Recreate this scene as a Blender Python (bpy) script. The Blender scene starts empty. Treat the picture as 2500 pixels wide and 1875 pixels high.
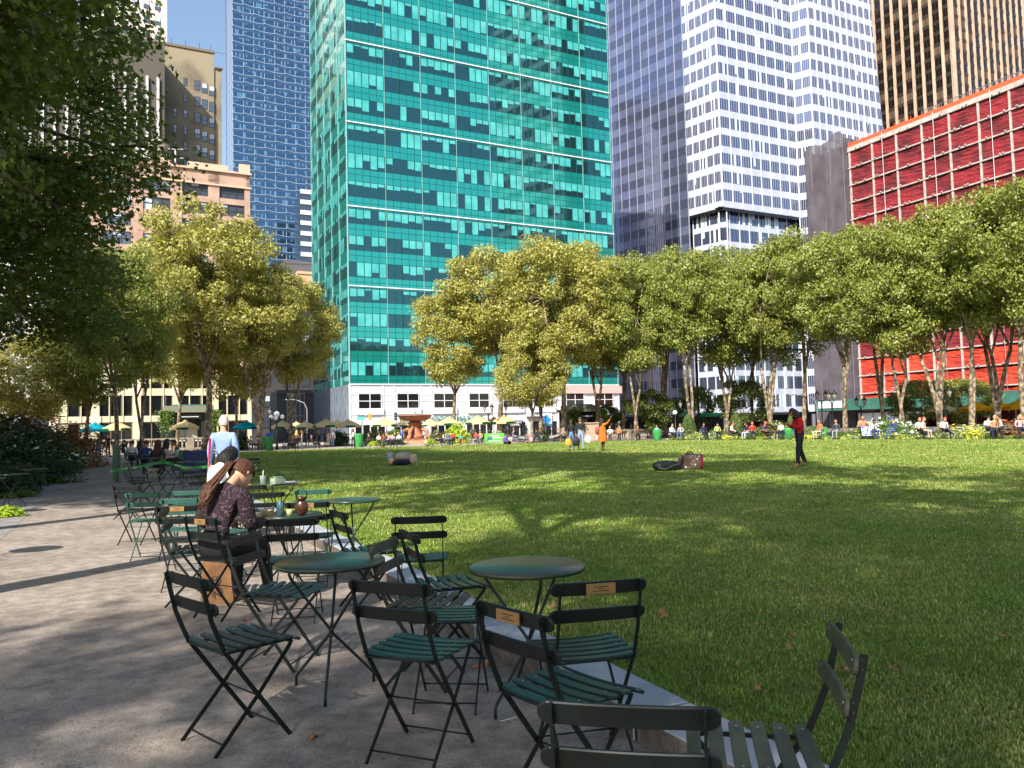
import bpy, bmesh, math, random
import numpy as np
from mathutils import Vector, Matrix, Quaternion
R = math.radians
C = bpy.context.scene.collection
SC = bpy.context.scene
random.seed(7)
# ------------------------------------------------------------ camera, sky, sun, exposure
EYE = Vector((0, 0, 1.42)); FOC = 1921.0
PITCH = math.atan(108.5 / FOC); ROLL = 0.025
Fw = Vector((0, math.cos(PITCH), math.sin(PITCH)))
_r0 = Vector((1, 0, 0)); _u0 = Vector((0, -math.sin(PITCH), math.cos(PITCH)))
Rt = _r0 * math.cos(ROLL) - _u0 * math.sin(ROLL)
Up = _u0 * math.cos(ROLL) + _r0 * math.sin(ROLL)
cd = bpy.data.cameras.new('camera'); cam = bpy.data.objects.new('camera', cd); C.objects.link(cam)
cd.sensor_width = 36; cd.lens = 36 * FOC / 2500; cd.clip_start = 0.05; cd.clip_end = 3000
m = Matrix((Rt, Up, -Fw)).transposed().to_4x4(); m.translation = EYE; cam.matrix_world = m
SC.camera = cam
SUN_AZ = (-0.40, -0.917)      # horizontal direction towards the sun
SUN_EL = 39
w = bpy.data.worlds.new('World'); SC.world = w; w.use_nodes = True
nt = w.node_tree; bg = nt.nodes['Background']
sky = nt.nodes.new('ShaderNodeTexSky'); sky.sky_type = 'NISHITA'; sky.sun_disc = False
sky.sun_elevation = R(SUN_EL); sky.sun_rotation = math.atan2(SUN_AZ[0], SUN_AZ[1])
sky.air_density = 1.2; sky.dust_density = 1.2; sky.ozone_density = 1.0
nt.links.new(sky.outputs[0], bg.inputs[0]); bg.inputs[1].default_value = 0.125
sd = bpy.data.lights.new('sun', 'SUN'); sd.energy = 4.4; sd.angle = R(0.55); sd.color = (1, 0.95, 0.86)
so = bpy.data.objects.new('sun', sd); C.objects.link(so)
to_sun = Vector((SUN_AZ[0] * math.cos(R(SUN_EL)), SUN_AZ[1] * math.cos(R(SUN_EL)), math.sin(R(SUN_EL))))
so.rotation_euler = to_sun.to_track_quat('Z', 'Y').to_euler(); so.location = (-20, -40, 60)
SC.view_settings.view_transform = 'Standard'; SC.view_settings.look = 'None'
SC.view_settings.exposure = 0.85; SC.view_settings.gamma = 1
SC.cycles.max_bounces = 6; SC.cycles.diffuse_bounces = 3; SC.cycles.glossy_bounces = 3
SC.cycles.transparent_max_bounces = 8; SC.cycles.transmission_bounces = 3
SC.cycles.caustics_reflective = False; SC.cycles.caustics_refractive = False
# ------------------------------------------------------------ pixel of the photo -> point of the place
def ray(u, v): return Fw * FOC + Rt * (u - 1250) + Up * (937.5 - v)
def G(u, v, z=0.0):
    d = ray(u, v); return EYE + d * ((z - EYE.z) / d.z)
def W(u, v, Y):
    d = ray(u, v); return EYE + d * (Y / d.y)
def gx(u, Y):            # ground point at depth Y seen in column u (near the horizon)
    v = 1046 - .025 * (u - 1250); p = W(u, v, Y); return Vector((p.x, p.y, 0))
TH = R(27)
A2 = Vector((-math.sin(TH), math.cos(TH))); B2 = Vector((math.cos(TH), math.sin(TH)))   # the street grid: away, and to the right
K0 = Vector((0.52, 4.43))
def grid(p, s, z=0.0):
    q = K0 + B2 * p + A2 * s; return Vector((q.x, q.y, z))
def hit(u, o, d):        # 2D: where column u meets the line o + t d
    r = ray(u, 1046 - .025 * (u - 1250)); k = r.x / r.y
    return (k * o[1] - o[0]) / (d[0] - k * d[1])
# ------------------------------------------------------------ materials
def srgb(r, g, b):
    f = lambda c: (c / 255 / 12.92) if c <= 10.3 else ((c / 255 + .055) / 1.055) ** 2.4
    return (f(r), f(g), f(b))
MATS = {}
def mat(name, col, rough=.6, metal=0, col2=None, scale=4, bump=0, bscale=None, spec=.5, emit=0, trans=0, coat=0, detail=4, thr=(.35, .65), coords='Object', alpha=None):
    if name in MATS: return MATS[name]
    m = bpy.data.materials.new(name); m.use_nodes = True; n = m.node_tree; b = n.nodes['Principled BSDF']
    b.inputs['Base Color'].default_value = (*col, 1); b.inputs['Roughness'].default_value = rough
    b.inputs['Metallic'].default_value = metal; b.inputs['Specular IOR Level'].default_value = spec
    if coat: b.inputs['Coat Weight'].default_value = coat; b.inputs['Coat Roughness'].default_value = .05
    if alpha is not None: b.inputs['Alpha'].default_value = alpha
    tc = n.nodes.new('ShaderNodeTexCoord')
    if col2:
        nz = n.nodes.new('ShaderNodeTexNoise'); nz.inputs['Scale'].default_value = scale; nz.inputs['Detail'].default_value = detail
        cr = n.nodes.new('ShaderNodeValToRGB'); cr.color_ramp.elements[0].position = thr[0]; cr.color_ramp.elements[1].position = thr[1]
        cr.color_ramp.elements[0].color = (*col, 1); cr.color_ramp.elements[1].color = (*col2, 1)
        n.links.new(tc.outputs[coords], nz.inputs['Vector']); n.links.new(nz.outputs['Fac'], cr.inputs[0]); n.links.new(cr.outputs[0], b.inputs['Base Color'])
    if bump:
        nb = n.nodes.new('ShaderNodeTexNoise'); nb.inputs['Scale'].default_value = bscale or scale * 3; nb.inputs['Detail'].default_value = 3
        bm_ = n.nodes.new('ShaderNodeBump'); bm_.inputs['Strength'].default_value = bump; bm_.inputs['Distance'].default_value = .05
        n.links.new(tc.outputs[coords], nb.inputs['Vector']); n.links.new(nb.outputs['Fac'], bm_.inputs['Height']); n.links.new(bm_.outputs[0], b.inputs['Normal'])
    MATS[name] = m; return m
def leafmat(name, c1, c2, c3, trans=.35):
    m = bpy.data.materials.new(name); m.use_nodes = True; n = m.node_tree; n.nodes.remove(n.nodes['Principled BSDF'])
    out = n.nodes['Material Output']; tc = n.nodes.new('ShaderNodeTexCoord')
    nz = n.nodes.new('ShaderNodeTexNoise'); nz.inputs['Scale'].default_value = 2.2; nz.inputs['Detail'].default_value = 6; nz.inputs['Roughness'].default_value = .75
    n.links.new(tc.outputs['Object'], nz.inputs['Vector'])
    cr = n.nodes.new('ShaderNodeValToRGB'); e = cr.color_ramp.elements
    e[0].position = .33; e[0].color = (*c1, 1); e[1].position = .68; e[1].color = (*c3, 1); k = e.new(.5); k.color = (*c2, 1)
    n.links.new(nz.outputs['Fac'], cr.inputs[0])
    d = n.nodes.new('ShaderNodeBsdfDiffuse'); t = n.nodes.new('ShaderNodeBsdfTranslucent'); g = n.nodes.new('ShaderNodeBsdfGlossy'); g.inputs['Roughness'].default_value = .5
    n.links.new(cr.outputs[0], d.inputs[0]); n.links.new(cr.outputs[0], t.inputs[0])
    a = n.nodes.new('ShaderNodeMixShader'); a.inputs[0].default_value = trans; n.links.new(d.outputs[0], a.inputs[1]); n.links.new(t.outputs[0], a.inputs[2])
    b = n.nodes.new('ShaderNodeMixShader'); b.inputs[0].default_value = .05; n.links.new(a.outputs[0], b.inputs[1]); n.links.new(g.outputs[0], b.inputs[2])
    n.links.new(b.outputs[0], out.inputs[0]); MATS[name] = m; return m
# ------------------------------------------------------------ mesh building
class MB:
    def __init__(s, M=None): s.v = []; s.f = []; s.mi = []; s.M = M; s.mat = 0; s.sm = []
    def add(s, vs, fs, smooth=False):
        o = len(s.v)
        for p in vs:
            p = Vector(p)
            s.v.append(s.M(p) if callable(s.M) else (s.M @ p if s.M else p))
        for f in fs: s.f.append([i + o for i in f]); s.mi.append(s.mat); s.sm.append(smooth)
    def quad(s, a, b, c, d): s.add([a, b, c, d], [(0, 1, 2, 3)])
    def box(s, x0, x1, y0, y1, z0, z1):
        s.add([(x0, y0, z0), (x1, y0, z0), (x1, y1, z0), (x0, y1, z0), (x0, y0, z1), (x1, y0, z1), (x1, y1, z1), (x0, y1, z1)],
              [(0, 3, 2, 1), (4, 5, 6, 7), (0, 1, 5, 4), (1, 2, 6, 5), (2, 3, 7, 6), (3, 0, 4, 7)])
    def tube(s, pts, rad, n=6, caps=True, flat=1.0):
        pts = [Vector(p) for p in pts]
        if not hasattr(rad, '__len__'): rad = [rad] * len(pts)
        vs = []; fs = []; prev = None
        for i, p in enumerate(pts):
            t = (pts[min(i + 1, len(pts) - 1)] - pts[max(i - 1, 0)])
            if t.length < 1e-9: t = Vector((0, 0, 1))
            t.normalize()
            if prev is None:
                a = Vector((0, 0, 1)) if abs(t.z) < .9 else Vector((1, 0, 0)); x = t.cross(a).normalized()
            else:
                x = (prev - t * prev.dot(t)); x = x.normalized() if x.length > 1e-6 else t.orthogonal().normalized()
            prev = x; y = t.cross(x)
            for k in range(n):
                an = 2 * math.pi * k / n; vs.append(p + x * math.cos(an) * rad[i] + y * math.sin(an) * rad[i] * flat)
        for i in range(len(pts) - 1):
            for k in range(n): fs.append((i * n + k, i * n + (k + 1) % n, (i + 1) * n + (k + 1) % n, (i + 1) * n + k))
        if caps: fs.append(tuple(range(n))[::-1]); fs.append(tuple(range((len(pts) - 1) * n, len(pts) * n)))
        s.add(vs, fs, True)
    def lathe(s, prof, c=(0, 0, 0), n=24, smooth=True, cap=True):
        vs = []; fs = []
        for r, z in prof:
            for k in range(n):
                a = 2 * math.pi * k / n; vs.append((c[0] + r * math.cos(a), c[1] + r * math.sin(a), c[2] + z))
        for i in range(len(prof) - 1):
            for k in range(n): fs.append((i * n + k, i * n + (k + 1) % n, (i + 1) * n + (k + 1) % n, (i + 1) * n + k))
        if cap:
            fs.append(tuple(range(n))[::-1]); fs.append(tuple(range((len(prof) - 1) * n, len(prof) * n)))
        s.add(vs, fs, smooth)
    def ball(s, c, rx, ry=None, rz=None, n=12, m=8):
        ry = ry or rx; rz = rz or rx; vs = []; fs = []
        for i in range(m + 1):
            t = math.pi * i / m
            for k in range(n):
                a = 2 * math.pi * k / n; vs.append((c[0] + rx * math.sin(t) * math.cos(a), c[1] + ry * math.sin(t) * math.sin(a), c[2] - rz * math.cos(t)))
        for i in range(m):
            for k in range(n): fs.append((i * n + k, i * n + (k + 1) % n, (i + 1) * n + (k + 1) % n, (i + 1) * n + k))
        s.add(vs, fs, True)
    def mesh(s, name, mats):
        me = bpy.data.meshes.new(name); me.from_pydata([tuple(v) for v in s.v], [], s.f)
        for x in (mats if isinstance(mats, (list, tuple)) else [mats]): me.materials.append(x)
        me.polygons.foreach_set('material_index', s.mi); me.polygons.foreach_set('use_smooth', s.sm); me.update(); return me
    def build(s, name, mats, parent=None, bevel=0):
        me = s.mesh(name, mats)
        if bevel:
            bm = bmesh.new(); bm.from_mesh(me)
            bmesh.ops.bevel(bm, geom=[e for e in bm.edges if len(e.link_faces) == 2 and e.calc_face_angle(0) > .5], offset=bevel, segments=1, affect='EDGES')
            bm.to_mesh(me); bm.free()
        return link(name, me, parent)
def link(name, me, parent=None):
    o = bpy.data.objects.new(name, me); C.objects.link(o)
    if parent: o.parent = parent
    return o
def tag(o, label=None, cat=None, group=None, kind=None):
    if label: o['label'] = label
    if cat: o['category'] = cat
    if group: o['group'] = group
    if kind: o['kind'] = kind
    return o
def thing(name, label, cat, loc=(0, 0, 0), rz=0, group=None, scale=1):
    o = bpy.data.objects.new(name, None); C.objects.link(o); o.location = loc; o.rotation_euler = (0, 0, rz); o.scale = (scale,) * 3
    o.empty_display_size = .1
    return tag(o, label, cat, group)
def kids(o): return [c for c in C.objects if c.parent == o]
CH = {}
def dup(proto, tree, loc, rz, label, group=None, scale=1, name=None, cat=None):
    r = proto.copy(); C.objects.link(r); r.location = loc; r.rotation_euler = (0, 0, rz); r.scale = (scale,) * 3 if not hasattr(scale, '__len__') else scale; r['label'] = label
    if group: r['group'] = group
    if cat: r['category'] = cat
    for ch, gs in tree:
        c = ch.copy(); C.objects.link(c); c.parent = r
        for g in gs: d = g.copy(); C.objects.link(d); d.parent = c
    return r
def tree_of(o): return [(c, kids(c)) for c in kids(o)]
def fastmesh(name, verts, faces_flat, nper, mats, mi=None, smooth=False):
    me = bpy.data.meshes.new(name); nv = len(verts); nf = len(faces_flat) // nper
    me.vertices.add(nv); me.vertices.foreach_set('co', np.asarray(verts, dtype=np.float32).ravel())
    me.loops.add(nf * nper); me.loops.foreach_set('vertex_index', np.asarray(faces_flat, dtype=np.int32))
    me.polygons.add(nf); me.polygons.foreach_set('loop_start', np.arange(0, nf * nper, nper, dtype=np.int32))
    for x in mats: me.materials.append(x)
    if mi is not None: me.polygons.foreach_set('material_index', np.asarray(mi, dtype=np.int32))
    me.update(calc_edges=True); return me
# ------------------------------------------------------------ ground, lawn, kerb, plaza
M_gravel = mat('gravel', srgb(136, 125, 117), .95, col2=srgb(172, 158, 146), scale=7, bump=.25, bscale=90, detail=12)
n = M_gravel.node_tree
def gravelize(m):
    n = m.node_tree; b = n.nodes['Principled BSDF']; tc = [x for x in n.nodes if x.type == 'TEX_COORD'][0]
    old = b.inputs['Base Color'].links[0].from_socket
    vo = n.nodes.new('ShaderNodeTexVoronoi'); vo.inputs['Scale'].default_value = 85; n.links.new(tc.outputs['Object'], vo.inputs['Vector'])
    mx = n.nodes.new('ShaderNodeMix'); mx.data_type = 'RGBA'; mx.blend_type = 'MULTIPLY'; mx.inputs['Factor'].default_value = .5
    cr = n.nodes.new('ShaderNodeValToRGB'); cr.color_ramp.elements[0].color = (.45, .45, .45, 1); cr.color_ramp.elements[1].color = (1.5, 1.47, 1.4, 1)
    n.links.new(vo.outputs['Color'], cr.inputs[0]); n.links.new(old, mx.inputs[6]); n.links.new(cr.outputs[0], mx.inputs[7])
    n2 = n.nodes.new('ShaderNodeTexNoise'); n2.inputs['Scale'].default_value = .9; n2.inputs['Detail'].default_value = 5; n.links.new(tc.outputs['Object'], n2.inputs['Vector'])
    m2 = n.nodes.new('ShaderNodeMix'); m2.data_type = 'RGBA'; m2.blend_type = 'MULTIPLY'; m2.inputs['Factor'].default_value = .6
    c2 = n.nodes.new('ShaderNodeValToRGB'); c2.color_ramp.elements[0].position = .35; c2.color_ramp.elements[0].color = (.62, .58, .55, 1); c2.color_ramp.elements[1].position = .6; c2.color_ramp.elements[1].color = (1.1, 1.1, 1.1, 1)
    n.links.new(n2.outputs['Fac'], c2.inputs[0]); n.links.new(mx.outputs[2], m2.inputs[6]); n.links.new(c2.outputs[0], m2.inputs[7]); n.links.new(m2.outputs[2], b.inputs['Base Color'])
gravelize(M_gravel)
g = MB(); g.quad((-900, -300, -.02), (900, -300, -.02), (900, 1500, -.02), (-900, 1500, -.02))
tag(g.build('ground', mat('far_paving', srgb(105, 100, 98), .9, col2=srgb(125, 120, 116), scale=.5)), kind='structure')
# gravel promenade (undulating a little near the camera)
ys = [-12, -4, 0, 2, 3, 4, 5, 6, 8, 10, 13, 17, 22, 30, 40, 52, 66]
def strip(name, m, p0, p1, z, kind='structure', s0=-20, s1=70, dz=0, n=30, pn=8):
    mb = MB(); vs = []; fs = []
    for i in range(n + 1):
        for j in range(pn + 1):
            q = grid(p0 + (p1 - p0) * j / pn, s0 + (s1 - s0) * i / n, z); vs.append(q)
    for i in range(n):
        for j in range(pn): a = i * (pn + 1) + j; fs.append((a, a + 1, a + pn + 2, a + pn + 1))
    mb.add(vs, fs); o = mb.build(name, m); return tag(o, kind=kind)
strip('gravel_path', M_gravel, -30, 12, 0, s0=-30, s1=60)
strip('paved_path', mat('path_edge', srgb(150, 146, 142), .9, col2=srgb(128, 124, 120), scale=3, bump=.2), -4.9, -3.9, .004, s1=62)
# lawn
inner = [G(1845, 1788, .12), G(1666, 1707, .12), G(1463, 1605, .12), G(1249, 1508, .12), G(1018, 1389, .12), G(814, 1299, .12)]
near = [Vector((K0.x - A2.x * 9, K0.y - A2.y * 9, .12))] + inner + [Vector((*(Vector(inner[-1][:2]) + A2 * t), .12)) for t in (10, 25, 40)]
far = [G(603, 1103, .12), G(826, 1096, .12), G(1100, 1088, .12), G(1350, 1081, .12), G(1500, 1077.5, .12), G(1650, 1075.5, .12), G(2000, 1073.5, .12), G(2500, 1073, .12)]
far.append(far[-1] - Vector((*A2, 0)) * 60)
lawn_poly = near + far
def lawnmat():
    m = bpy.data.materials.new('lawn_grass'); m.use_nodes = True; n = m.node_tree; b = n.nodes['Principled BSDF']
    b.inputs['Roughness'].default_value = .85; b.inputs['Specular IOR Level'].default_value = .15
    tc = n.nodes.new('ShaderNodeTexCoord')
    def noise(s, d=6, r=.6):
        x = n.nodes.new('ShaderNodeTexNoise'); x.inputs['Scale'].default_value = s; x.inputs['Detail'].default_value = d; x.inputs['Roughness'].default_value = r
        n.links.new(tc.outputs['Object'], x.inputs['Vector']); return x
    a = noise(34, 8, .8); c = n.nodes.new('ShaderNodeValToRGB'); e = c.color_ramp.elements
    e[0].position = .3; e[0].color = (*srgb(78, 104, 32), 1); e[1].position = .7; e[1].color = (*srgb(168, 186, 76), 1)
    n.links.new(a.outputs['Fac'], c.inputs[0])
    p = noise(.55, 5, .65); c2 = n.nodes.new('ShaderNodeValToRGB'); c2.color_ramp.elements[0].position = .35; c2.color_ramp.elements[0].color = (.86, .98, .8, 1); c2.color_ramp.elements[1].position = .68; c2.color_ramp.elements[1].color = (1.22, 1.1, 1.05, 1)
    n.links.new(p.outputs['Fac'], c2.inputs[0])
    mx = n.nodes.new('ShaderNodeMix'); mx.data_type = 'RGBA'; mx.blend_type = 'MULTIPLY'; mx.inputs['Factor'].default_value = 1
    n.links.new(c.outputs[0], mx.inputs[6]); n.links.new(c2.outputs[0], mx.inputs[7]); n.links.new(mx.outputs[2], b.inputs['Base Color'])
    bp = n.nodes.new('ShaderNodeBump'); bp.inputs['Strength'].default_value = .8; bp.inputs['Distance'].default_value = .05; n.links.new(a.outputs['Fac'], bp.inputs['Height']); n.links.new(bp.outputs[0], b.inputs['Normal'])
    return m
M_lawn = lawnmat()
mb = MB(); mb.add([tuple(p) for p in lawn_poly], [tuple(range(len(lawn_poly)))[::-1]])
mb.add([(p.x, p.y, q) for p in lawn_poly for q in (.12, -.01)], [(2 * i, 2 * ((i + 1) % len(lawn_poly)), 2 * ((i + 1) % len(lawn_poly)) + 1, 2 * i + 1) for i in range(len(lawn_poly))])
lawn = tag(mb.build('lawn', M_lawn), kind='structure')
# kerb slabs along the lawn
M_slab = mat('bluestone', srgb(150, 154, 162), .75, col2=srgb(176, 180, 186), scale=2.5, bump=.12, bscale=40, detail=6)
M_slabside = mat('kerb_side', srgb(92, 84, 78), .9, col2=srgb(120, 110, 102), scale=12, bump=.5, bscale=30)
kl = near[:-2]
def along(poly, step):
    out = [poly[0]]; carry = 0
    for a, b in zip(poly, poly[1:]):
        L = (b - a).length; d = step - carry
        while d < L: out.append(a.lerp(b, d / L)); d += step
        carry = (L - (d - step))
    return out
kp = along(kl, .92)
for i, (a, b) in enumerate(zip(kp, kp[1:])):
    d = (b - a).normalized(); nrm = Vector((-d.y, d.x, 0))
    g_ = .004; wd = .31; a2 = a + d * g_; b2 = b - d * g_; jit = random.uniform(-.004, .004)
    z1 = .126 + jit; mb = MB()
    mb.add([a2, b2, b2 + nrm * wd, a2 + nrm * wd] and [(q.x, q.y, z) for z in (-.03, z1) for q in (a2, b2, b2 + nrm * wd, a2 + nrm * wd)],
           [(0, 3, 2, 1), (0, 1, 5, 4), (1, 2, 6, 5), (2, 3, 7, 6), (3, 0, 4, 7)])
    mb.mat = 1; mb.f = [(4, 5, 6, 7)] + mb.f; mb.mi = [0] + [1] * 5; mb.sm = [False] * 6
    o = mb.build('lawn_kerb', [M_slab, M_slabside], bevel=.006); tag(o, kind='structure')
# west plaza beyond the lawn, with two shallow steps up to the terrace
M_plaza = mat('plaza_paving', srgb(186, 168, 156), .9, col2=srgb(165, 150, 140), scale=1.2, bump=.1)
wl = G(603, 1103, 0); 
def slab(name, m, s0, s1, p0, p1, z, kind='structure'):
    mb = MB(); q = [grid(p, s, 0) for p, s in ((p0, s0), (p1, s0), (p1, s1), (p0, s1))]
    mb.add([(a.x, a.y, zz) for zz in (-.015, z) for a in q], [(4, 5, 6, 7), (0, 1, 5, 4), (1, 2, 6, 5), (2, 3, 7, 6), (3, 0, 4, 7)]); return tag(mb.build(name, m), kind=kind)
_s = (Vector((wl.x, wl.y)) - K0).dot(A2)
print('west edge s', _s, [((Vector(p[:2]) - K0).dot(B2), (Vector(p[:2]) - K0).dot(A2)) for p in far[:-1]])
slab('plaza', M_plaza, _s - 3, _s + 70, -24, 75, .008)
slab('terrace', mat('terrace_paving', srgb(140, 134, 130), .9, col2=srgb(120, 115, 112), scale=1), _s + 14, _s + 52, -40, 6, .17)
slab('street', mat('asphalt', srgb(72, 72, 75), .9, col2=srgb(84, 84, 86), scale=2), _s + 52.4, _s + 66, -200, 300, .012)
# grass blades
rs = np.random.RandomState(3)
def blades(n, name, mats):
    # sample roughly evenly in the picture, in the lawn area
    poly = np.array([(p.x, p.y) for p in lawn_poly]); out = []
    def inside(x, y):
        c = np.zeros(len(x), bool); j = len(poly) - 1
        for i in range(len(poly)):
            xi, yi = poly[i]; xj, yj = poly[j]
            t = ((yi > y) != (yj > y)) & (x < (xj - xi) * (y - yi) / (yj - yi + 1e-12) + xi); c ^= t; j = i
        return c
    Y = 1.9 + 66 * rs.rand(n * 3) ** 3.0; X = Y * (rs.rand(n * 3) * 1.5 - .72)
    k = inside(X, Y); X = X[k][:n]; Y = Y[k][:n]; N = len(X)
    h = (.015 + .016 * rs.rand(N)) * (1 + Y * .03); wd = (.0010 + .0009 * rs.rand(N)) * (1 + Y * .26)
    a = rs.rand(N) * 6.283; lean = rs.rand(N) * .9
    dx = np.cos(a); dy = np.sin(a); b = a + 1.57
    wx = np.cos(b) * wd; wy = np.sin(b) * wd
    V = np.zeros((N, 5, 3)); z0 = .118
    V[:, 0] = np.c_[X - wx, Y - wy, np.full(N, z0)]; V[:, 1] = np.c_[X + wx, Y + wy, np.full(N, z0)]
    mx = X + dx * lean * h * .4; my = Y + dy * lean * h * .4
    V[:, 2] = np.c_[mx + wx * .8, my + wy * .8, z0 + h * .6]; V[:, 3] = np.c_[mx - wx * .8, my - wy * .8, z0 + h * .6]
    V[:, 4] = np.c_[X + dx * lean * h * 1.1, Y + dy * lean * h * 1.1, z0 + h * (1 - .35 * lean)]
    base = (np.arange(N) * 5)[:, None]
    F = np.concatenate([base + np.array([[0, 1, 2]]), base + np.array([[0, 2, 3]]), base + np.array([[3, 2, 4]])], 1).ravel()
    pt = np.sin(X * 1.1 + 2 * np.sin(Y * .7)) * np.sin(Y * .9 + 1.7 * np.sin(X * .8)) + .5 * np.sin(X * 3.1 + Y * 2.3); q = rs.rand(N) + .16 * pt; mi = np.repeat(np.where(q < .42, 0, np.where(q < .84, 1, 2)), 3)
    return tag(link(name, fastmesh(name, V.reshape(-1, 3), F, 3, mats, mi)), 'short mown green grass of the big lawn', 'grass', kind='stuff')
def gm(nm, c): return leafmat(nm, [x * .75 for x in c], c, [min(1, x * 1.25) for x in c], .3)
blades(520000, 'grass_blades', [gm('blade_a', srgb(108, 134, 50)), gm('blade_b', srgb(146, 166, 70)), gm('blade_c', srgb(196, 184, 120))])
# loose grit on the path near the camera
N = 16000; Y = 1.9 + 14 * rs.rand(N) ** 2.2; X = Y * (rs.rand(N) * 1.3 - .75); p = (X - K0.x) * B2.x + (Y - K0.y) * B2.y
k = (p < -.33) & (p > -6); X = X[k]; Y = Y[k]; N = len(X); sz = (.0015 + .0035 * rs.rand(N) ** 3) * (1 + Y * .05)
oct_ = np.array([(1, 0, 0), (-1, 0, 0), (0, 1, 0), (0, -1, 0), (0, 0, 1)]); V = np.stack([X, Y, np.full(N, .001)], 1)[:, None] + oct_[None] * sz[:, None, None] * (0.6 + .8 * rs.rand(N, 5, 1))
F = (np.arange(N) * 5)[:, None] + np.array([[0, 2, 4, 2, 1, 4, 1, 3, 4, 3, 0, 4]])
gr = fastmesh('grit', V.reshape(-1, 3), F.ravel(), 3, [mat('grit_a', srgb(165, 158, 150), .9), mat('grit_b', srgb(105, 98, 92), .9)], np.repeat(rs.choice(2, N), 4))
tag(link('loose_grit', gr), 'loose grit scattered over the gravel promenade', 'gravel', kind='stuff')
# ------------------------------------------------------------ buildings
def frame(o2, d2, z0=0):     # local (x along d, y outward normal to the right of d ... towards the viewer, z up) -> world
    d = Vector((d2[0], d2[1])).normalized(); nrm = Vector((d.y, -d.x))
    return lambda p: Vector((o2[0] + d.x * p.x + nrm.x * p.y, o2[1] + d.y * p.x + nrm.y * p.y, z0 + p.z))
def seg(o2, p2): d = Vector(p2[:2]) - Vector(o2[:2]); return d, d.length
class Building:
    def __init__(s, name, label, loc):
        s.root = thing(name, label, 'building', loc=loc); s.wins = []; s.off = Vector(loc)
    def M(s, f): return lambda p: f(p) - s.off
    def part(s, name, mb, mats): return mb.build(name, mats, s.root)
    def add_window(s, mb): s.wins.append(mb)
    def flush(s, mats, name='window', limit=100):
        for w_ in s.wins[:limit]: w_.build(name, mats, s.root)
        if s.wins[limit:]:
            al = MB()
            for w_ in s.wins[limit:]:
                o = len(al.v); al.v += w_.v; al.f += [[i + o for i in f] for f in w_.f]; al.mi += w_.mi; al.sm += w_.sm
            tag(al.build(name, mats, s.root), kind='stuff')
        s.wins = []
def glass(name, col, rough=.04, spec=.9, **k): return mat(name, col, rough, spec=spec, **k)
def wobble(m, scale, strength):   # slightly wavy panes bend what they mirror
    n = m.node_tree; b = n.nodes['Principled BSDF']; tc = [x for x in n.nodes if x.type == 'TEX_COORD'][0]
    z = n.nodes.new('ShaderNodeTexNoise'); z.inputs['Scale'].default_value = scale; z.inputs['Detail'].default_value = 1
    bp = n.nodes.new('ShaderNodeBump'); bp.inputs['Strength'].default_value = strength; bp.inputs['Distance'].default_value = .1
    n.links.new(tc.outputs['Object'], z.inputs['Vector']); n.links.new(z.outputs['Fac'], bp.inputs['Height']); n.links.new(bp.outputs[0], b.inputs['Normal'])
    return m
Z = lambda u, v, Y: W(u, v, Y).z
M_white = mat('white_mullion', srgb(225, 225, 228), .5)
M_dkint = glass('dark_glass', (.008, .010, .013), .04, .6)
M_stone = mat('pale_panel', srgb(226, 226, 230), .5)
rr = random.Random(5)
def window(b, f, x0, x1, z0, z1, panes, blind=.5, y=.02, fr=.06, kind=0, drop=None):
    """one window bay: glass (0), blind behind it (1), frame (2)"""
    w_ = MB(b.M(f)); w_.mat = 0; w_.quad((x0, y, z0), (x1, y, z0), (x1, y, z1), (x0, y, z1))
    pw = (x1 - x0) / panes; d = rr.choice([.25, .6, 1.0]) if drop is None else drop
    for i in range(panes):
        if rr.random() < blind:
            h = (z1 - z0) * min(1, max(.1, d + rr.uniform(-.06, .06) if rr.random() < .75 else rr.random())); w_.mat = 1
            w_.quad((x0 + pw * i + .05, y + .015, z1 - h), (x0 + pw * (i + 1) - .05, y + .015, z1 - h), (x0 + pw * (i + 1) - .05, y + .015, z1), (x0 + pw * i + .05, y + .015, z1))
    w_.mat = 2
    for i in range(panes + 1):
        x = x0 + pw * i; w_.box(x - fr / 2, x + fr / 2, y, y + .07, z0, z1)
    if kind == 1:
        zm = (z0 + z1) / 2; w_.box(x0, x1, y, y + .06, zm - fr / 2, zm + fr / 2)
    b.add_window(w_)

# ---- teal curtain-wall tower on the avenue
Yc = 120; c0 = W(855, 1000, Yc); c0 = Vector((c0.x, c0.y))
zs = [Z(855, v, Yc) for v in (938, 697, 502, 296, 97)]; zs += [zs[-1] + (zs[-1] - zs[-2]) * k for k in (1, 2, 3)]
rows = []
for i, k in enumerate([4, 3, 3, 3, 3, 3, 3]):
    for j in range(k): rows.append((zs[i] + (zs[i + 1] - zs[i]) * j / k, zs[i] + (zs[i + 1] - zs[i]) * (j + 1) / k))
teal = Building('teal_office_tower', 'tall teal glass office tower with white grid lines behind the fountain', (c0.x, c0.y, 0))
M_teal = wobble(mat('teal_panel', srgb(30, 158, 150), .06, metal=.5, spec=.6, coat=.5), .5, .06)
M_tealblind = mat('teal_blind', srgb(84, 184, 182), .12, col2=srgb(60, 160, 158), scale=.6, spec=.6)
M_tealglass = wobble(mat('teal_glass', (.035, .12, .14), .03, metal=.75), .35, .02)
M_tealml = mat('teal_mullion', srgb(128, 172, 168), .4)
M_tealdark = mat('teal_line', srgb(20, 82, 76), .4)
ztop = rows[-1][1]
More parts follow.
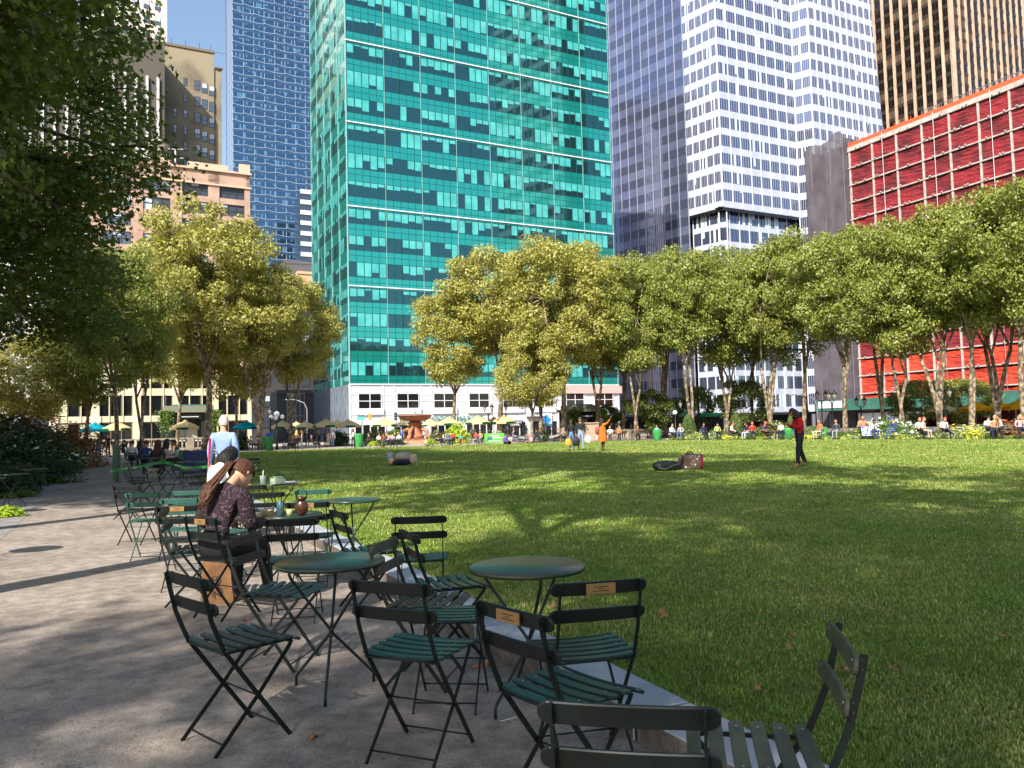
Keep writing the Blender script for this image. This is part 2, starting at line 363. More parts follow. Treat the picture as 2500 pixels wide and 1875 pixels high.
def tealface(f, L, bays, body_windows=True, base=True):
    bw = L / bays; pn = MB(teal.M(f)); ln = MB(teal.M(f)); dk = MB(teal.M(f))
    for ri, (a, b_) in enumerate(rows):
        h = b_ - a; wz0 = a + h * .36; wz1 = a + h * .9
        pn.box(0, L, -.2, .03, a, wz0 - .04); pn.box(0, L, -.2, .03, wz1 + .04, b_)
        dk.box(0, L, .03, .05, a + h * .14, a + h * .14 + .07); dk.box(0, L, .03, .05, wz0 - .06, wz0 + .02); dk.box(0, L, .03, .05, wz1 - .02, wz1 + .06)
        for i in range(bays):
            x0 = i * bw; solid = (ri % 7 in (2, 3, 4, 5) and i % 2 == 1 and ri < 14)
            if solid:
                window(teal, f, x0 + .1, x0 + bw * .42, wz0, wz1, 2, .0)
                window(teal, f, x0 + bw * .42, x0 + bw - .1, wz0, wz1, 3, .85)
            else: window(teal, f, x0 + .1, x0 + bw - .1, wz0, wz1, 5, .88 if ri < 16 else .5)
    pane = bw / 5
    for i in range(bays + 1):
        ln.box(i * bw - .035, i * bw + .035, .0, .16, zs[0], ztop)
    for i in range(bays * 5):
        dk.box(i * pane - .03, i * pane + .03, .03, .06, zs[0], ztop)
    global hz; hz = MB(teal.M(f))
    for z in zs[:-1]: hz.box(-.1, L + .1, 0, .25, z - .08, z + .08)
    return pn, ln, dk
tL = hit(1512, c0, B2); fF = frame(c0, B2)
pn, ln, dk = tealface(fF, tL + .0, 8)
teal.part('spandrel_panels', pn, M_teal); teal.part('band_lines', hz, M_white); teal.part('mullions', ln, M_tealml); teal.part('panel_joints', dk, M_tealdark)
teal.flush([M_tealglass, M_tealblind, M_tealdark])
sL = hit(768, c0, A2); cS = c0 + A2 * sL; fS = frame(cS, -A2)
pn, ln, dk = tealface(fS, sL, 5)
teal.part('side_spandrel_panels', pn, M_teal); teal.part('side_mullions', ln, M_tealml)
al = MB()
for w_ in teal.wins:
    o = len(al.v); al.v += w_.v; al.f += [[i + o for i in f] for f in w_.f]; al.mi += w_.mi; al.sm += w_.sm
teal.wins = []; tag(al.build('side_windows', [M_tealglass, M_tealblind, M_tealdark], teal.root), kind='stuff')
bd = MB(teal.M(fF)); bd.box(0, tL, -sL, -.06, 0, ztop); teal.part('core', bd, mat('dark_core', (.015, .03, .03), .6))
# white podium: panels, big dark windows, store fronts and signs
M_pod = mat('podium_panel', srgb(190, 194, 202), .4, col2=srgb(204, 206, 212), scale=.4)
pod = MB(teal.M(fF)); zb = zs[0]; hw = MB(teal.M(fF)); fr = MB(teal.M(fF))
pod.box(-.2, tL + .2, -.05, .05, .0, zb)
zw0, zw1, zc0, zc1 = Z(855, 997, Yc), Z(855, 962, Yc), Z(855, 1013, Yc), Z(855, 1045, Yc)
nb = 8; bw = tL / nb
for i in range(nb + 1):
    for dx in (-.9, .9) if 0 < i < nb else (0,): fr.box(i * bw + dx - .07, i * bw + dx + .07, .05, .14, 0, zb)
for z in (zb - .1, zb - 1.6, (zw0 + zw1) / 2, zc0): fr.box(0, tL, .05, .12, z - .05, z + .05)
teal.part('podium_wall', pod, M_pod); teal.part('podium_mullions', fr, M_white)
M_shop = glass('shop_glass', (.012, .012, .014), .05, .5); M_shopb = mat('shop_inside', srgb(120, 104, 96), .8)
for i in range(nb):
    x0 = i * bw + 1.25; x1 = (i + 1) * bw - 1.3
    window(teal, fF, x0, x1, zw0, zw1, 2, 0, y=.16, fr=.1, kind=1)
    mb = MB(teal.M(fF)); mb.box(x0 - .3, x1 + .3, .05, .4, zw0 - 1.0, zw0 - .05); teal.part('sign_band', mb, M_white)
    window(teal, fF, x0 - .6, x1 + .6, .15, 2.5, 4, .12, y=.16, fr=.12)
teal.flush([M_shop, M_shopb, M_white], 'shop_window')
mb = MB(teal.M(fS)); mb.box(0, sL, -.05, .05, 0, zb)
teal.part('side_podium_wall', mb, mat('shaded_podium', srgb(96, 108, 122), .3, col2=srgb(128, 140, 154), scale=.8, spec=.8))  # shade of the side face is put into the panel colour
mb = MB(teal.M(fS))
for k in range(14): mb.box(sL * k / 14 - .05, sL * k / 14 + .05, .05, .12, 0, zb)
teal.part('side_podium_mullions', mb, mat('grey_metal', srgb(120, 126, 134), .4))
def text(body, size, M, matr, name, parent, extrude=.03, align='CENTER', flip=False, spacing=1.0):
    cu = bpy.data.curves.new(name, 'FONT'); cu.body = body; cu.size = size; cu.extrude = extrude; cu.align_x = align; cu.align_y = 'CENTER'; cu.space_character = spacing
    to = bpy.data.objects.new(name, cu); C.objects.link(to); dg = bpy.context.evaluated_depsgraph_get()
    me = bpy.data.meshes.new_from_object(to.evaluated_get(dg)); bpy.data.objects.remove(to); me.materials.clear(); me.materials.append(matr)
    o = link(name, me, parent); o.matrix_local = M; return o
def wallM(f, off, x, y, z):     # text plane on a facade frame: x right, up z, facing out
    o = f(Vector((x, y, z))) - off; ex = f(Vector((1, 0, 0))) - f(Vector((0, 0, 0))); ey = Vector((0, 0, 1)); ez = ex.cross(ey)
    mt = Matrix((ex, ey, ez)).transposed().to_4x4(); mt.translation = o; return mt
def fx(u, f0=c0): return hit(u, f0, B2)
M_dkgreen = mat('sign_green', srgb(0, 120, 88), .5)
text('WHOLE FOODS MARKET', 1.25, wallM(fF, teal.off, fx(1079), .32, Z(1080, 1024, 120 + fx(1080) * B2.y)), M_dkgreen, 'store_lettering', teal.root, spacing=1.05)
Yq = c0.y + fx(1257) * B2.y
mb = MB(teal.M(fF)); mb.box(fx(1228), fx(1274), .2, .5, Z(1257, 1041, Yq), Z(1257, 1027, Yq)); teal.part('coffee_sign_board', mb, mat('sign_black', (.01, .01, .01), .4))
text('GREGORYS', .5, wallM(fF, teal.off, fx(1254), .54, Z(1257, 1031.5, Yq)), M_white, 'coffee_sign_lettering', teal.root)
text('COFFEE', .5, wallM(fF, teal.off, fx(1254), .54, Z(1257, 1037.5, Yq)), M_white, 'coffee_sign_lettering', teal.root)
Yq = c0.y + fx(1330) * B2.y; x0 = fx(1318); x1 = fx(1345)
mb = MB(teal.M(fF)); mb.box(x0, x1, .2, .45, Z(1330, 1040, Yq), Z(1330, 1009, Yq)); teal.part('blue_logo_sign', mb, M_white)
mb = MB(teal.M(fF)); mb.box(x0, x1, .46, .48, Z(1330, 1040, Yq), Z(1330, 1034, Yq)); teal.part('logo_sign_footer', mb, mat('sign_slate', srgb(70, 120, 140), .5))
mb = MB(teal.M(fF)); xc = (x0 + x1) / 2 + .1; zc = Z(1330, 1025, Yq)
def blob(mb, pts, y): mb.add([(a, y, b) for a, b in pts] + [(a, y - .03, b) for a, b in pts], [tuple(range(len(pts)))])
for (cx_, cz_, r_) in ((xc - .1, zc + .55, .34), (xc - .45, zc + .1, .38), (xc + .3, zc - .05, .42), (xc - .05, zc - .35, .4), (xc + .5, zc + .1, .25)):
    blob(mb, [(cx_ + r_ * math.cos(t / 12 * 6.283), cz_ + r_ * math.sin(t / 12 * 6.283)) for t in range(12)], .49 + .004 * cx_ % .01)
teal.part('sign_logo', mb, mat('logo_blue', srgb(20, 140, 235), .5))
xa, xb = fx(1275), fx(1518); Yq = c0.y + fx(1290) * B2.y
mb = MB(teal.M(fF)); mb.box(xa, xb, .14, .45, Z(1290, 961, Yq), Z(1290, 942, Yq)); teal.part('fascia_panel', mb, mat('fascia_rose', srgb(196, 170, 164), .5))
text('Salvatori', 1.05, wallM(fF, teal.off, fx(1312), .48, Z(1305, 951, Yq)), mat('letter_cream', srgb(238, 226, 222), .5), 'fascia_lettering', teal.root)
mb = MB(teal.M(fF)); mb.box(fx(1285), fx(1318), .2, 2.4, 3.1, 3.35)
for xx in (1286, 1317): mb.box(fx(xx) - .08, fx(xx) + .08, 2.2, 2.35, 0, 3.1)
teal.part('door_canopy', mb, mat('bronze', srgb(60, 54, 50), .5))

# ---- white faceted tower with strip windows
M_wp = mat('white_spandrel', srgb(190, 194, 206), .35, col2=srgb(176, 182, 198), scale=.25, spec=.6)
M_wpd = mat('shaded_spandrel', srgb(132, 138, 168), .12, col2=srgb(104, 112, 142), scale=.15, metal=.6)  # white spandrel again, with its shade and reflections put into the colour
M_wg = wobble(mat('blue_glass', (.16, .19, .30), .03, metal=.75), .3, .012)
M_wfr = mat('grey_frame', srgb(150, 156, 174), .4)
M_wb = mat('pale_blind', srgb(196, 216, 222), .4)
pC = W(1785, 1000, 186); pC = Vector((pC.x, pC.y)); D1 = Vector((-.656, .755)).normalized()
pM = pC + D1 * hit(1702, pC, D1); pL = pC + D1 * (hit(1500, pC, D1)); pR = pC + B2 * hit(1976, pC, B2)
D2 = Vector((.55, .835)).normalized(); pS = pR + D2 * 0; 
pS = pR + (B2 * .55 + A2 * -.75).normalized() * 2.2
pS = pR + Vector((B2.x, B2.y)) * 0 + Vector((.62, -.45)).normalized() * 4.2
pE = pS + B2 * hit(2194, pS, B2)
white = Building('white_glass_tower', 'tall faceted white office tower with ribbon windows right of the teal tower', (pC.x, pC.y, 0))
zo = Z(1785, 502, 186); sh = (Z(1785, 58, 186) - zo) / 10.0
NR = 17; zt = zo + NR * sh
def wface(p, q, msp, bays, z0, r0, r1, name, taper=None, rec=0, win=(.30, .92), blind=.06, panes=4):
    d, L = seg(p, q); f0 = frame(p, d)
    def f(v):
        x = v.x
        if taper and v.z > taper[0]: x = x * (1 - taper[1] * (v.z - taper[0]) ** 1.0)
        return f0(Vector((x, v.y - rec, v.z)))
    mb = MB(white.M(f)); bw = L / bays; ml = MB(white.M(f))
    for r in range(r0, r1):
        a = z0 + r * sh
        mb.box(0, L, -.3, .05, a - sh * (1 - win[1]), a + sh * win[0])
        for i in range(bays): window(white, f, i * bw + .08, (i + 1) * bw - .08, a + sh * win[0], a + sh * win[1], panes, blind, y=0, fr=.09, drop=1)
    for i in range(bays + 1): ml.box(i * bw - .09, i * bw + .09, 0, .22, z0 + r0 * sh, z0 + r1 * sh)
    white.part(name, mb, msp); white.part('mullions', ml, M_white if msp is M_wp else mat('shaded_mullion', srgb(150, 152, 164), .4))
    if r1 > r0: mb = MB(white.M(f)); mb.quad((0, -.05, z0 + r0 * sh - 1), (L, -.05, z0 + r0 * sh - 1), (L, -.05, z0 + r1 * sh), (0, -.05, z0 + r1 * sh)); white.part('backing_wall', mb, M_dkint)
wface(pC, pR, M_wp, 8, zo, 0, NR, 'ribbon_panels')
wface(pM, pC, M_wp, 5, zo, 0, NR, 'ribbon_panels')
wface(pR, pS, M_wp, 2, zo, -11, NR, 'ribbon_panels')
wface(pS, pE, M_wp, 10, zo, -11, NR, 'ribbon_panels', taper=(zo + 5 * sh, .0028))
white.flush([M_wg, M_wb, M_wfr])
wface(pC, pR, M_wp, 8, zo, -11, 0, 'lower_panels', rec=1.6, win=(.22, .92), blind=.25, panes=3)
wface(pM, pC, M_wp, 4, zo, -11, 0, 'lower_panels', rec=1.6, win=(.22, .92), blind=.3, panes=3)
wface(pL, pM, M_wpd, 10, zo, -11, NR, 'shaded_side_panels', win=(.42, .92), blind=.0)  # darker colouring stands for the shaded, reflecting stretch of the same facade
white.flush([M_wg, M_wb, mat('dark_frame', srgb(60, 64, 78), .4)], 'windows', 0)
mb = MB(white.M(lambda p: p)); far_ = A2 * 25
poly = [pL + D1 * .5, pM, pC, pR, pS, pE]; back = [p + far_ for p in (pE, pL)]
ring = [p + A2 * 1.7 for p in poly] + back
mb.add([(p.x, p.y, z) for z in (0, zt) for p in ring], [tuple(range(len(ring)))[::-1], tuple(range(len(ring), 2 * len(ring)))] + [(i, (i + 1) % len(ring), (i + 1) % len(ring) + len(ring), i + len(ring)) for i in range(5, len(ring))])
white.part('core', mb, mat('grey_core', srgb(120, 124, 135), .5))
d_, L_ = seg(pC, pR); mb = MB(white.M(frame(pC, d_))); mb.box(-1, L_ + .5, -1.8, .1, zo - .35, zo - .25); white.part('soffit', mb, mat('soffit_grey', srgb(70, 72, 80), .6))

# ---- brown tower with stone piers
pB = W(2362, 700, 205); pB = Vector((pB.x, pB.y))
brown = Building('pier_tower', 'dark tower with tall tan stone piers behind the red netted building', (pB.x, pB.y, 0))
M_pier = mat('travertine', srgb(204, 178, 154), .7, col2=srgb(184, 158, 136), scale=.25, bump=.1)
M_bw = glass('bronze_glass', (.012, .009, .008), .06, .7); M_bsp = mat('bronze_spandrel', srgb(64, 52, 42), .5, col2=srgb(44, 36, 30), scale=.3)
for k, (dd, nb_, sgn) in enumerate(((A2, 11, -1), (B2, 11, 1))):
    L = nb_ * 2.95; o2 = pB + A2 * L if k == 0 else pB; f = frame(o2, -A2 if k == 0 else B2); mb = MB(brown.M(f)); sp = MB(brown.M(f)); gl = MB(brown.M(f))
    for i in range(nb_ + 1):
        x = i * 2.95; wd = .62 if not (k == 0 and i == nb_ or k == 1 and i == 0) else 1.2
        mb.box(x - (.4 if wd < 1 else .8), x + .4, -.1, .3, 0, 190)
    for r in range(60):
        z = r * 3.1; sp.box(0, L, -.1, .12, z, z + 1.0)
        for i in range(nb_): 
            w_ = MB(brown.M(f)); w_.mat = rr.choice([0, 0, 0, 1]) ; x = i * 2.95
            w_.quad((x + .5, .06, z + 1), (x + 2.4, .06, z + 1), (x + 2.4, .06, z + 3.1), (x + .5, .06, z + 3.1)); w_.mat = 2; w_.box(x + 1.4, x + 1.5, .06, .14, z + 1, z + 3.1)
            if z > 40: brown.wins.append(w_)
    gl.quad((0, 0, 0), (L, 0, 0), (L, 0, 190), (0, 0, 190))
    brown.part('stone_piers', mb, M_pier); brown.part('spandrels', sp, M_bsp); brown.part('glazing', gl, M_bw)
brown.wins = sorted(brown.wins, key=lambda w_: (w_.v[0] + brown.off - EYE).length)
brown.flush([M_bw, mat('brown_blind', srgb(96, 78, 60), .7), mat('bronze_frame', (.02, .015, .012), .5)])  # brown blinds in a random share of the windows
mb = MB(brown.M(frame(pB, B2))); mb.box(0, 33, -33, -.1, 0, 190); brown.part('core', mb, M_dkint)
q = frame(pB + A2 * 33, A2); mb = MB(brown.M(q)); mb.box(-1, 9, -.1, 6, 0, 190); brown.part('dark_end_wall', mb, mat('near_black', (.012, .012, .014), .5))

# ---- building stripped to its frame, wrapped in red netting
pe = 119.0; q0 = Vector((*(K0 + B2 * pe),)); s1 = hit(2106, q0, A2); s0 = s1 - 66
redo = q0 + A2 * s1; Yr = redo.y
red = Building('netted_building', 'concrete frame building under works wrapped in red netting behind the right hand trees', (redo.x, redo.y, 0))
fR = frame(redo, -A2); rt = Z(2106, 369, Yr); rh = (rt - Z(2106, 536, Yr)) / 4.0; fl = [rt - k * rh for k in range(int(rt / rh) + 1)]
def netmat(name, c1, c2):
    m = mat(name, c1, .75, col2=c2, scale=.35, detail=6); n = m.node_tree; b = n.nodes['Principled BSDF']; tc = [x for x in n.nodes if x.type == 'TEX_COORD'][0]
    mp = n.nodes.new('ShaderNodeMapping'); mp.inputs['Scale'].default_value = (.35, .35, 1.6); wv = n.nodes.new('ShaderNodeTexNoise'); wv.inputs['Scale'].default_value = 1.5; wv.inputs['Detail'].default_value = 5
    n.links.new(tc.outputs['Object'], mp.inputs[0]); n.links.new(mp.outputs[0], wv.inputs['Vector'])
    bp = n.nodes.new('ShaderNodeBump'); bp.inputs['Strength'].default_value = 1; bp.inputs['Distance'].default_value = .6; n.links.new(wv.outputs['Fac'], bp.inputs['Height']); n.links.new(bp.outputs[0], b.inputs['Normal']); return m
M_net = netmat('red_net', srgb(150, 36, 44), srgb(92, 28, 34)); M_net2 = netmat('orange_net', srgb(214, 72, 42), srgb(170, 50, 38))
M_conc = mat('concrete', srgb(196, 184, 176), .85, col2=srgb(166, 150, 142), scale=1.5)
bwid = 4.85; nbay = 13
for r in range(len(fl) - 1):
    z1, z0 = fl[r], fl[r + 1]
    for i in range(nbay):
        mb = MB(red.M(fR)); nx, nz = 6, 5; vs = []; fs = []; sag = rr.uniform(.15, .4)
        for a in range(nz + 1):
            for b_ in range(nx + 1):
                tx = b_ / nx; tz = a / nz
                vs.append((i * bwid + .18 + tx * (bwid - .3), -.1 - sag * .5 * math.sin(math.pi * tz) * math.sin(math.pi * tx) + rr.uniform(-.05, .05), z0 + .1 + tz * (z1 - z0 - .25) * (1 - (.1 * math.sin(math.pi * tx) if a == nz else 0))))
        for a in range(nz):
            for b_ in range(nx): j = a * (nx + 1) + b_; fs.append((j, j + 1, j + nx + 2, j + nx + 1))
        mb.add(vs, fs, True)
        red.wins.append(mb) if r < 12 else red.wins.append(mb)
        if r >= len(fl) - 4: mb.mi = [1] * len(mb.mi)
red.flush([M_net, M_net2], 'red_net')
mb = MB(red.M(fR))
for i in range(nbay + 1): mb.box(i * bwid - .15, i * bwid + .15, -.3, .1, 0, rt)
for z in fl: mb.box(-.3, nbay * bwid, -.5, .22, z - .12, z + .09)
for i in range(nbay):
    for z in fl[:-1]: 
        for _ in range(2): x = i * bwid + rr.uniform(.5, 4.3); mb.box(x - .1, x + .1, .3, .45, z + .08, z + .28)
red.part('concrete_frame', mb, M_conc)
mb = MB(red.M(fR)); mb.box(-.3, nbay * bwid, -3, .1, rt + .12, rt + .75); red.part('roof_coping', mb, M_conc)
mb = MB(red.M(fR)); mb.box(-.2, nbay * bwid, -.2, -.1, rt + .75, rt + 1.5)
for i in range(60): mb.box(i * 1.05, i * 1.05 + .05, -.1, -.03, rt + .7, rt + 2.0)
red.part('orange_roof_barrier', mb, mat('barrier_orange', srgb(245, 90, 50), .7))
mb = MB(red.M(fR))
for k in range(40): x = 14 + k * .5; mb.box(x, x + .06, -1.2, -1.1, rt + .7, rt + 2.6)
mb.box(14, 34, -1.2, -1.1, rt + 2.5, rt + 2.6); mb.box(14, 34, -1.2, -1.1, rt + 1.6, rt + 1.68); red.part('roof_railing', mb, mat('rail_grey', srgb(110, 112, 118), .5))
mb = MB(red.M(fR)); mb.box(0, nbay * bwid, -20, -1.2, 0, rt); red.part('inner_wall', mb, mat('inner_red', srgb(92, 30, 30), .9))
mb = MB(red.M(fR))
for x in (7.3, 17, 26.5): mb.tube([(x, .5, 2), (x, .5, rt + 1)], .035, 4)
red.part('hoist_ropes', mb, M_white)
# grey netted hoist tower at its corner
fe = redo + A2 * .4; w2 = hit(2007, fe, A2)
hoist = Building('netted_scaffold', 'grey scaffold tower wrapped in dark mesh at the corner of the red netted building', (fe.x, fe.y, 0))
fH = frame(fe + A2 * w2, -A2); M_mesh = mat('scaffold_mesh', srgb(104, 98, 106), .9, col2=srgb(82, 74, 82), scale=.35, detail=7, alpha=.86)
htop = Z(2050, 355, fe.y + w2 * A2.y * .5); mb = MB(hoist.M(fH)); nx = 12; vs = []; fs = []
for a in range(9):
    for b_ in range(nx + 1):
        t = b_ / nx; top = htop + 1.6 * (math.sin(t * 9) * .3 + t * .6); vs.append((t * w2, 1.4 + .12 * math.sin(b_ * 2.1 + a * .9), (a / 8) * top))
for a in range(8):
    for b_ in range(nx): j = a * (nx + 1) + b_; fs.append((j, j + 1, j + nx + 2, j + nx + 1))
mb.add(vs, fs, True); mb.box(w2 - .05, w2, -4, 1.4, 0, htop); mb.box(0, .05, -4, 1.4, 0, htop); hoist.part('mesh_sheet', mb, M_mesh)
mb = MB(hoist.M(fH))
for i in range(7): mb.box(w2 * i / 6 - .07, w2 * i / 6 + .07, 1.2, 1.32, 0, htop)
for k in range(18): mb.box(0, w2, 1.2, 1.3, k * 2.9, k * 2.9 + .15)
hoist.part('scaffold_poles', mb, mat('pole_grey', srgb(120, 116, 120), .6))
mb = MB(hoist.M(fH)); mb.box(.3, w2 - .3, -3, .6, 0, htop - 1.5); hoist.part('inner_shaft', mb, mat('shaft_plum', srgb(86, 70, 76), .9))
# green plywood sidewalk shed along that street
sq = Vector((*(K0 + B2 * (pe - 5.5)),)); sa = hit(1990, sq, A2)
shed = Building('sidewalk_shed', 'long green plywood sidewalk shed under the netted building', ((sq + A2 * sa).x, (sq + A2 * sa).y, 0))
fD = frame(sq + A2 * sa, -A2); zt0, zt1 = Z(2300, 995, (sq + A2 * 90).y), Z(2300, 968, (sq + A2 * 90).y)
mb = MB(shed.M(fD)); 
for i in range(34): mb.box(i * 2.44 + .02, i * 2.44 + 2.42, -.1, 0, zt0, zt1)
shed.part('green_parapet', mb, mat('shed_green', srgb(58, 112, 96), .7, col2=srgb(46, 96, 84), scale=.8))
mb = MB(shed.M(fD)); mb.box(0, 83, -5.4, -.15, zt0 - .1, zt0 + .12)
for i in range(28): mb.box(i * 3, i * 3 + .12, -.6, -.48, 0, zt0); mb.box(i * 3, i * 3 + .12, -5, -4.9, 0, zt0)
shed.part('posts_and_deck', mb, mat('shed_dark', srgb(52, 50, 50), .7))
mb = MB(shed.M(fD)); mb.box(8, 20, -2.2, -2, 0, 2.6); mb.box(52, 66, -1.2, -1, zt1 - 1, zt1 + 3.8); mb.box(1, 7, .05, .1, zt0 + .5, zt1 - .2)
shed.part('white_hoarding', mb, M_white)

# ---- blue glass tower far behind, left of the teal tower
pU = W(571, 800, 300); pU = Vector((pU.x, pU.y))
blue = Building('blue_glass_tower', 'tall blue glass tower with slanting white bands between the tan building and teal tower', (pU.x, pU.y, 0))
M_bg = wobble(mat('blue_tower_glass', (.07, .15, .26), .03, metal=.75), .25, .02); M_bp = mat('blue_spandrel', srgb(44, 76, 112), .25, spec=.8)
M_bb = mat('blue_blind', srgb(84, 128, 164), .35)
LU = 36; fU = frame(pU, B2); zh = 3.15; n_ = 62
sp = MB(blue.M(fU)); ln = MB(blue.M(fU)); bk = MB(blue.M(fU))
for r in range(n_):
    z = r * zh; sp.box(0, LU, -.1, .05, z, z + 1.1)
    for i in range(9):
        x = i * 4; sk = .5 if (r + i) % 2 else -.2
        ln.add([(x, .1, z + 1.1 + sk * .8), (x + 4, .1, z + 1.1 - sk * .3), (x + 4, .1, z + 1.24 - sk * .3), (x, .1, z + 1.24 + sk * .8)], [(0, 1, 2, 3)])
        ln.box(x - .04, x + .1, .08, .14, z + 1.1, z + zh)
        if z > 30: window(blue, fU, x + .1, x + 3.9, z + 1.2, z + zh, 5, .25, y=.01, fr=.1)
bk.box(0, LU, -20, -.1, 0, n_ * zh)
blue.part('spandrel_bands', sp, M_bp); blue.part('white_ribs', ln, mat('rib_blue_white', srgb(176, 196, 216), .4)); blue.part('core', bk, M_dkint)
blue.wins.sort(key=lambda w_: abs((w_.v[0] + blue.off).z - 95)); blue.flush([M_bg, M_bb, mat('blue_frame', srgb(24, 40, 58), .4)])
pV = pU + Vector((-.5, .86)) * 12; d_, L_ = seg(pV, pU); f = frame(pV, d_); mb = MB(blue.M(f)); mb.quad((0, 0, 0), (L_, 0, 0), (L_, 0, n_ * zh), (0, 0, n_ * zh))
blue.part('pale_end_face', mb, wobble(mat('sky_reflecting_glass', srgb(176, 186, 206), .08, metal=.55, spec=1), .5, .05))  # white sky reflection is put into the colour of this narrow face
mb = MB(blue.M(f))
for r in range(n_): mb.box(0, L_, 0, .1, r * zh, r * zh + .12)
blue.part('end_face_lines', mb, M_white)

# ---- tan stuccoed building
pT = W(397, 600, 172); pT = Vector((pT.x, pT.y)); tw = hit(545, pT, B2); tw2 = hit(526, pT, B2)
tan = Building('tan_building', 'old tan stucco building with few small windows above the peach block', (pT.x, pT.y, 0))
M_tan = mat('stucco', srgb(156, 142, 118), .9, col2=srgb(124, 112, 94), scale=.18, detail=8, thr=(.4, .62), bump=.1)
fT = frame(pT, B2); zT = Z(397, 107, 172); zT2 = Z(535, 160, 176)
mb = MB(tan.M(fT)); mb.box(-14, tw2, -14, 0, 0, zT); mb.box(tw2, tw, -14, -.3, 0, zT2); tan.part('wall', mb, M_tan)
mb = MB(tan.M(fT)); mb.box(-14, tw2 + .2, -.2, .25, zT - .1, zT + .45); mb.box(tw2 + .2, tw + .3, -.5, .1, zT2 - .1, zT2 + .3); tan.part('coping', mb, mat('coping_brown', srgb(120, 108, 92), .8))
def small_window(b, f, x, z, w_, h, y=0.0):
    mb = MB(b.M(f)); mb.mat = 2; mb.box(x - w_ / 2, x + w_ / 2, y - .05, y + .05, z - h / 2, z + h / 2); mb.mat = rr.choice([0, 1]); mb.quad((x - w_ / 2 + .12, y + .06, z + .05), (x + w_ / 2 - .12, y + .06, z + .05), (x + w_ / 2 - .12, y + .06, z + h / 2 - .1), (x - w_ / 2 + .12, y + .06, z + h / 2 - .1))
    mb.mat = 0; mb.quad((x - w_ / 2 + .12, y + .06, z - h / 2 + .1), (x + w_ / 2 - .12, y + .06, z - h / 2 + .1), (x + w_ / 2 - .12, y + .06, z - .05), (x - w_ / 2 + .12, y + .06, z - .05)); b.wins.append(mb)
M_sky_glass = glass('window_glass', (.06, .08, .11), .05, 1.0, coat=1)
for r in range(6):
    v = 207 + r * 39.5
    for u in (484, 502, 520):
        small_window(tan, fT, hit(u, pT, B2), Z(u, v + (u - 484) * .2, 175), 1.25, 2.35)
    small_window(tan, fT, hit(454, pT, B2), Z(454, v - 8, 174), .8, 1.9)
    if r > 1: small_window(tan, fT, hit(428, pT, B2), Z(428, v - 12, 173), .8, 1.9)
tan.flush([M_sky_glass, mat('sash_blind', srgb(200, 208, 220), .5), mat('sash_dark', srgb(60, 52, 50), .6)])
mb = MB(tan.M(fT))
for x in (2, 5, 8, 10.5): mb.tube([(x, -3, zT), (x, -3, zT + 3.2)], .06, 4)
mb.tube([(-2, -3, zT + 1.7), (14, -3, zT + 1.7)], .04, 4); tan.part('roof_masts', mb, mat('mast', (.05, .05, .05), .5))
# shaft of white pilasters left of it, and the pale tower behind
pP = W(300, 700, 160); pP = Vector((pP.x, pP.y)); pw = hit(402, pP, B2)
pil = Building('pilaster_building', 'grey building with white vertical pilasters half hidden by the big dark tree', (pP.x, pP.y, 0))
f = frame(pP, B2); zP = Z(350, 85, 160); mb = MB(pil.M(f)); mb.box(-22, pw, -10, 0, 0, zP); pil.part('wall', mb, mat('grey_brick', srgb(92, 86, 78), .9))
mb = MB(pil.M(f))
for k in range(-10, int(pw / 2.1) + 1): mb.box(k * 2.1, k * 2.1 + .5, 0, .5, 0, zP - 8)
pil.part('pilasters', mb, mat('pilaster_white', srgb(206, 204, 200), .7))
for k in range(-10, int(pw / 2.1)):
    for r in range(3, 15): small_window(pil, f, k * 2.1 + 1.3, r * 3.8, 1.3, 2.4, .03)
pil.wins.reverse(); pil.flush([M_sky_glass, mat('sash_blind', srgb(200, 208, 220), .5), mat('sash_dark', srgb(60, 52, 50), .6)])
pQ = W(300, 600, 195); pQ = Vector((pQ.x, pQ.y)); qw = hit(408, pQ, B2)
pale = Building('pale_tower', 'pale pinkish tower rising behind the dark tree at the top left', (pQ.x, pQ.y, 0))
f = frame(pQ, B2); mb = MB(pale.M(f)); mb.box(-10, qw, -12, 0, 0, 130); pale.part('wall', mb, mat('pale_stone', srgb(226, 212, 204), .8))
for k in range(4):
    for r in range(18, 32): small_window(pale, f, qw - 2.2 - k * 2.6, r * 3.9, 1.5, 2.0)
pale.flush([M_sky_glass, mat('sash_blind', srgb(200, 208, 220), .5), mat('sash_dark', srgb(60, 52, 50), .6)])

# ---- peach masonry block with cream lower floors
tR = hit(614, c0, B2); cP = c0 + B2 * tR; tLft = hit(126, c0, B2); pl = tR - tLft; oP = c0 + B2 * tLft
peach = Building('peach_building', 'peach brick block with cream metal lower floors behind the left trees', (oP.x, oP.y, 0))
fP = frame(oP, B2); YP = cP.y
M_peach = mat('peach_brick', srgb(190, 160, 140), .85, col2=srgb(170, 140, 122), scale=.7, detail=6, bump=.1)
M_cream = mat('cream_metal', srgb(214, 206, 172), .5, col2=srgb(204, 194, 158), scale=.3); M_pink = mat('pink_pier', srgb(224, 196, 180), .7)
zB = Z(614, 893, YP); zTp = Z(614, 425, YP); nst = 10; hs = (zTp - 2.2 - zB) / nst; nb = 5; bw = pl / nb
mb = MB(peach.M(fP)); mb.box(0, pl, -15, -.35, 0, zTp)
for i in range(nb + 1): mb.box(max(0, i * bw - .75), min(pl, i * bw + .75), -.4, 0, zB, zTp)
for r in range(nst): mb.box(0, pl, -.4, -.08, zB + r * hs, zB + r * hs + hs * .32)
mb.box(0, pl, -.4, 0, zB + nst * hs, zTp); peach.part('brick_wall', mb, M_peach)
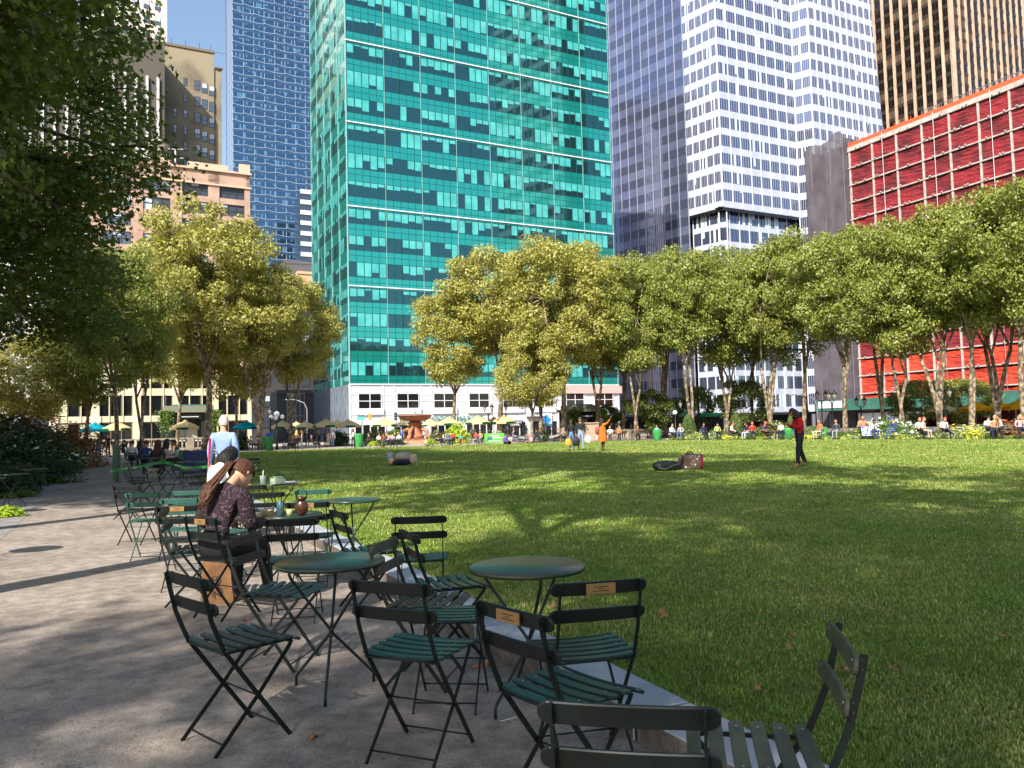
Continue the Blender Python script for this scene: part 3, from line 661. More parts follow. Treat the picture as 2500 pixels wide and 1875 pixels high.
mb = MB(peach.M(fP)); mb.box(-.2, pl + .2, -.3, .35, zTp - .25, zTp); mb.box(-.2, pl + .2, -.1, .2, zTp - 2.3, zTp - 2.05); mb.box(-.2, pl + .2, -.1, .35, zB - .35, zB + .1)
for x in (pl - 11.5, pl - .9): mb.box(x - .6, x + .9, -.5, .15, zTp, zTp + 1.3)
mb.box(pl - 8.5, pl - 3, -.5, -.2, zTp, zTp + .9); peach.part('cornice', mb, mat('peach_trim', srgb(206, 176, 152), .8))
for r in range(nst):
    for i in range(nb):
        a, b_ = zB + r * hs + hs * .34, zB + (r + 1) * hs - .05; window(peach, fP, i * bw + .8, (i + 1) * bw - .8, a, b_, 3, .55 if r > 5 else .15, y=-.3, fr=.14, kind=1)
peach.flush([M_sky_glass, M_wb, mat('sash_dark', srgb(60, 52, 50), .6)])
mb = MB(peach.M(fP)); gl = MB(peach.M(fP)); z3 = [.3, 3.4, zB]
lv = [Z(370, v, 112) for v in (1050, 1031, 1017, 970, 953, 925, 907)]
for a, b_ in ((lv[1], lv[2]), (lv[3], lv[4]), (lv[5], zB)): mb.box(0, pl, -.3, 0, a, b_)
for i in range(nb + 1): mb.box(max(0, i * bw - .5), min(pl, i * bw + .5), -.3, .12, 0, zB)
for i in range(nb * 3): mb.box(i * bw / 3 - .06, i * bw / 3 + .06, -.1, .1, lv[1], zB)
peach.part('cream_cladding', mb, M_cream)
mb = MB(peach.M(fP))
for a, b_ in ((lv[1], lv[2]), (lv[3], lv[4]), (lv[5], lv[6])):
    for i in range(nb + 1): mb.box(max(0, i * bw - .7), min(pl, i * bw + .7), 0, .14, a, b_)
peach.part('pink_blocks', mb, M_pink)
for a, b_ in ((lv[2], lv[3]), (lv[4], lv[5]), (.3, lv[1] - .2)):
    for i in range(nb): window(peach, fP, i * bw + .55, (i + 1) * bw - .55, a, b_, 3, .2, y=-.2, fr=.12)
peach.flush([M_dkint, M_cream, mat('bronze_sash', srgb(120, 104, 80), .5)], 'lower_window')
# rooftop things of the peach block
wt = thing('water_tank', 'weathered wooden rooftop water tank with conical cap', 'water tank', loc=(0, 0, 0))
ctr = W(388, 500, 122); rad = 1.0 * 122 / 1921 * 27; zb_ = Z(388, 415, 122) + .8; wt.location = (ctr.x, ctr.y, zb_)
mb = MB(); mb.lathe([(rad * 1.02, 0), (rad, 3.3)], n=28, cap=True)
for k in range(7): mb.lathe([(rad * 1.03, .2 + k * .45), (rad * 1.035, .26 + k * .45)], n=28, cap=False)
mb.build('tank', mat('grey_wood', srgb(150, 132, 124), .9, col2=srgb(118, 104, 98), scale=3), wt)
mb = MB(); mb.lathe([(rad * 1.08, 3.3), (.05, 4.4)], n=28); mb.build('cap', mat('cap_pale', srgb(190, 178, 176), .8), wt)
mb = MB()
for a in range(4): x = rad * .7 * math.cos(a * 1.57 + .7); y = rad * .7 * math.sin(a * 1.57 + .7); mb.box(x - .12, x + .12, y - .12, y + .12, -4, 0)
mb.build('leg_frame', mat('steel_dark', srgb(70, 66, 66), .6), wt)
rl = thing('roof_frame', 'white pipe frame on the roof beside the water tank', 'rooftop frame'); q = fP(Vector((pl - 14, -3, zTp))); rl.location = q
mb = MB()
for x in (0, 4.5): mb.tube([(x, 0, -.2), (x, 0, 3)], .1, 6)
for z in (1.5, 2.8): mb.tube([(-1, 0, z), (5.5, .3, z - .1)], .07, 6)
mb.tube([(0, 0, 3), (4.5, 0, 1)], .05, 6); mb.build('pipes', M_white, rl)
# ---- grey-white block far left, dark street side, low tops, block for a banded reflection
def plain(name, label, u0, u1, Y, vtop, m, depth=12, win=None, wm=None, bx=0):
    p = W(u0, 1000, Y); p = Vector((p.x, p.y)); L = hit(u1, p, B2); b = Building(name, label, (p.x, p.y, 0)); f = frame(p, B2); zt_ = Z((u0 + u1) / 2, vtop, p.y + L * B2.y / 2)
    mb = MB(b.M(f)); mb.box(-bx, L, -depth, 0, 0, zt_); b.part('wall', mb, m); mb = MB(b.M(f)); mb.box(-bx, L + .15, -.3, .25, zt_ - .5, zt_ + .2); b.part('cornice', mb, m)
    if win:
        cw, ch, ww, wh = win; x = cw / 2 - bx
        while x < L:
            z = ch * .7 + 1
            while z < zt_ - ch * .5: small_window(b, f, x, z, ww, wh, .03); z += ch
            x += cw
        b.wins.reverse(); b.flush(wm or [M_sky_glass, M_wb, mat('sash_dark', srgb(60, 52, 50), .6)])
    return b, f, L, zt_
plain('pale_office_block', 'pale office block behind the left tree trunks at the frame edge', -60, 124, 106, 560, mat('pale_grey_stone', srgb(206, 202, 200), .7), win=(3.0, 4, 2.0, 2.6), bx=30)
plain('shaded_side_street_block', 'dark grey stone block in the side street left of the teal tower', 600, 775, 158, 700, mat('dark_stone', srgb(74, 72, 74), .8, col2=srgb(60, 58, 62), scale=.4), win=(4, 4.2, 1.6, 2.4), bx=10)
b, f, L, zt_ = plain('glass_box_annex', 'low dark annex with a big framed glass bay in the side street', 676, 772, 140, 955, mat('annex_grey', srgb(98, 98, 100), .7), depth=6)
mb = MB(b.M(f)); mb.box(L * .24, L * .68, 0, .5, 1.6, zt_ - .4); b.part('glass_bay', mb, M_sky_glass)
mb = MB(b.M(f))
for t in (.24, .46, .57, .68): mb.box(L * t - .09, L * t + .09, .5, .62, 1.6, zt_ - .4)
for z in (1.6, zt_ * .5, zt_ - .5): mb.box(L * .24, L * .68, .5, .64, z, z + .15)
b.part('bay_frame', mb, M_conc)
plain('white_low_top', 'white and peach stepped roof top between the tree and the teal tower', 695, 775, 215, 640, mat('offwhite', srgb(226, 214, 206), .8), win=(6, 8, 2, 2))
plain('peach_low_top', 'small peach wall top beside the teal tower', 728, 775, 200, 665, mat('peach_low', srgb(224, 184, 144), .8))
b, f, L, zt_ = plain('banded_reflection_block', 'slim block added for the white banded reflection beside the teal tower', 738, 785, 285, 470, mat('band_glass', (.03, .05, .08), .1, spec=1), depth=10)  # slim added block; its white bands stand for a reflection in glass
mb = MB(b.M(f))
for k in range(24): mb.box(0, L, 0, .3, k * 3.9, k * 3.9 + 1.6)
b.part('white_bands', mb, M_white)
# ---- the city behind the photographer that the glass walls mirror
def mirror_city(name, label, x, y, ang, L, H, body, band, period, frac, diag=0, vert=False):
    b = Building(name, label, (x, y, 0)); f = frame((x, y), (math.cos(ang), math.sin(ang))); mb = MB(b.M(f)); mb.box(0, L, -15, 0, 0, H); b.part('wall', mb, body); mb = MB(b.M(f))
    if vert:
        k = 0
        while k * period < L: mb.box(k * period, k * period + period * frac, 0, .5, 0, H); k += 1
    else:
        k = 0
        while k * period < H: mb.box(0, L, 0, .5, k * period, k * period + period * frac); k += 1
        for i in range(int(L / 6)): mb.box(i * 6, i * 6 + .8, 0, .6, 0, H)
    b.part('white_bands', mb, band)
mirror_city('white_striped_tower', 'white striped tower across the park mirrored in the teal glass', 178, 34, R(-78), 44, 200, M_dkint, M_stone, 6.5, .42)
mirror_city('brown_brick_tower', 'brown brick tower south of the park mirrored in the shaded glass facet', -150, 150, R(90), 60, 165, mat('mirror_brick', srgb(150, 104, 84), .8), M_dkint, 3.6, .5)
mirror_city('grey_stone_tower', 'grey stone tower behind the camera mirrored in the glass walls', 90, -60, R(160), 40, 120, mat('mirror_grey', srgb(150, 146, 140), .8), M_dkint, 3.8, .45)
# ------------------------------------------------------------ trees
M_leafL = leafmat('plane_leaf_sunny', srgb(138, 142, 54), srgb(176, 172, 82), srgb(210, 202, 116), .35)  # sunlight is put into the leaf colour
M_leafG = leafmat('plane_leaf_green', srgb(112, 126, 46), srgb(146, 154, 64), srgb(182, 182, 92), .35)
M_leafD = leafmat('plane_leaf_shaded', srgb(70, 92, 30), srgb(104, 122, 42), srgb(146, 150, 64), .45)  # same leaf with shade put into its colour
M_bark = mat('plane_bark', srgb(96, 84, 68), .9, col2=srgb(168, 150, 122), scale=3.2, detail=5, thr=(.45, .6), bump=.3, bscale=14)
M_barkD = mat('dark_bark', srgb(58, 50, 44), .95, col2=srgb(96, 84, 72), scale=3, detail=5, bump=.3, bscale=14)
def bend(a, b, k, rnd, n=5):
    out = []; L = (b - a).length; off = Vector((rnd.uniform(-1, 1), rnd.uniform(-1, 1), rnd.uniform(-.3, .6))) * L * k
    for i in range(n + 1): t = i / n; out.append(a.lerp(b, t) + off * math.sin(math.pi * t))
    return out
def tree_meshes(seed, H, Rc, fork, rt, nl, ls, nclump=46, low=.3, hexa=False, droop=0, stems=1, cr=(1.1, 1.9)):
    rnd = random.Random(seed); rs = np.random.RandomState(seed); tk = MB()
    zc = (H * low + H) / 2; hz = H * (1 - low) / 2; clumps = []
    for i in range(nclump):
        for _ in range(20):
            d = Vector((rnd.gauss(0, 1), rnd.gauss(0, 1), rnd.gauss(0, 1))).normalized(); r = rnd.uniform(.45, 1) ** .6
            p = Vector((d.x * Rc * r, d.y * Rc * r, zc + d.z * hz * r)); cr_ = rnd.uniform(*cr)
            # crown narrows a little at its foot, broad rounded top
            if d.z < 0: p.x *= 1 + .0 * d.z; 
            if all((p - q).length > .65 * (cr_ + c2) * .75 for q, c2 in clumps): break
        clumps.append((p, cr_))
    forks = []
    for s in range(stems):
        base = Vector((rnd.uniform(-.3, .3) * (stems > 1), rnd.uniform(-.3, .3) * (stems > 1), -.05)); top = Vector((rnd.uniform(-.5, .5) + (s - (stems - 1) / 2) * 1.2, rnd.uniform(-.5, .5), fork * rnd.uniform(.85, 1.1)))
        pts = bend(base, top, .05, rnd, 6); r0 = rt * (1 if stems == 1 else .75)
        tk.tube(pts, [r0 * (1.35 if i == 0 else 1.08 if i == 1 else 1 - .25 * i / 6) for i in range(7)], 10)
        forks.append((top, r0 * .75))
    limbs = []
    for s, (top, r0) in enumerate(forks):
        nlb = rnd.choice([3, 4, 4, 5]) if stems == 1 else 3
        for k in range(nlb):
            a = 6.283 * (k + rnd.random() * .6) / nlb + s; q = top + Vector((math.cos(a) * Rc * rnd.uniform(.3, .55), math.sin(a) * Rc * rnd.uniform(.3, .55), (zc - top.z) * rnd.uniform(.7, 1.4) + hz * rnd.uniform(-.1, .4)))
            pts = bend(top, q, .12, rnd, 6); rads = [r0 * .72 * (1 - .11 * i) for i in range(7)]; tk.tube(pts, rads, 7); limbs += list(zip(pts, rads))[1:]
    for p, c in clumps:
        q, r0 = min(limbs, key=lambda l: (l[0] - p).length + (3 if l[0].z > p.z + 1.5 else 0)); pts = bend(q, p, .1, rnd, 4); tk.tube(pts, [min(r0, .13) * (1 - .2 * i) for i in range(5)], 5)
        for _ in range(3):
            e = p + Vector((rnd.gauss(0, 1), rnd.gauss(0, 1), rnd.gauss(0, .6))) * c * .6; tk.tube([pts[3], (pts[3] + e) / 2 + Vector((0, 0, .1)), e], [.045, .03, .012], 4)
    # leaves
    w_ = np.array([c ** 2 for _, c in clumps]); w_ /= w_.sum(); idx = rs.choice(len(clumps), nl, p=w_)
    cen = np.array([tuple(p) for p, _ in clumps])[idx]; cr_ = np.array([c for _, c in clumps])[idx]
    d = rs.normal(size=(nl, 3)); d /= np.linalg.norm(d, axis=1)[:, None]; rad = cr_ * (.35 + .75 * rs.rand(nl) ** .6)
    # knobbly clumps
    k1 = rs.rand(len(clumps), 3)[idx] * 6; rad = rad * (1 + .22 * np.sin(d[:, 0] * 5 + k1[:, 0]) * np.sin(d[:, 1] * 5 + k1[:, 1]) + .12 * np.sin(d[:, 2] * 9 + k1[:, 2]))
    P = cen + d * rad[:, None] * np.array([1.15, 1.15, .8]); P[:, 2] -= droop * np.maximum(0, np.hypot(P[:, 0], P[:, 1]) / Rc - .6) * rs.rand(nl)
    nrm = d * .6 + rs.normal(size=(nl, 3)) * .55 + np.array([0, 0, .5]); nrm /= np.linalg.norm(nrm, axis=1)[:, None]
    t = np.cross(nrm, rs.normal(size=(nl, 3))); t /= np.linalg.norm(t, axis=1)[:, None] + 1e-9; b = np.cross(nrm, t); s = (ls * (.6 + .8 * rs.rand(nl)))[:, None]
    if hexa:
        ang = np.array([0, .55, 1.1, 1.9, 2.6, 3.68, 4.38, 5.18, 5.73]); rr_ = np.array([1, .5, .85, .42, .6, .6, .42, .85, .5])
        V = np.stack([P + (t * math.cos(a) * q + b * math.sin(a) * q) * s for a, q in zip(ang, rr_)], 1); n_ = 9
        V[:, :, :] += nrm[:, None, :] * (np.abs(np.sin(ang)) * rr_)[None, :, None] * s[:, None, :] * .25
        F = (np.arange(nl) * 9)[:, None] + np.arange(9)[None]; crown = fastmesh('crown', V.reshape(-1, 3), F.ravel(), 9, [])
    else:
        V = np.stack([P - t * s, P - b * s * .55 + nrm * s * .15, P + t * s, P + b * s * .55 + nrm * s * .15], 1)
        F = (np.arange(nl) * 4)[:, None] + np.arange(4)[None]; crown = fastmesh('crown', V.reshape(-1, 3), F.ravel(), 4, [])
    return tk.mesh('trunk', [M_bark]), crown
def with_mats(me, ms):
    me = me.copy(); me.materials.clear()
    for x in ms: me.materials.append(x)
    return me
PROT = {}
def proto(k):
    if k in PROT: return PROT[k]
    if k[0] == 'far': me = tree_meshes(10 + k[1], 19, 5.6, 6.0, .27, 36000, .135, nclump=84, low=.36, cr=(.7, 1.35), stems=1 + k[1] % 2)
    if k[0] == 'low': me = tree_meshes(30 + k[1], 15, 5.2, 4, .24, 30000, .135, nclump=74, low=.3, cr=(.8, 1.4))
    if k[0] == 'twin': me = tree_meshes(40 + k[1], 18, 5.6, 6.5, .3, 34000, .135, nclump=78, low=.46, stems=2 + k[1] % 2, cr=(.7, 1.3))
    if k[0] == 'near': me = tree_meshes(60 + k[1], 21, 6.4, 6.5, .42, 60000, .115, nclump=72, low=.22, hexa=True, droop=1.2, cr=(1.1, 1.7))
    if k[0] == 'thin': me = tree_meshes(70 + k[1], 21, 6.4, 6.5, .3, 10500, .15, nclump=22, low=.32, droop=.4, cr=(.9, 1.5))  # sparse crown shaped for dappled shade, out of view
    if k[0] == 'high': me = tree_meshes(75 + k[1], 21, 6.4, 9, .2, 9500, .16, nclump=30, low=.5, droop=.2, cr=(.8, 1.5))  # high crown shaped to shade the lawn but not the path
    if k[0] == 'small': me = tree_meshes(80 + k[1], 7, 3.0, 2.2, .12, 9000, .13, nclump=26, low=.25, cr=(.6, 1.0))
    PROT[k] = me; return me
def tree(name, label, loc, H, Rr, k, leaf, rz=None, group=None, bark=None, cat='tree'):
    tm, cm = proto(k); base = {'far': (19, 5.6), 'low': (15, 5.2), 'twin': (18, 5.6), 'near': (21, 6.4), 'thin': (21, 6.4), 'high': (21, 6.4), 'small': (7, 3)}[k[0]]
    key = (k, leaf.name, (bark or M_bark).name)
    if key not in PROT: PROT[key] = (with_mats(tm, [bark or M_bark]), with_mats(cm, [leaf]))
    tm, cm = PROT[key]; r = thing(name, label, cat, loc, rnd_t.uniform(0, 6.28) if rz is None else rz, group)
    sz = H / base[0]; r.scale = (Rr / base[1], Rr / base[1], sz)
    link('trunk', tm, r); link('crown', cm, r); return r
rnd_t = random.Random(77)
def ftree(u, Y, vtop, Rpx, k, leaf, label, bark=None, du=0, name='plane_tree', group='plane trees around the lawn'):
    p = gx(u, Y); H = W(u, vtop, Y).z; R_ = Rpx * Y / 1921
    return tree(name, label, p, H, R_, k, leaf, group=group, bark=bark)
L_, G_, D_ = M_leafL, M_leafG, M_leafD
# middle group behind the fountain plaza (sunlit, yellowish)
ftree(1113, 84, 700, 100, ('far', 0), L_, 'small sunlit plane tree right of the fountain in front of the teal tower')
ftree(1217, 82, 612, 138, ('twin', 0), L_, 'sunlit plane tree with a forked trunk behind the teal shirted child')
ftree(1318, 88, 640, 118, ('far', 1), L_, 'slim dark trunked plane tree left of the blue logo sign')
ftree(1372, 78, 582, 138, ('far', 2), L_, 'big plane tree with mottled trunk beside the right kiosk')
ftree(1300, 76, 800, 90, ('low', 0), L_, 'plane tree with the lowest yellow foliage left of the right kiosk')
ftree(1455, 84, 600, 110, ('far', 3), L_, 'plane tree behind the woman in orange')
# right rows along the north side, coming closer to the right
spec = [(1520, 86, 618, 100, ('far', 0), G_, 'plane tree right of the woman in orange'),
        (1556, 78, 628, 96, ('far', 1), G_, 'thin pale trunked plane tree above the stone balustrade'),
        (1628, 84, 612, 108, ('twin', 1), G_, 'plane tree behind the beige umbrella by the balustrade'),
        (1690, 76, 618, 104, ('twin', 0), G_, 'leaning plane tree right of the first clipped cone bush'),
        (1772, 80, 610, 112, ('far', 3), G_, 'plane tree with forked trunk behind the second clipped cone bush'),
        (1838, 84, 600, 100, ('far', 1), G_, 'plane tree behind the bushes left of the woman in red'),
        (1884, 74, 592, 112, ('twin', 1), G_, 'dark trunked plane tree rising behind the woman in red'),
        (1962, 76, 572, 116, ('far', 2), G_, 'plane tree between the woman in red and the double lantern'),
        (2070, 66, 560, 128, ('twin', 1), G_, 'thick double trunked plane tree at the grey netted scaffold'),
        (2160, 68, 540, 124, ('twin', 0), G_, 'dark plane tree at the left end of the red netted building'),
        (2205, 62, 545, 118, ('far', 1), G_, 'forked plane tree behind the white flowering bush'),
        (2290, 60, 520, 132, ('twin', 1), G_, 'plane tree behind the beige umbrella near the yellow ones'),
        (2370, 58, 510, 136, ('twin', 0), G_, 'plane tree left of the yellow umbrellas'),
        (2440, 60, 478, 138, ('twin', 1), G_, 'plane tree between the yellow umbrellas'),
        (2500, 54, 452, 160, ('twin', 0), G_, 'tall plane tree at the right edge of the photo'),
        (2600, 56, 440, 170, ('far', 1), G_, 'plane tree just cut by the right edge')]
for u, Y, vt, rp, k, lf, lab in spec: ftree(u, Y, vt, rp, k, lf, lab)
# small dark understorey trees
for u, Y, vt, rp, lab in ((1590, 82, 950, 52, 'small dark understorey tree over the balustrade umbrella'), (1822, 82, 925, 62, 'small dark understorey tree between the cone bushes'), (1700, 92, 940, 46, 'small dark understorey tree behind the first cone bush'),
                          (2250, 74, 925, 70, 'light green honey locust sapling in front of the red netting'), (2360, 78, 922, 66, 'light green sapling in front of the orange netting'), (1480, 92, 985, 40, 'small ivy clad tree right of the kiosk')):
    ftree(u, Y, vt, rp, ('small', 0), G_ if 'light' in lab else D_, lab, bark=M_barkD, name='small_tree', group='small trees under the planes')
# left group
ftree(500, 70, 492, 172, ('far', 0), L_, 'tall golden green plane tree standing left of the man in the blue shirt')
ftree(285, 52, 600, 120, ('far', 2), G_, 'plane tree just right of the big dark tree at left')
ftree(350, 62, 610, 112, ('far', 3), L_, 'plane tree with a straight pale trunk left of the kiosk')
ftree(432, 74, 600, 100, ('low', 1), L_, 'plane tree behind the left kiosk')
ftree(632, 72, 640, 112, ('twin', 1), L_, 'plane tree with twin pale trunks right of the man in the blue shirt')
ftree(715, 80, 668, 112, ('far', 1), L_, 'plane tree leaning towards the teal tower corner')
ftree(575, 78, 700, 90, ('low', 0), L_, 'plane tree behind the teal umbrella')
ftree(60, 58, 820, 120, ('low', 0), L_, 'low plane tree at the far left beyond the flower bed')
ftree(210, 60, 700, 110, ('low', 1), G_, 'plane tree above the flower bed on the left')
# shade trees of the near promenade; unseen crowns are thinned and raised for dapples
i = 0
for p_, ss in ((-9.5, (-20, -11, -2.5, 4, 10.5, 13, 22.5, 32, 43)), (-17, (-16, 18, 28, 38, 49)), (-4.2, (-11.5,))):
    for s in ss:
        hi = s in (-2.5, 4, 10.5)  # unseen extra trees, placed only to dapple the lawn
        q = grid((-5.5 if hi else p_) + rnd_t.uniform(-.5, .5), s + rnd_t.uniform(-.6, .6)); H = rnd_t.uniform(20, 23)
        lab = ('unseen tall tree added to shade the foreground, %s' if p_ > -5 else 'big dark shade tree of the near promenade row, %s' if p_ > -12 else 'big dark shade tree of the outer promenade row, %s') % ['far behind the camera', 'well behind the camera', 'behind the camera', 'just behind the camera', 'nearest the camera', 'overhanging the upper left of the photo', 'second from the upper left corner', 'third along the path', 'fourth along the path', 'at the path end'][min(i, 9)]
        i += 1
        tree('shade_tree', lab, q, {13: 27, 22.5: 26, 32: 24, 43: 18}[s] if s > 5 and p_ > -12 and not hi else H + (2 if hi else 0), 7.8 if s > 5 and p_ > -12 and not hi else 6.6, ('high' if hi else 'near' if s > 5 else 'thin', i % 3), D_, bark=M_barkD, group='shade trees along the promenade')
    i = 0
# ------------------------------------------------------------ shrubs, flower beds
def shrub_mesh(seed, n, ls, shape='round', clumps=14):
    rs = np.random.RandomState(seed); c = rs.normal(size=(clumps, 3)); c /= np.linalg.norm(c, axis=1)[:, None]; c *= (.3 + .45 * rs.rand(clumps))[:, None]; c[:, 2] = np.abs(c[:, 2]) + .15
    if shape == 'cone':
        z = rs.rand(n) ** 1.1; r = np.sqrt(np.maximum(0, 1 - z ** 1.7)) * (.93 + .1 * rs.rand(n)); a = rs.rand(n) * 6.283; P = np.c_[r * np.cos(a) * .5, r * np.sin(a) * .5, z]; d = np.c_[np.cos(a), np.sin(a), z * .6]
    else:
        d = rs.normal(size=(n, 3)); d /= np.linalg.norm(d, axis=1)[:, None]; k = rs.choice(clumps, n); P = c[k] * .55 + d * (.16 + .13 * rs.rand(n, 1)); P[:, 2] = np.maximum(.02, P[:, 2])
    nr = d * .7 + rs.normal(size=(n, 3)) * .5 + np.array([0, 0, .4]); nr /= np.linalg.norm(nr, axis=1)[:, None]
    t = np.cross(nr, rs.normal(size=(n, 3))); t /= np.linalg.norm(t, axis=1)[:, None] + 1e-9; b = np.cross(nr, t); s = (ls * (.6 + .8 * rs.rand(n)))[:, None]
    V = np.stack([P - t * s, P - b * s * .5, P + t * s, P + b * s * .5], 1); return V, n
def shrub(name, label, loc, w_, h, leafm, seed=1, n=2600, ls=.045, flowers=None, shape='round', nf=160, cat='shrub', group=None, depth=None):
    V, n = shrub_mesh(seed, n, ls, shape); rs = np.random.RandomState(seed + 5); mi = np.zeros(n, int); mats = [leafm]
    if flowers:
        mats += flowers; k = rs.choice(n, nf * len(flowers), replace=False); mi[k] = 1 + rs.choice(len(flowers), len(k))
        c = V[k].mean(1, keepdims=True); out = c - np.array([0, 0, .35]); out /= np.linalg.norm(out, axis=2)[:, :, None] + 1e-9; V[k] = (V[k] - c) * 1.25 + c * 1.0 + out * .045
    me = fastmesh('foliage', V.reshape(-1, 3), np.arange(n * 4), 4, mats, mi); r = thing(name, label, cat, loc, seed * 1.3, group); r.scale = (w_ * 1.15, (depth or w_) * 1.15, h * 1.1) if shape == 'round' else (w_, w_, h)
    link('foliage', me, r)
    mb = MB(); rd = random.Random(seed)
    for i in range(5): a = rd.uniform(0, 6.28); mb.tube([(0, 0, 0), (.12 * math.cos(a), .12 * math.sin(a), .25), (.3 * math.cos(a), .3 * math.sin(a), .5)], [.02, .015, .006], 4)
    mb.build('stems', M_barkD, r); return r
F_white = mat('flower_white', srgb(240, 240, 236), .7); F_yel = mat('flower_yellow', srgb(235, 226, 70), .7); F_or = mat('flower_orange', srgb(220, 120, 60), .7); F_pk = mat('flower_pink', srgb(220, 120, 150), .7); F_red = mat('flower_crimson', srgb(170, 50, 50), .7); F_peach = mat('flower_peach', srgb(240, 190, 160), .7)
M_s1 = leafmat('shrub_dark', srgb(30, 52, 20), srgb(50, 76, 28), srgb(80, 100, 44), .3); M_s2 = leafmat('shrub_green', srgb(72, 104, 36), srgb(108, 138, 50), srgb(150, 170, 70), .3)
M_s3 = leafmat('shrub_lime', srgb(150, 180, 40), srgb(182, 205, 60), srgb(210, 225, 90), .35); M_s4 = leafmat('shrub_rust', srgb(96, 60, 30), srgb(130, 84, 40), srgb(160, 116, 60), .3); M_s5 = leafmat('shrub_silver', srgb(110, 128, 108), srgb(150, 164, 144), srgb(186, 196, 180), .3)
M_s6 = leafmat('shrub_cream', srgb(170, 176, 110), srgb(204, 206, 140), srgb(228, 228, 180), .3); M_cone = leafmat('yew', srgb(58, 78, 28), srgb(84, 104, 38), srgb(112, 128, 50), .2)
def gs(u, vb, w_px, vt, Y): p = gx(u, Y); return p, w_px * Y / 1921, W(u, vt, Y).z
bl = [ # left flower bed: u, Y, width m, height m
 ('tall dark bush at the far left of the flower bed', 20, 24, 4.6, 3.0, M_s1, None), ('dark bush speckled with white flowers in the left bed', 95, 30, 5.2, 3.3, M_s1, [F_white]),
 ('rusty brown leaved bush behind the left flower bed', 130, 38, 6, 3.6, M_s4, [F_or]), ('dark rounded bush at the path end of the left bed', 175, 44, 5.5, 3.6, M_s4, None),
 ('low dark green clump beside the bistro tables at left', 60, 21, 2.6, 1.5, M_s1, None), ('leafy dark clump midway along the left bed', 120, 26, 3.2, 1.6, M_s1, None),
 ('bush with peach flower spike in the left bed', 150, 33, 2.4, 1.6, M_s2, [F_peach]), ('bright feathery green plant in the left bed', 178, 38, 2.4, 2.0, M_s2, None),
 ('silvery grey green bush near the path in the left bed', 196, 40, 2.4, 1.5, M_s5, [F_white]), ('green clump nearest the walking masked person', 208, 44, 2.4, 1.3, M_s2, [F_white]),
 ('dark clump in front of the silvery bush', 172, 33, 2.0, 1.0, M_s1, None)]
for j, (lab, u, Y, w_, h, mt, fl_) in enumerate(bl):
    p = gx(u, Y) - Vector((*B2, 0)) * (w_ * .3); shrub('shrub', lab, p, w_, h, mt, j + 3, 15000, .016, fl_, nf=420, group='shrubs in the left flower bed')
for j, (u, v, w_, lab) in enumerate(((8, 1262, .6, 'lime green leafy plant under the left bistro table'), (118, 1178, .7, 'small lime green plant at the bed corner'), (140, 1158, .55, 'smallest lime plant beside the bed edging'), (48, 1215, .7, 'mid green plant behind the left bistro table'))):
    shrub('edging_plant', lab, G(u, v), w_, w_ * .45, M_s3 if j < 3 else M_s2, 40 + j, 900, .07, cat='plant', group='lime plants along the left bed')
mb = MB(); 
for (u0, v0, u1, v1) in ((60, 1180, 108, 1176), (140, 1153, 152, 1146)):
    a, b_ = G(u0, v0), G(u1, v1); d = (b_ - a).normalized(); nn = Vector((-d.y, d.x, 0)) * .12; mb.add([a, b_, b_ + nn, a + nn] and [(q.x, q.y, z) for z in (0, .22) for q in (a, b_, b_ + nn, a + nn)], [(4, 5, 6, 7), (0, 1, 5, 4), (1, 2, 6, 5), (2, 3, 7, 6), (3, 0, 4, 7)])
tag(mb.build('bed_edging', M_conc), 'low stone edging blocks of the left flower bed', 'edging')
# cones, far flower bed on the right
Yf = lambda u: (Vector(far[5 if u < 1825 else 6][:2]).lerp(Vector(far[6 if u < 1825 else 7][:2]), min(1, max(0, (u - (1650 if u < 1825 else 2000)) / (350 if u < 1825 else 500)))).y)
def edgeY(u):   # depth of the lawn's far edge in column u
    pts = far[:-1]
    for a, b_ in zip(pts, pts[1:]):
        a2, b2_ = Vector(a[:2]), Vector(b_[:2]); d = b2_ - a2; t = hit(u, a2, d)
        if -.02 <= t <= 1.02: return (a2 + d * t).y
    return pts[-1].y
for u, vt, wpx, lab in ((1681, 1012, 44, 'clipped cone bush left of the leaning tree'), (1796, 1010, 44, 'clipped cone bush in the middle of the far bed'), (1935, 1004, 34, 'clipped cone bush partly behind the woman in red')):
    Y = edgeY(u) + 5; p, w_, h = gs(u, 0, wpx, vt, Y); shrub('cone_bush', lab, p, w_ * .95, h, M_cone, 60 + u % 7, 5200, .03, shape='cone', cat='clipped bush', group='clipped cone bushes')
fb = [(1720, 1052, 60, M_s2, None, 'green bush right of the first cone'), (1745, 1035, 60, M_s2, [F_white], 'grey green bush left of the second cone'), (1710, 1045, 80, M_s6, [F_yel], 'cream yellow bush under the first cone'),
      (1840, 1030, 50, M_s2, [F_yel], 'light green bush right of the second cone'), (1862, 1012, 60, M_s4, None, 'brown twiggy bush behind the far bed'), (1900, 1008, 66, M_s2, [F_white], 'white flowered bush left of the woman in red'),
      (1985, 1020, 40, M_s2, [F_white], 'bush right of the woman in red'), (2110, 1010, 70, M_s2, [F_yel], 'olive bush left of the shirtless man'), (2180, 1000, 92, M_s2, [F_white, F_white], 'big white flowering bush right of the shirtless man'),
      (2305, 1020, 40, M_s2, [F_or], 'small orange tipped bush under the beige umbrella'), (2370, 1022, 90, M_s6, [F_yel], 'pale yellow bush left of the white shirted pair'), (2440, 1030, 50, M_s6, None, 'pale bush behind the white shirted pair'),
      (2475, 1000, 80, M_s4, [F_or], 'round orange brown bush at the right edge'), (2060, 1040, 50, M_s2, None, 'green bush right of the big double lamp')]
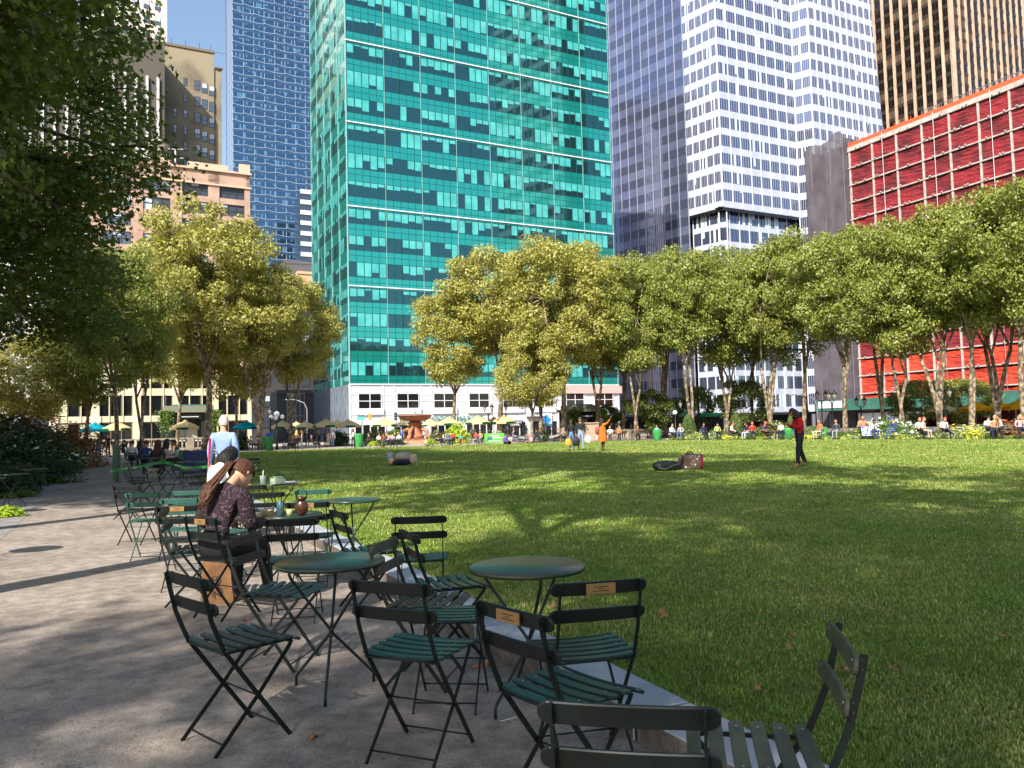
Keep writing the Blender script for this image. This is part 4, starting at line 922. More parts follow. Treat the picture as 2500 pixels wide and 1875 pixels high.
for j, (u, vt, wpx, mt, fl_, lab) in enumerate(fb):
    Y = edgeY(u) + 3.2 + (j % 3) * .8; p, w_, h = gs(u, 0, wpx, vt, Y); shrub('shrub', lab, p, w_, max(.7, h), mt, 80 + j, 3600, .038, fl_, nf=220, group='shrubs in the far flower bed')
# continuous low planting at the foot of the bed
rs = np.random.RandomState(9); Vs = []; ms = []
for u in np.arange(1640, 2640, 3.0):
    Y = edgeY(min(u, 2499)) + 1.6 + rs.rand() * 1.5; p = gx(u, Y); n_ = 60; k = rs.randint(0, 5) if rs.rand() < .6 else int(u / 40) % 5
    h_ = .25 + .45 * rs.rand() * (.5 + .5 * math.sin(u * .03)) ; P = np.array([p.x, p.y, 0]) + np.c_[rs.normal(size=n_) * .35, rs.normal(size=n_) * .35, rs.rand(n_) * h_]
    t = rs.normal(size=(n_, 3)); t /= np.linalg.norm(t, axis=1)[:, None]; b_ = np.cross(t, rs.normal(size=(n_, 3))); b_ /= np.linalg.norm(b_, axis=1)[:, None]; s = .07
    Vs.append(np.stack([P - t * s, P - b_ * s * .6, P + t * s, P + b_ * s * .6], 1)); ms += [k if rs.rand() < .75 else 0 for _ in range(n_)]
V = np.concatenate(Vs); tag(link('bed_planting', fastmesh('bed_planting', V.reshape(-1, 3), np.arange(len(V) * 4), 4, [M_s2, M_s3, M_s6, M_s5, F_yel], ms)), 'mixed low flowers and groundcover along the far lawn edge', 'flowers', kind='stuff')
# ------------------------------------------------------------ bistro chairs and tables
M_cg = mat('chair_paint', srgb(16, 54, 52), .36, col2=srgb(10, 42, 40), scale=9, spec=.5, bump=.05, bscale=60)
M_cd = mat('chair_paint_dark_backlit', srgb(8, 16, 15), .45, col2=srgb(12, 24, 22), scale=14, spec=.45)  # near-black frame paint; also the backlit shade of the green chairs' backs
M_cl = mat('chair_paint_teal', srgb(52, 96, 84), .4, col2=srgb(42, 84, 74), scale=9)
M_cb = mat('chair_paint_faded_sunlit', srgb(74, 78, 56), .6, col2=srgb(52, 58, 46), scale=9)  # worn olive paint; also holds the sunlit brown of one chair back
M_rivet = mat('rivet', srgb(150, 150, 150), .35, metal=.7)
M_brass = mat('plaque', srgb(160, 122, 76), .5, metal=.3); M_ink = mat('ink', (.03, .02, .015), .7)
def slat(mb, c, L, w_, th, up, out, bow=0.0, n=10, ax=Vector((1, 0, 0))):
    """rounded-end board: long axis ax, board plane ax/up, thickness along out, bowed towards out"""
    c = Vector(c); up = up.normalized(); out = out.normalized(); top = []; bot = []
    xs = [-L / 2 + L * i / n for i in range(n + 1)]; r = w_ / 2
    def hw(x): e = L / 2 - abs(x); return r * (1 if e >= r * .8 else max(.34, math.sqrt(max(0, 1 - ((r * .8 - e) / (r * .8)) ** 2))))
    xs = sorted(set(xs + [-L / 2 + r * .25, -L / 2 + r * .8, L / 2 - r * .25, L / 2 - r * .8]))
    ring = []
    for x in xs:
        b = bow * ((2 * x / L) ** 2); h = hw(x); p = c + ax * x + out * b
        ring.append([p + up * h + out * th / 2, p - up * h + out * th / 2, p - up * h - out * th / 2, p + up * h - out * th / 2])
    vs = [q for r4 in ring for q in r4]; fs = []
    for i in range(len(xs) - 1):
        for k in range(4): a = i * 4 + k; b = i * 4 + (k + 1) % 4; fs.append((a, b, b + 4, a + 4))
    fs.append((3, 2, 1, 0)); m_ = (len(xs) - 1) * 4; fs.append((m_, m_ + 1, m_ + 2, m_ + 3)); mb.add(vs, fs)
def bar(mb, pts, w_, th, wax=Vector((0, 1, 0))):   # flat bar along pts, width in the y-z sense, thickness along x
    pts = [Vector(p) for p in pts]; vs = []; fs = []
    for i, p in enumerate(pts):
        t = (pts[min(i + 1, len(pts) - 1)] - pts[max(i - 1, 0)]).normalized(); x = Vector((1, 0, 0)); y = t.cross(x).normalized()
        for a, b in ((-1, -1), (1, -1), (1, 1), (-1, 1)): vs.append(p + x * a * th / 2 + y * b * w_ / 2)
    for i in range(len(pts) - 1):
        for k in range(4): a = i * 4 + k; b = i * 4 + (k + 1) % 4; fs.append((a, b, b + 4, a + 4))
    fs.append((3, 2, 1, 0)); m_ = (len(pts) - 1) * 4; fs.append((m_, m_ + 1, m_ + 2, m_ + 3)); mb.add(vs, fs)
# chair faces +y; back at -y
def side_pts(x): return [(x, -.272, .79), (x, -.256, .72), (x, -.226, .60), (x, -.190, .51), (x, -.165, .455), (x, .0, .225), (x, .165, .0)]
def chair_proto(ms, mf, plaque=None, back=True, mbk=None):
    mbk = mbk or ms
    r = thing('bistro_chair', 'x', 'chair')
    if back:
        for z, y in ((.762, -.268), (.648, -.240)):
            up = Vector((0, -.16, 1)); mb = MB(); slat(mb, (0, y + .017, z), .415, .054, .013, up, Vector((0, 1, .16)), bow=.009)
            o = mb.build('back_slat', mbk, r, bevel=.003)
            mb = MB()
            for s in (-1, 1):
                for dz in (-.012, .012): mb.ball((s * .172, y + .004, z + dz), .0045, .003, .0045, 6, 4); mb.ball((s * .172, y + .028, z + dz), .0045, .003, .0045, 6, 4)
            mb.build('rivets', M_rivet, o)
            if plaque and z > .7:
                mb = MB(); mb.box(-.062, .062, y - .002, y + .004, z - .021, z + .021); mb.box(-.062, .062, y + .0265, y + .03, z - .021, z + .021); pq = mb.build('plaque', M_brass, o)
                mb = MB()
                for k, wq in ((.008, .03), (0, .012), (-.009, .034)):
                    mb.box(-wq, wq, y - .0032, y - .002, z + k - .0015, z + k + .0015); mb.box(-wq, wq, y + .03, y + .0312, z + k - .0015, z + k + .0015)
                mb.build('engraving', M_ink, o)
    for s in (-1, 1):
        mb = MB(); pts = side_pts(s * .172) if back else side_pts(s * .172)[3:]; bar(mb, pts, .02, .007); mb.build('front_leg', mf, r)
        mb = MB(); bar(mb, [(s * .158, .185, .435), (s * .158, .17, .41), (s * .158, .0, .215), (s * .158, -.205, .0)], .018, .007); mb.build('rear_leg', mf, r)
    mb = MB()
    for i in range(6):
        y = -.145 + i * .066; z = .455 + (-.004 if i < 5 else -.014); up = Vector((0, 1, 0)) if i < 5 else Vector((0, .86, -.5))
        slat(mb, (0, y, z), .40 + .004 * i, .046, .011, up, Vector((0, 0, 1)) if i < 5 else Vector((0, .5, .86)), bow=.010)
    st = mb.build('seat', ms, r, bevel=.0025)
    mb = MB()
    for i in range(6):
        for s in (-1, 1): mb.ball((s * .15, -.145 + i * .066, .467 - (.014 if i == 5 else 0)), .0045, .0045, .003, 6, 4)
    mb.build('rivets', M_rivet, st)
    mb = MB()
    for s in (-1, 1): bar(mb, [(s * .15, -.165, .442), (s * .15, .0, .440), (s * .15, .15, .440), (s * .15, .19, .43)], .014, .006)
    mb.tube([(-.18, -.168, .445), (.18, -.168, .445)], .005, 6); mb.build('seat_rail', mf, r)
    for y, z, w_ in ((.005, .22, .17), (.135, .045, .172), (-.165, .045, .158)):
        mb = MB(); mb.tube([(-w_, y, z), (w_, y, z)], .0042, 6); mb.build('stretcher', mf, r)
    return r
CP = {}
def chair(x, y, head, label, style='dark', sc=1.0, group='green slatted folding bistro chairs', z=0):
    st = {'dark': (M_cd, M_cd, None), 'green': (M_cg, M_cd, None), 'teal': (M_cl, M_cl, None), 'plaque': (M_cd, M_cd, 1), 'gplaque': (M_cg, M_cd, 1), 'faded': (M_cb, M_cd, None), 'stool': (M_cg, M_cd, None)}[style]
    rz = R(head - 90)
    if style not in CP:
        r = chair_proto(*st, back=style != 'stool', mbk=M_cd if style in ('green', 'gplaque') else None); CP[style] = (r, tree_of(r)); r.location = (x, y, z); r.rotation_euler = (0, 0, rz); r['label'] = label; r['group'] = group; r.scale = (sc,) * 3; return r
    return dup(*CP[style], (x, y, z), rz, label, group, sc)
# seat slats keep their teal-green; backlit shade is put into the near-black back colour
chair(-1.33, 3.81, 48, 'dark bistro chair standing alone at the lower left, turned to the round table', 'green')
chair(-.44, 3.58, 67, 'dark green bistro chair seen from behind in the bottom centre', 'green')
chair(.17, 2.97, 40, 'bistro chair with brass plaque turned towards the kerb, nearest the second table', 'gplaque')
chair(.28, 3.50, 103, 'bistro chair with brass plaque standing beside the stone kerb', 'gplaque')
chair(.29, 2.07, 79, 'nearest bistro chair, only its two back slats in the bottom edge', 'dark')
chair(.70, 2.38, 168, 'weathered bistro chair at the bottom right facing left with worn olive back', 'faded')
chair(-1.47, 4.97, -10, 'bistro chair just left of the first round table facing right', 'green')
chair(-2.30, 6.35, 60, 'dark bistro chair with plaque under the woman with the ponytail', 'plaque')
chair(-2.78, 6.85, 14, 'bistro chair left of the woman with the ponytail, facing right', 'dark')
chair(-3.12, 7.5, 97, 'bistro chair with yellow plaque on the sunny gravel left of the ponytail woman', 'plaque')
chair(-4.30, 9.35, 96, 'left one of two pale teal bistro chairs side by side', 'teal')
chair(-3.87, 9.45, 98, 'right one of two pale teal bistro chairs side by side', 'teal')
chair(-.73, 6.1, 94, 'bistro chair standing at the lawn edge seen square from behind', 'green', z=0)
chair(-.43, 5.05, 22, 'dark bistro chair turned to the lawn between the two round tables', 'green')
chair(-.52, 4.55, -12, 'bistro chair with back slats in a sunlit brown behind the first table', 'faded')  # sunlight on this back is put into its brown colour
chair(-.36, 4.22, 84, 'backless folding seat with green slats between the two tables', 'stool')
chair(-1.2, 6.5, 30, 'dark bistro chair on the kerb facing the lawn right of the woman table', 'green')
chair(-1.70, 6.15, 96, 'dark green bistro chair drawn up to the ponytail woman table', 'green')
chair(-1.93, 7.55, 94, 'bistro chair with orange plaque in front of the empty third table', 'gplaque')
chair(-2.75, 8.9, 96, 'dark bistro chair just behind the ponytail woman table', 'dark')
chair(-2.3, 9.15, 96, 'teal bistro chair beside the third round table', 'teal')
chair(-3.35, 10.2, 95, 'dark bistro chair at the white shirted woman table', 'dark')
chair(-3.75, 10.75, 62, 'bistro chair under the woman in the white shirt', 'dark')
chair(-3.45, 8.35, 95, 'pale teal bistro chair hidden behind the ponytail woman', 'teal')
chair(-2.95, 7.95, 150, 'small grey bistro chair just left of the ponytail woman shoulder', 'teal')
cl = [(-6.9, 14.1, 20, 'dark', 'long legged looking dark chair nearest on the sunny path'), (-8.1, 17.2, 25, 'dark', 'front chair of the cluster under the green tape'), (-8.7, 18.2, 20, 'faded', 'second chair of the cluster under the green tape'),
      (-9.2, 19.3, 15, 'dark', 'third chair of the cluster under the green tape'), (-6.4, 15.8, 100, 'dark', 'chair left of the man in the blue shirt near the tape'), (-5.9, 17.2, 190, 'teal', 'pale chair beyond the tape left of the man'),
      (-7.3, 16.4, 60, 'faded', 'grey chair in the middle of the tape cluster'), (-6.6, 18.4, 110, 'dark', 'dark chair behind the tape cluster'), (-4.6, 12.6, 30, 'dark', 'chair tilted beside the red pole'), (-8.0, 20.5, 80, 'teal', 'far pale chair behind the tape'),
      (-7.1, 21.5, 100, 'dark', 'far dark chair behind the tape'), (-5.4, 13.2, 150, 'dark', 'dark chair beside the brown trousers of the man'), (-5.1, 10.7, 85, 'dark', 'dark chair in front of the tape cluster on the sunny gravel'),
      (-9.9, 23.5, 60, 'dark', 'dark chair at the far end of the tape'), (-8.6, 24.5, 10, 'teal', 'pale chair near the seated group left')]
for x, y, h, s, lab in cl: chair(x, y, h, lab, s)
M_tt = mat('table_paint', srgb(34, 58, 44), .3, col2=srgb(74, 74, 46), scale=2.3, detail=5, thr=(.42, .62), spec=.6)
M_ttd = mat('table_leg', (.01, .02, .018), .4)
def table_proto():
    r = thing('bistro_table', 'x', 'table'); mb = MB(); mb.lathe([(.0, .698), (.288, .698), (.296, .690), (.300, .690), (.300, .708), (.296, .712), (0, .712)], n=48, cap=False); mb.build('tabletop', M_tt, r)
    for k in range(3):
        a = R(95 + 120 * k); c, s = math.cos(a), math.sin(a)
        P = lambda rr_, z: (rr_ * c, rr_ * s, z)
        mb = MB(); mb.tube([P(.235, .698), P(.235, .66), P(.225, .635), P(.01, .34), P(-.01, .31), P(-.235, .07), P(-.25, .05), P(-.25, .0)], .0085, 8); mb.build('leg', M_ttd, r)
    mb = MB(); mb.tube([(0, 0, .31), (0, 0, .35)], .014, 8); mb.build('leg_collar', M_ttd, r); return r
TP = []
def table(x, y, rz, label, group='round green bistro tables'):
    if not TP:
        r = table_proto(); TP.extend([r, tree_of(r)]); r.location = (x, y, 0); r.rotation_euler = (0, 0, R(rz)); r['label'] = label; r['group'] = group; return r
    return dup(TP[0], TP[1], (x, y, 0), R(rz), label, group)
table(-1.035, 4.43, 0, 'first round table in the centre foreground with patchy olive top')
table(.055, 4.12, 70, 'second round table standing over the stone kerb')
table(-2.02, 7.05, 40, 'round table with bowl and cans before the ponytail woman')
table(-1.72, 8.4, 10, 'empty third round table on the lawn edge')
table(-3.45, 11.5, 30, 'round table with white papers before the white shirted woman')
table(-6.62, 9.6, 62, 'round table at the left frame edge casting a round shadow')
table(-10.8, 17.0, 10, 'nearer pair table at the far left by the flower bed')
table(-11.9, 19.6, 50, 'table further along the flower bed with bare legs showing')
table(-10.2, 15.3, 80, 'lower table cut by the left frame edge')
table(-6.9, 18.9, 0, 'round table wrapped with the green tape')
table(-9.3, 22.5, 0, 'far round table near the seated group')
# things on the tables
def put(name, label, cat, x, y, z, parts, rz=0):
    r = thing(name, label, cat, (x, y, z), rz)
    for nm, mb, m_ in parts: mb.build(nm, m_, r)
    return r
a = MB(); a.lathe([(.045, 0), (.062, .05), (.066, .058), (.06, .052), (.04, .01)], n=24); b = MB(); b.tube([(.0, .0, .03), (.05, .01, .085)], .004, 6)
put('takeout_bowl', 'cream paper takeout bowl on the table before the ponytail woman', 'bowl', -2.16, 6.9, .713, [('bowl', a, mat('paper_cream', srgb(226, 204, 176), .7)), ('fork', b, M_white)])
a = MB(); a.lathe([(.024, 0), (.032, .008), (.032, .11), (.026, .122), (.026, .124), (0, .124)], n=20)
put('drink_can', 'grey blue drink can next to the takeout bowl', 'can', -2.03, 6.86, .713, [('can', a, mat('can_blue', srgb(96, 122, 140), .3, metal=.6))])
a = MB(); a.lathe([(.022, 0), (.03, .06), (.0, .06)], n=16)
put('glass_cup', 'small clear cup of pale yellow drink beside the can', 'cup', -1.95, 6.85, .713, [('cup', a, mat('cup_yellow', srgb(200, 200, 130), .1, alpha=.8))])
a = MB(); a.ball((0, 0, .07), .06, .045, .075, 16, 10); a.lathe([(.035, .13), (.045, .16), (.02, .165)], n=14); b = MB(); b.tube([(-.04, 0, .14), (-.05, 0, .2), (0, 0, .235), (.05, 0, .2), (.04, 0, .14)], .006, 6)
put('brown_handbag', 'shiny brown leather bag standing on the ponytail woman table', 'bag', -1.85, 6.86, .713, [('bag', a, mat('brown_leather', srgb(70, 40, 30), .3)), ('handle', b, M_cd)])
a = MB(); a.lathe([(.035, 0), (.042, .12), (.044, .125)], n=18); b = MB(); b.tube([(0, 0, .05), (.01, 0, .2)], .005, 6)
put('iced_drink', 'clear plastic cup with a white straw on the papers table', 'cup', -3.58, 11.25, .713, [('cup', a, mat('cup_clear', srgb(190, 205, 205), .1, alpha=.6)), ('straw', b, M_white)])
a = MB(); a.box(-.1, .1, -.07, .07, 0, .07); a.box(-.09, .09, -.06, .06, .07, .1); b = MB(); b.tube([(-.1, -.07, .1), (-.02, -.08, .16), (.1, -.07, .1)], .006, 6)
put('green_tote', 'green striped soft pouch lying on the papers table', 'pouch', -3.4, 11.35, .713, [('pouch', a, mat('tote_green', srgb(110, 150, 120), .7, col2=srgb(210, 215, 190), scale=14)), ('strap', b, M_cg)], .4)
a = MB(); a.box(-.11, .11, -.15, .15, 0, .006); a.add([(q[0] * .96 + .03, q[1] * .9 + .04, q[2] + .009) for q in ((-.11, -.15, 0), (.11, -.14, 0), (.1, .15, 0), (-.1, .15, 0))], [(0, 1, 2, 3)])
put('paper_sheets', 'loose white papers at the right side of the table', 'papers', -3.28, 11.52, .713, [('sheets', a, M_white)], .5)
# paper bag under the ponytail woman
a = MB(); a.add([(x * (1 - .12 * z / .38), y * (1 - .35 * z / .38), z) for z in (0, .38) for x, y in ((-.13, -.08), (.13, -.08), (.15, .08), (-.13, .08))], [(0, 1, 5, 4), (1, 2, 6, 5), (2, 3, 7, 6), (3, 0, 4, 7), (3, 2, 1, 0)])
a.tube([(-.06, -.055, .38), (-.05, -.06, .44), (.05, -.06, .44), (.06, -.055, .38)], .004, 5)
bagr = put('paper_shopping_bag', 'brown paper shopping bag on the ground under the ponytail woman chair', 'paper bag', -2.56, 6.8, 0, [('bag', a, mat('kraft', srgb(120, 84, 52), .8, col2=srgb(150, 110, 70), scale=5, bump=.2))], .35)
mt = Matrix.Translation((-.03, -.083, .2)) @ Matrix.Rotation(R(90), 4, 'X') @ Matrix.Rotation(R(90), 4, 'Z') @ Matrix.Rotation(R(0), 4, 'Y')
text('ZARA', .1, Matrix.Translation((.0, -.071, .19)) @ Matrix.Rotation(R(78), 4, 'X') @ Matrix.Rotation(R(90), 4, 'Z'), M_ink, 'bag_lettering', bagr, .001)
# fallen leaves
def leaf_mesh():
    mb = MB(); pts = []
    for i in range(15):
        a = 6.283 * i / 15; r = .055 * (1 if i % 3 == 0 else .62 if i % 3 == 1 else .5); pts.append((r * math.cos(a), r * math.sin(a), .006 + .016 * math.sin(a * 2 + 1)))
    mb.add(pts + [(0, 0, .004)], [(i, (i + 1) % 15, 15) for i in range(15)]); mb.tube([(0, 0, .004), (-.06, .01, .01), (-.09, .02, .02)], .0015, 4); return mb.mesh('leaf', [mat('dry_leaf', srgb(168, 128, 92), .8, col2=srgb(140, 84, 48), scale=20)])
lm = leaf_mesh()
lv_ = [(1177, 1627, 0, 1.35, 'large curled brown leaf on the gravel under the second table'), (767, 1801, 0, .6, 'small tan leaf on the dark gravel at the bottom'), (601, 1516, 0, .7, 'orange brown leaf near the first table'), (1180, 1560, 0, .5, 'small leaf beside the kerb stone'),
       (1357, 1485, .13, .9, 'pale leaf at the kerb edge under the second table'), (1618, 1510, .13, .9, 'reddish upright leaf on the lawn in shade'), (1845, 1534, .13, .5, 'brown speck leaf in the middle of the shaded lawn'), (1930, 1590, .13, .6, 'leaf in the shaded lawn left of the olive chair'),
       (1955, 1800, .13, .9, 'dark red leaf under the olive backed chair'), (2075, 1648, .13, 1.0, 'pale leaf behind the olive backed chair'), (2180, 1640, .13, .6, 'leaf right of the olive backed chair'), (1850, 1695, .13, .5, 'small leaf on lawn near the kerb slab'),
       (1605, 1455, .13, .6, 'tan leaf on the lit lawn'), (2450, 1560, .13, .6, 'leaf at the right lawn edge'), (1835, 1620, .13, .5, 'tiny leaf on the shaded grass'), (520, 1560, 0, .5, 'tiny leaf left of the table shadow'), (1480, 1745, 0, .5, 'small leaf behind the nearest chair back'), (2330, 1290, .13, .7, 'leaf in the sunlit right lawn'), (1935, 1560, .13, .55, 'pinkish leaf in the lawn above the olive chair')]
for i, (u, v, z, s, lab) in enumerate(lv_):
    o = link('fallen_leaf', lm); o.location = G(u, v, z) + Vector((0, 0, .004 + (.02 if z else 0))); o.rotation_euler = (random.uniform(-.3, .3), random.uniform(-.3, .3) + (.9 if 'upright' in lab else 0), i * 2.1); o.scale = (s,) * 3; tag(o, lab, 'leaf', 'fallen plane leaves')
mb = MB(); mb.tube([(-.07, 0, .004), (.07, 0, .006)], .0022, 6); o = mb.build('drinking_straw', M_white); o.location = G(1250, 1756); o.rotation_euler = (0, 0, .55); tag(o, 'thin white stick lying on the gravel left of the nearest chair', 'stick')
# ------------------------------------------------------------ umbrellas
def umbrella_proto(nm):
    r = thing(nm, 'x', 'umbrella'); mb = MB(); n = 8; rim = []; R0 = 1.35
    vs = [(0, 0, 2.78)]; fs = []
    for j, (rr_, z) in enumerate(((.5, 2.6), (.95, 2.38), (R0, 2.14))):
        for k in range(n * 2):
            a = 6.283 * k / (n * 2); q = rr_ * (1 if k % 2 == 0 else .935); vs.append((q * math.cos(a), q * math.sin(a), z - (.0 if k % 2 == 0 else -.015 * j)))
    m_ = n * 2
    for k in range(m_): fs.append((0, 1 + k, 1 + (k + 1) % m_))
    for j in range(2):
        for k in range(m_): fs.append((1 + j * m_ + k, 1 + (j + 1) * m_ + k, 1 + (j + 1) * m_ + (k + 1) % m_, 1 + j * m_ + (k + 1) % m_))
    mb.add(vs, fs); can = (mb, )
    vl = MB(); 
    for k in range(m_):
        a, b = Vector(vs[1 + 2 * m_ + k]), Vector(vs[1 + 2 * m_ + (k + 1) % m_]); dz = Vector((0, 0, -.2)); vl.quad(a, b, b + dz, a + dz)
    ve = MB(); ve.lathe([(.28, 2.73), (.02, 2.86)], n=8, cap=False, smooth=False)
    return r, mb, vl, ve
def make_umb(nm, mc, mv):
    r, mb, vl, ve = umbrella_proto(nm); mb.build('canopy', mc, r); 
    vo = vl.build('valance', [mc, mv], r)
    for i, p in enumerate(vo.data.polygons): p.material_index = 1 if (i // 2) % 2 == 0 else 0
    ve.build('vent_cap', mc, r); p = MB(); p.tube([(0, 0, 0), (0, 0, 2.9)], .028, 8); p.build('pole', mat('pole_dark', (.03, .03, .03), .4), r)
    b = MB(); b.lathe([(.3, 0), (.3, .06), (.05, .1)], n=18); b.build('base', M_cd, r)
    rb = MB()
    for k in range(8): a = 6.283 * k / 8; rb.tube([(0, 0, 2.2), (.9 * math.cos(a), .9 * math.sin(a), 2.38)], .012, 4)
    rb.build('ribs', mat('rib_wood', srgb(150, 120, 80), .6), r); return r, tree_of(r)
def fabric(nm, c, t=.3):
    m_ = bpy.data.materials.new(nm); m_.use_nodes = True; n = m_.node_tree; n.nodes.remove(n.nodes['Principled BSDF']); d = n.nodes.new('ShaderNodeBsdfDiffuse'); d.inputs[0].default_value = (*c, 1); tr = n.nodes.new('ShaderNodeBsdfTranslucent'); tr.inputs[0].default_value = (*c, 1)
    x = n.nodes.new('ShaderNodeMixShader'); x.inputs[0].default_value = t; n.links.new(d.outputs[0], x.inputs[1]); n.links.new(tr.outputs[0], x.inputs[2]); n.links.new(x.outputs[0], n.nodes['Material Output'].inputs[0]); return m_
UB = {'beige': make_umb('beige_umbrella', fabric('canvas_beige', srgb(232, 212, 160)), fabric('valance_green', srgb(30, 96, 66))), 'teal': make_umb('teal_umbrella', fabric('canvas_teal', srgb(30, 160, 180)), fabric('valance_navy', srgb(24, 90, 110))), 'yellow': make_umb('yellow_umbrella', fabric('canvas_yellow', srgb(240, 176, 36)), fabric('valance_orange', srgb(226, 146, 30)))}
ub = [('teal', 232, 76, 1031, 'teal umbrella at the far left end of the path'), ('beige', 286, 76, 1028, 'beige umbrella right of the far left teal one'), ('beige', 452, 72, 1025, 'beige umbrella in front of the left kiosk'), ('teal', 602, 78, 1026, 'teal umbrella right of the man in the blue shirt'),
      ('beige', 690, 84, 1026, 'shaded beige umbrella right of the twin trunks'), ('beige', 724, 98, 1029, 'small distant beige umbrella between two others'), ('beige', 746, 88, 1028, 'shaded beige umbrella left of the tall bright one'), ('beige', 796, 82, 1022, 'bright peaked beige umbrella left of the teal tower corner'),
      ('beige', 822, 92, 1024, 'beige umbrella half behind the bright peaked one'), ('beige', 850, 84, 1023, 'beige umbrella under the tower corner'), ('beige', 938, 80, 1020, 'pale umbrella left of the fountain'), ('beige', 985, 98, 1026, 'shaded umbrella just left of the fountain bowl'),
      ('beige', 1052, 98, 1023, 'umbrella right behind the fountain'), ('beige', 1096, 84, 1020, 'umbrella under the green store lettering'), ('beige', 1167, 80, 1018, 'umbrella in the middle of the plaza crowd'), ('beige', 1206, 92, 1020, 'umbrella partly hidden between two others'), ('beige', 1230, 82, 1017, 'pale peaked umbrella in front of the coffee sign'),
      ('beige', 1505, 94, 1022, 'shaded umbrella behind the woman in orange'), ('beige', 1607, 92, 1016, 'shaded umbrella under the trees by the balustrade'), ('beige', 2298, 72, 998, 'dusty beige umbrella left of the yellow ones'),
      ('yellow', 2381, 70, 992, 'leftmost of the three yellow umbrellas'), ('yellow', 2443, 72, 990, 'middle one of the three yellow umbrellas'), ('yellow', 2492, 66, 988, 'rightmost of the three yellow umbrellas')]
seen = set()
for i, (c, u, Y, va, lab) in enumerate(ub):
    p = gx(u, Y); z = W(u, va, Y).z; gz = z - 2.86; gz = max(-.02, min(.6, gz)) if u < 2000 else max(0, gz); wf = 1.0 if c != 'beige' else 1.02
    if c not in seen: r = UB[c][0]; r.location = (p.x, p.y, gz); r.rotation_euler = (0, 0, i * .7); r['label'] = lab; r['group'] = 'cafe umbrellas'; seen.add(c)
    else: dup(*UB[c], (p.x, p.y, gz), i * .7, lab, 'cafe umbrellas')
# ------------------------------------------------------------ fountain
M_gran = mat('pink_granite', srgb(188, 130, 98), .55, col2=srgb(150, 98, 72), scale=1.6, detail=8, bump=.1)
fp = gx(1014, 90); ft = thing('stone_fountain', 'pink granite fountain with a wide bowl on a carved pedestal', 'fountain', fp); sF = .9
mb = MB(); mb.lathe([(0, 2.15 + .35), (.5, 2.5), (1.3, 2.62), (1.75, 2.85), (1.88, 3.12), (1.92, 3.12), (1.92, 3.2), (1.8, 3.2), (1.6, 3.0), (0, 2.9)], n=48, cap=False); mb.build('bowl', M_gran, ft)
mb = MB(); mb.lathe([(.95, .5), (.95, .9), (.8, 1.0), (.62, 1.5), (.55, 1.9), (.8, 2.2), (.86, 2.3), (.55, 2.5)], n=24); mb.build('pedestal', M_gran, ft)
for k in range(4):
    a = R(45 + 90 * k) + TH; c_, s_ = math.cos(a), math.sin(a); mb = MB()
    mb.tube([(c_ * .6, s_ * .6, 1.9), (c_ * .95, s_ * .95, 1.6), (c_ * 1.35, s_ * 1.35, 1.45), (c_ * 1.5, s_ * 1.5, 1.2), (c_ * 1.35, s_ * 1.35, .95), (c_ * 1.7, s_ * 1.7, .7), (c_ * 1.75, s_ * 1.75, .35)], [.16, .2, .24, .2, .22, .26, .28], 10); mb.build('scroll_foot', M_gran, ft)
mb = MB(); mb.lathe([(2.0, .1), (2.0, .45), (1.6, .55), (0, .55)], n=8, smooth=False); mb.build('plinth', M_gran, ft)
mb = MB(); mb.lathe([(4.2, 0), (4.2, .38), (3.8, .38), (3.8, .2), (0, .2)], n=48, smooth=False, cap=False); mb.build('basin', mat('basin_stone', srgb(176, 140, 118), .7), ft)
mb = MB(); mb.tube([(0, 0, 3.0), (0, 0, 3.5), (.05, 0, 3.9)], [.06, .1, .02], 8)
for k in range(14): a = k * .9; mb.tube([(0, 0, 3.3), (.18 * math.cos(a), .18 * math.sin(a), 3.9 - .02 * k), (.34 * math.cos(a), .34 * math.sin(a), 3.3)], [.02, .03, .012], 4)
mb.build('water_jet', mat('water_white', srgb(230, 235, 240), .2, alpha=.6), ft)
# ------------------------------------------------------------ balustrades, kiosks
M_bal = mat('balustrade_stone', srgb(176, 160, 142), .85, col2=srgb(150, 134, 118), scale=2)
def balustrade(label, u0, u1, Y0, Y1, ztop, z0=0):
    a, b = gx(u0, Y0), gx(u1, Y1); r = thing('stone_balustrade', label, 'balustrade', (a.x, a.y, z0)); d, L = seg(a, b); f = frame((0, 0), d); h = ztop - z0
    mb = MB(f); mb.box(0, L, -.2, .2, h - .16, h); mb.build('top_rail', M_bal, r); mb = MB(f); mb.box(0, L, -.2, .2, 0, .22); mb.build('plinth', M_bal, r)
    k = 0; mb = MB(f); ps = MB(f); n_ = int(L / .36)
    for i in range(n_):
        x = (i + .5) * L / n_
        if i % 12 == 0: ps.box(x - .28, x + .28, -.24, .24, 0, h + .02)
        else: mb.lathe([(.07, .22), (.09, .3), (.05, .38), (.10, .55), (.09, .62), (.05, .76), (.08, h - .16)], c=(x, 0, 0), n=8)
    tag(mb.build('balusters', M_bal, r), kind='stuff'); ps.build('piers', M_bal, r)
balustrade('long stone balustrade behind the seated group at the left', 212, 590, 72, 80, 1.32, .15)
balustrade('stone balustrade right of the kiosk behind the woman in orange', 1462, 1632, 78, 86, 1.02)
mb = MB(); mb.box(-1.1, 1.1, -.5, .5, 0, 2.0); mb.box(-1.2, 1.2, -.6, .6, 2.0, 2.12); o = mb.build('stone_block', mat('pink_block', srgb(214, 184, 160), .85, col2=srgb(196, 164, 140), scale=2), bevel=.03); p = gx(1437, 80); o.location = (p.x, p.y, -.3); o.rotation_euler = (0, 0, TH); tag(o, 'pale pink stone block at the right kiosk', 'stone block')
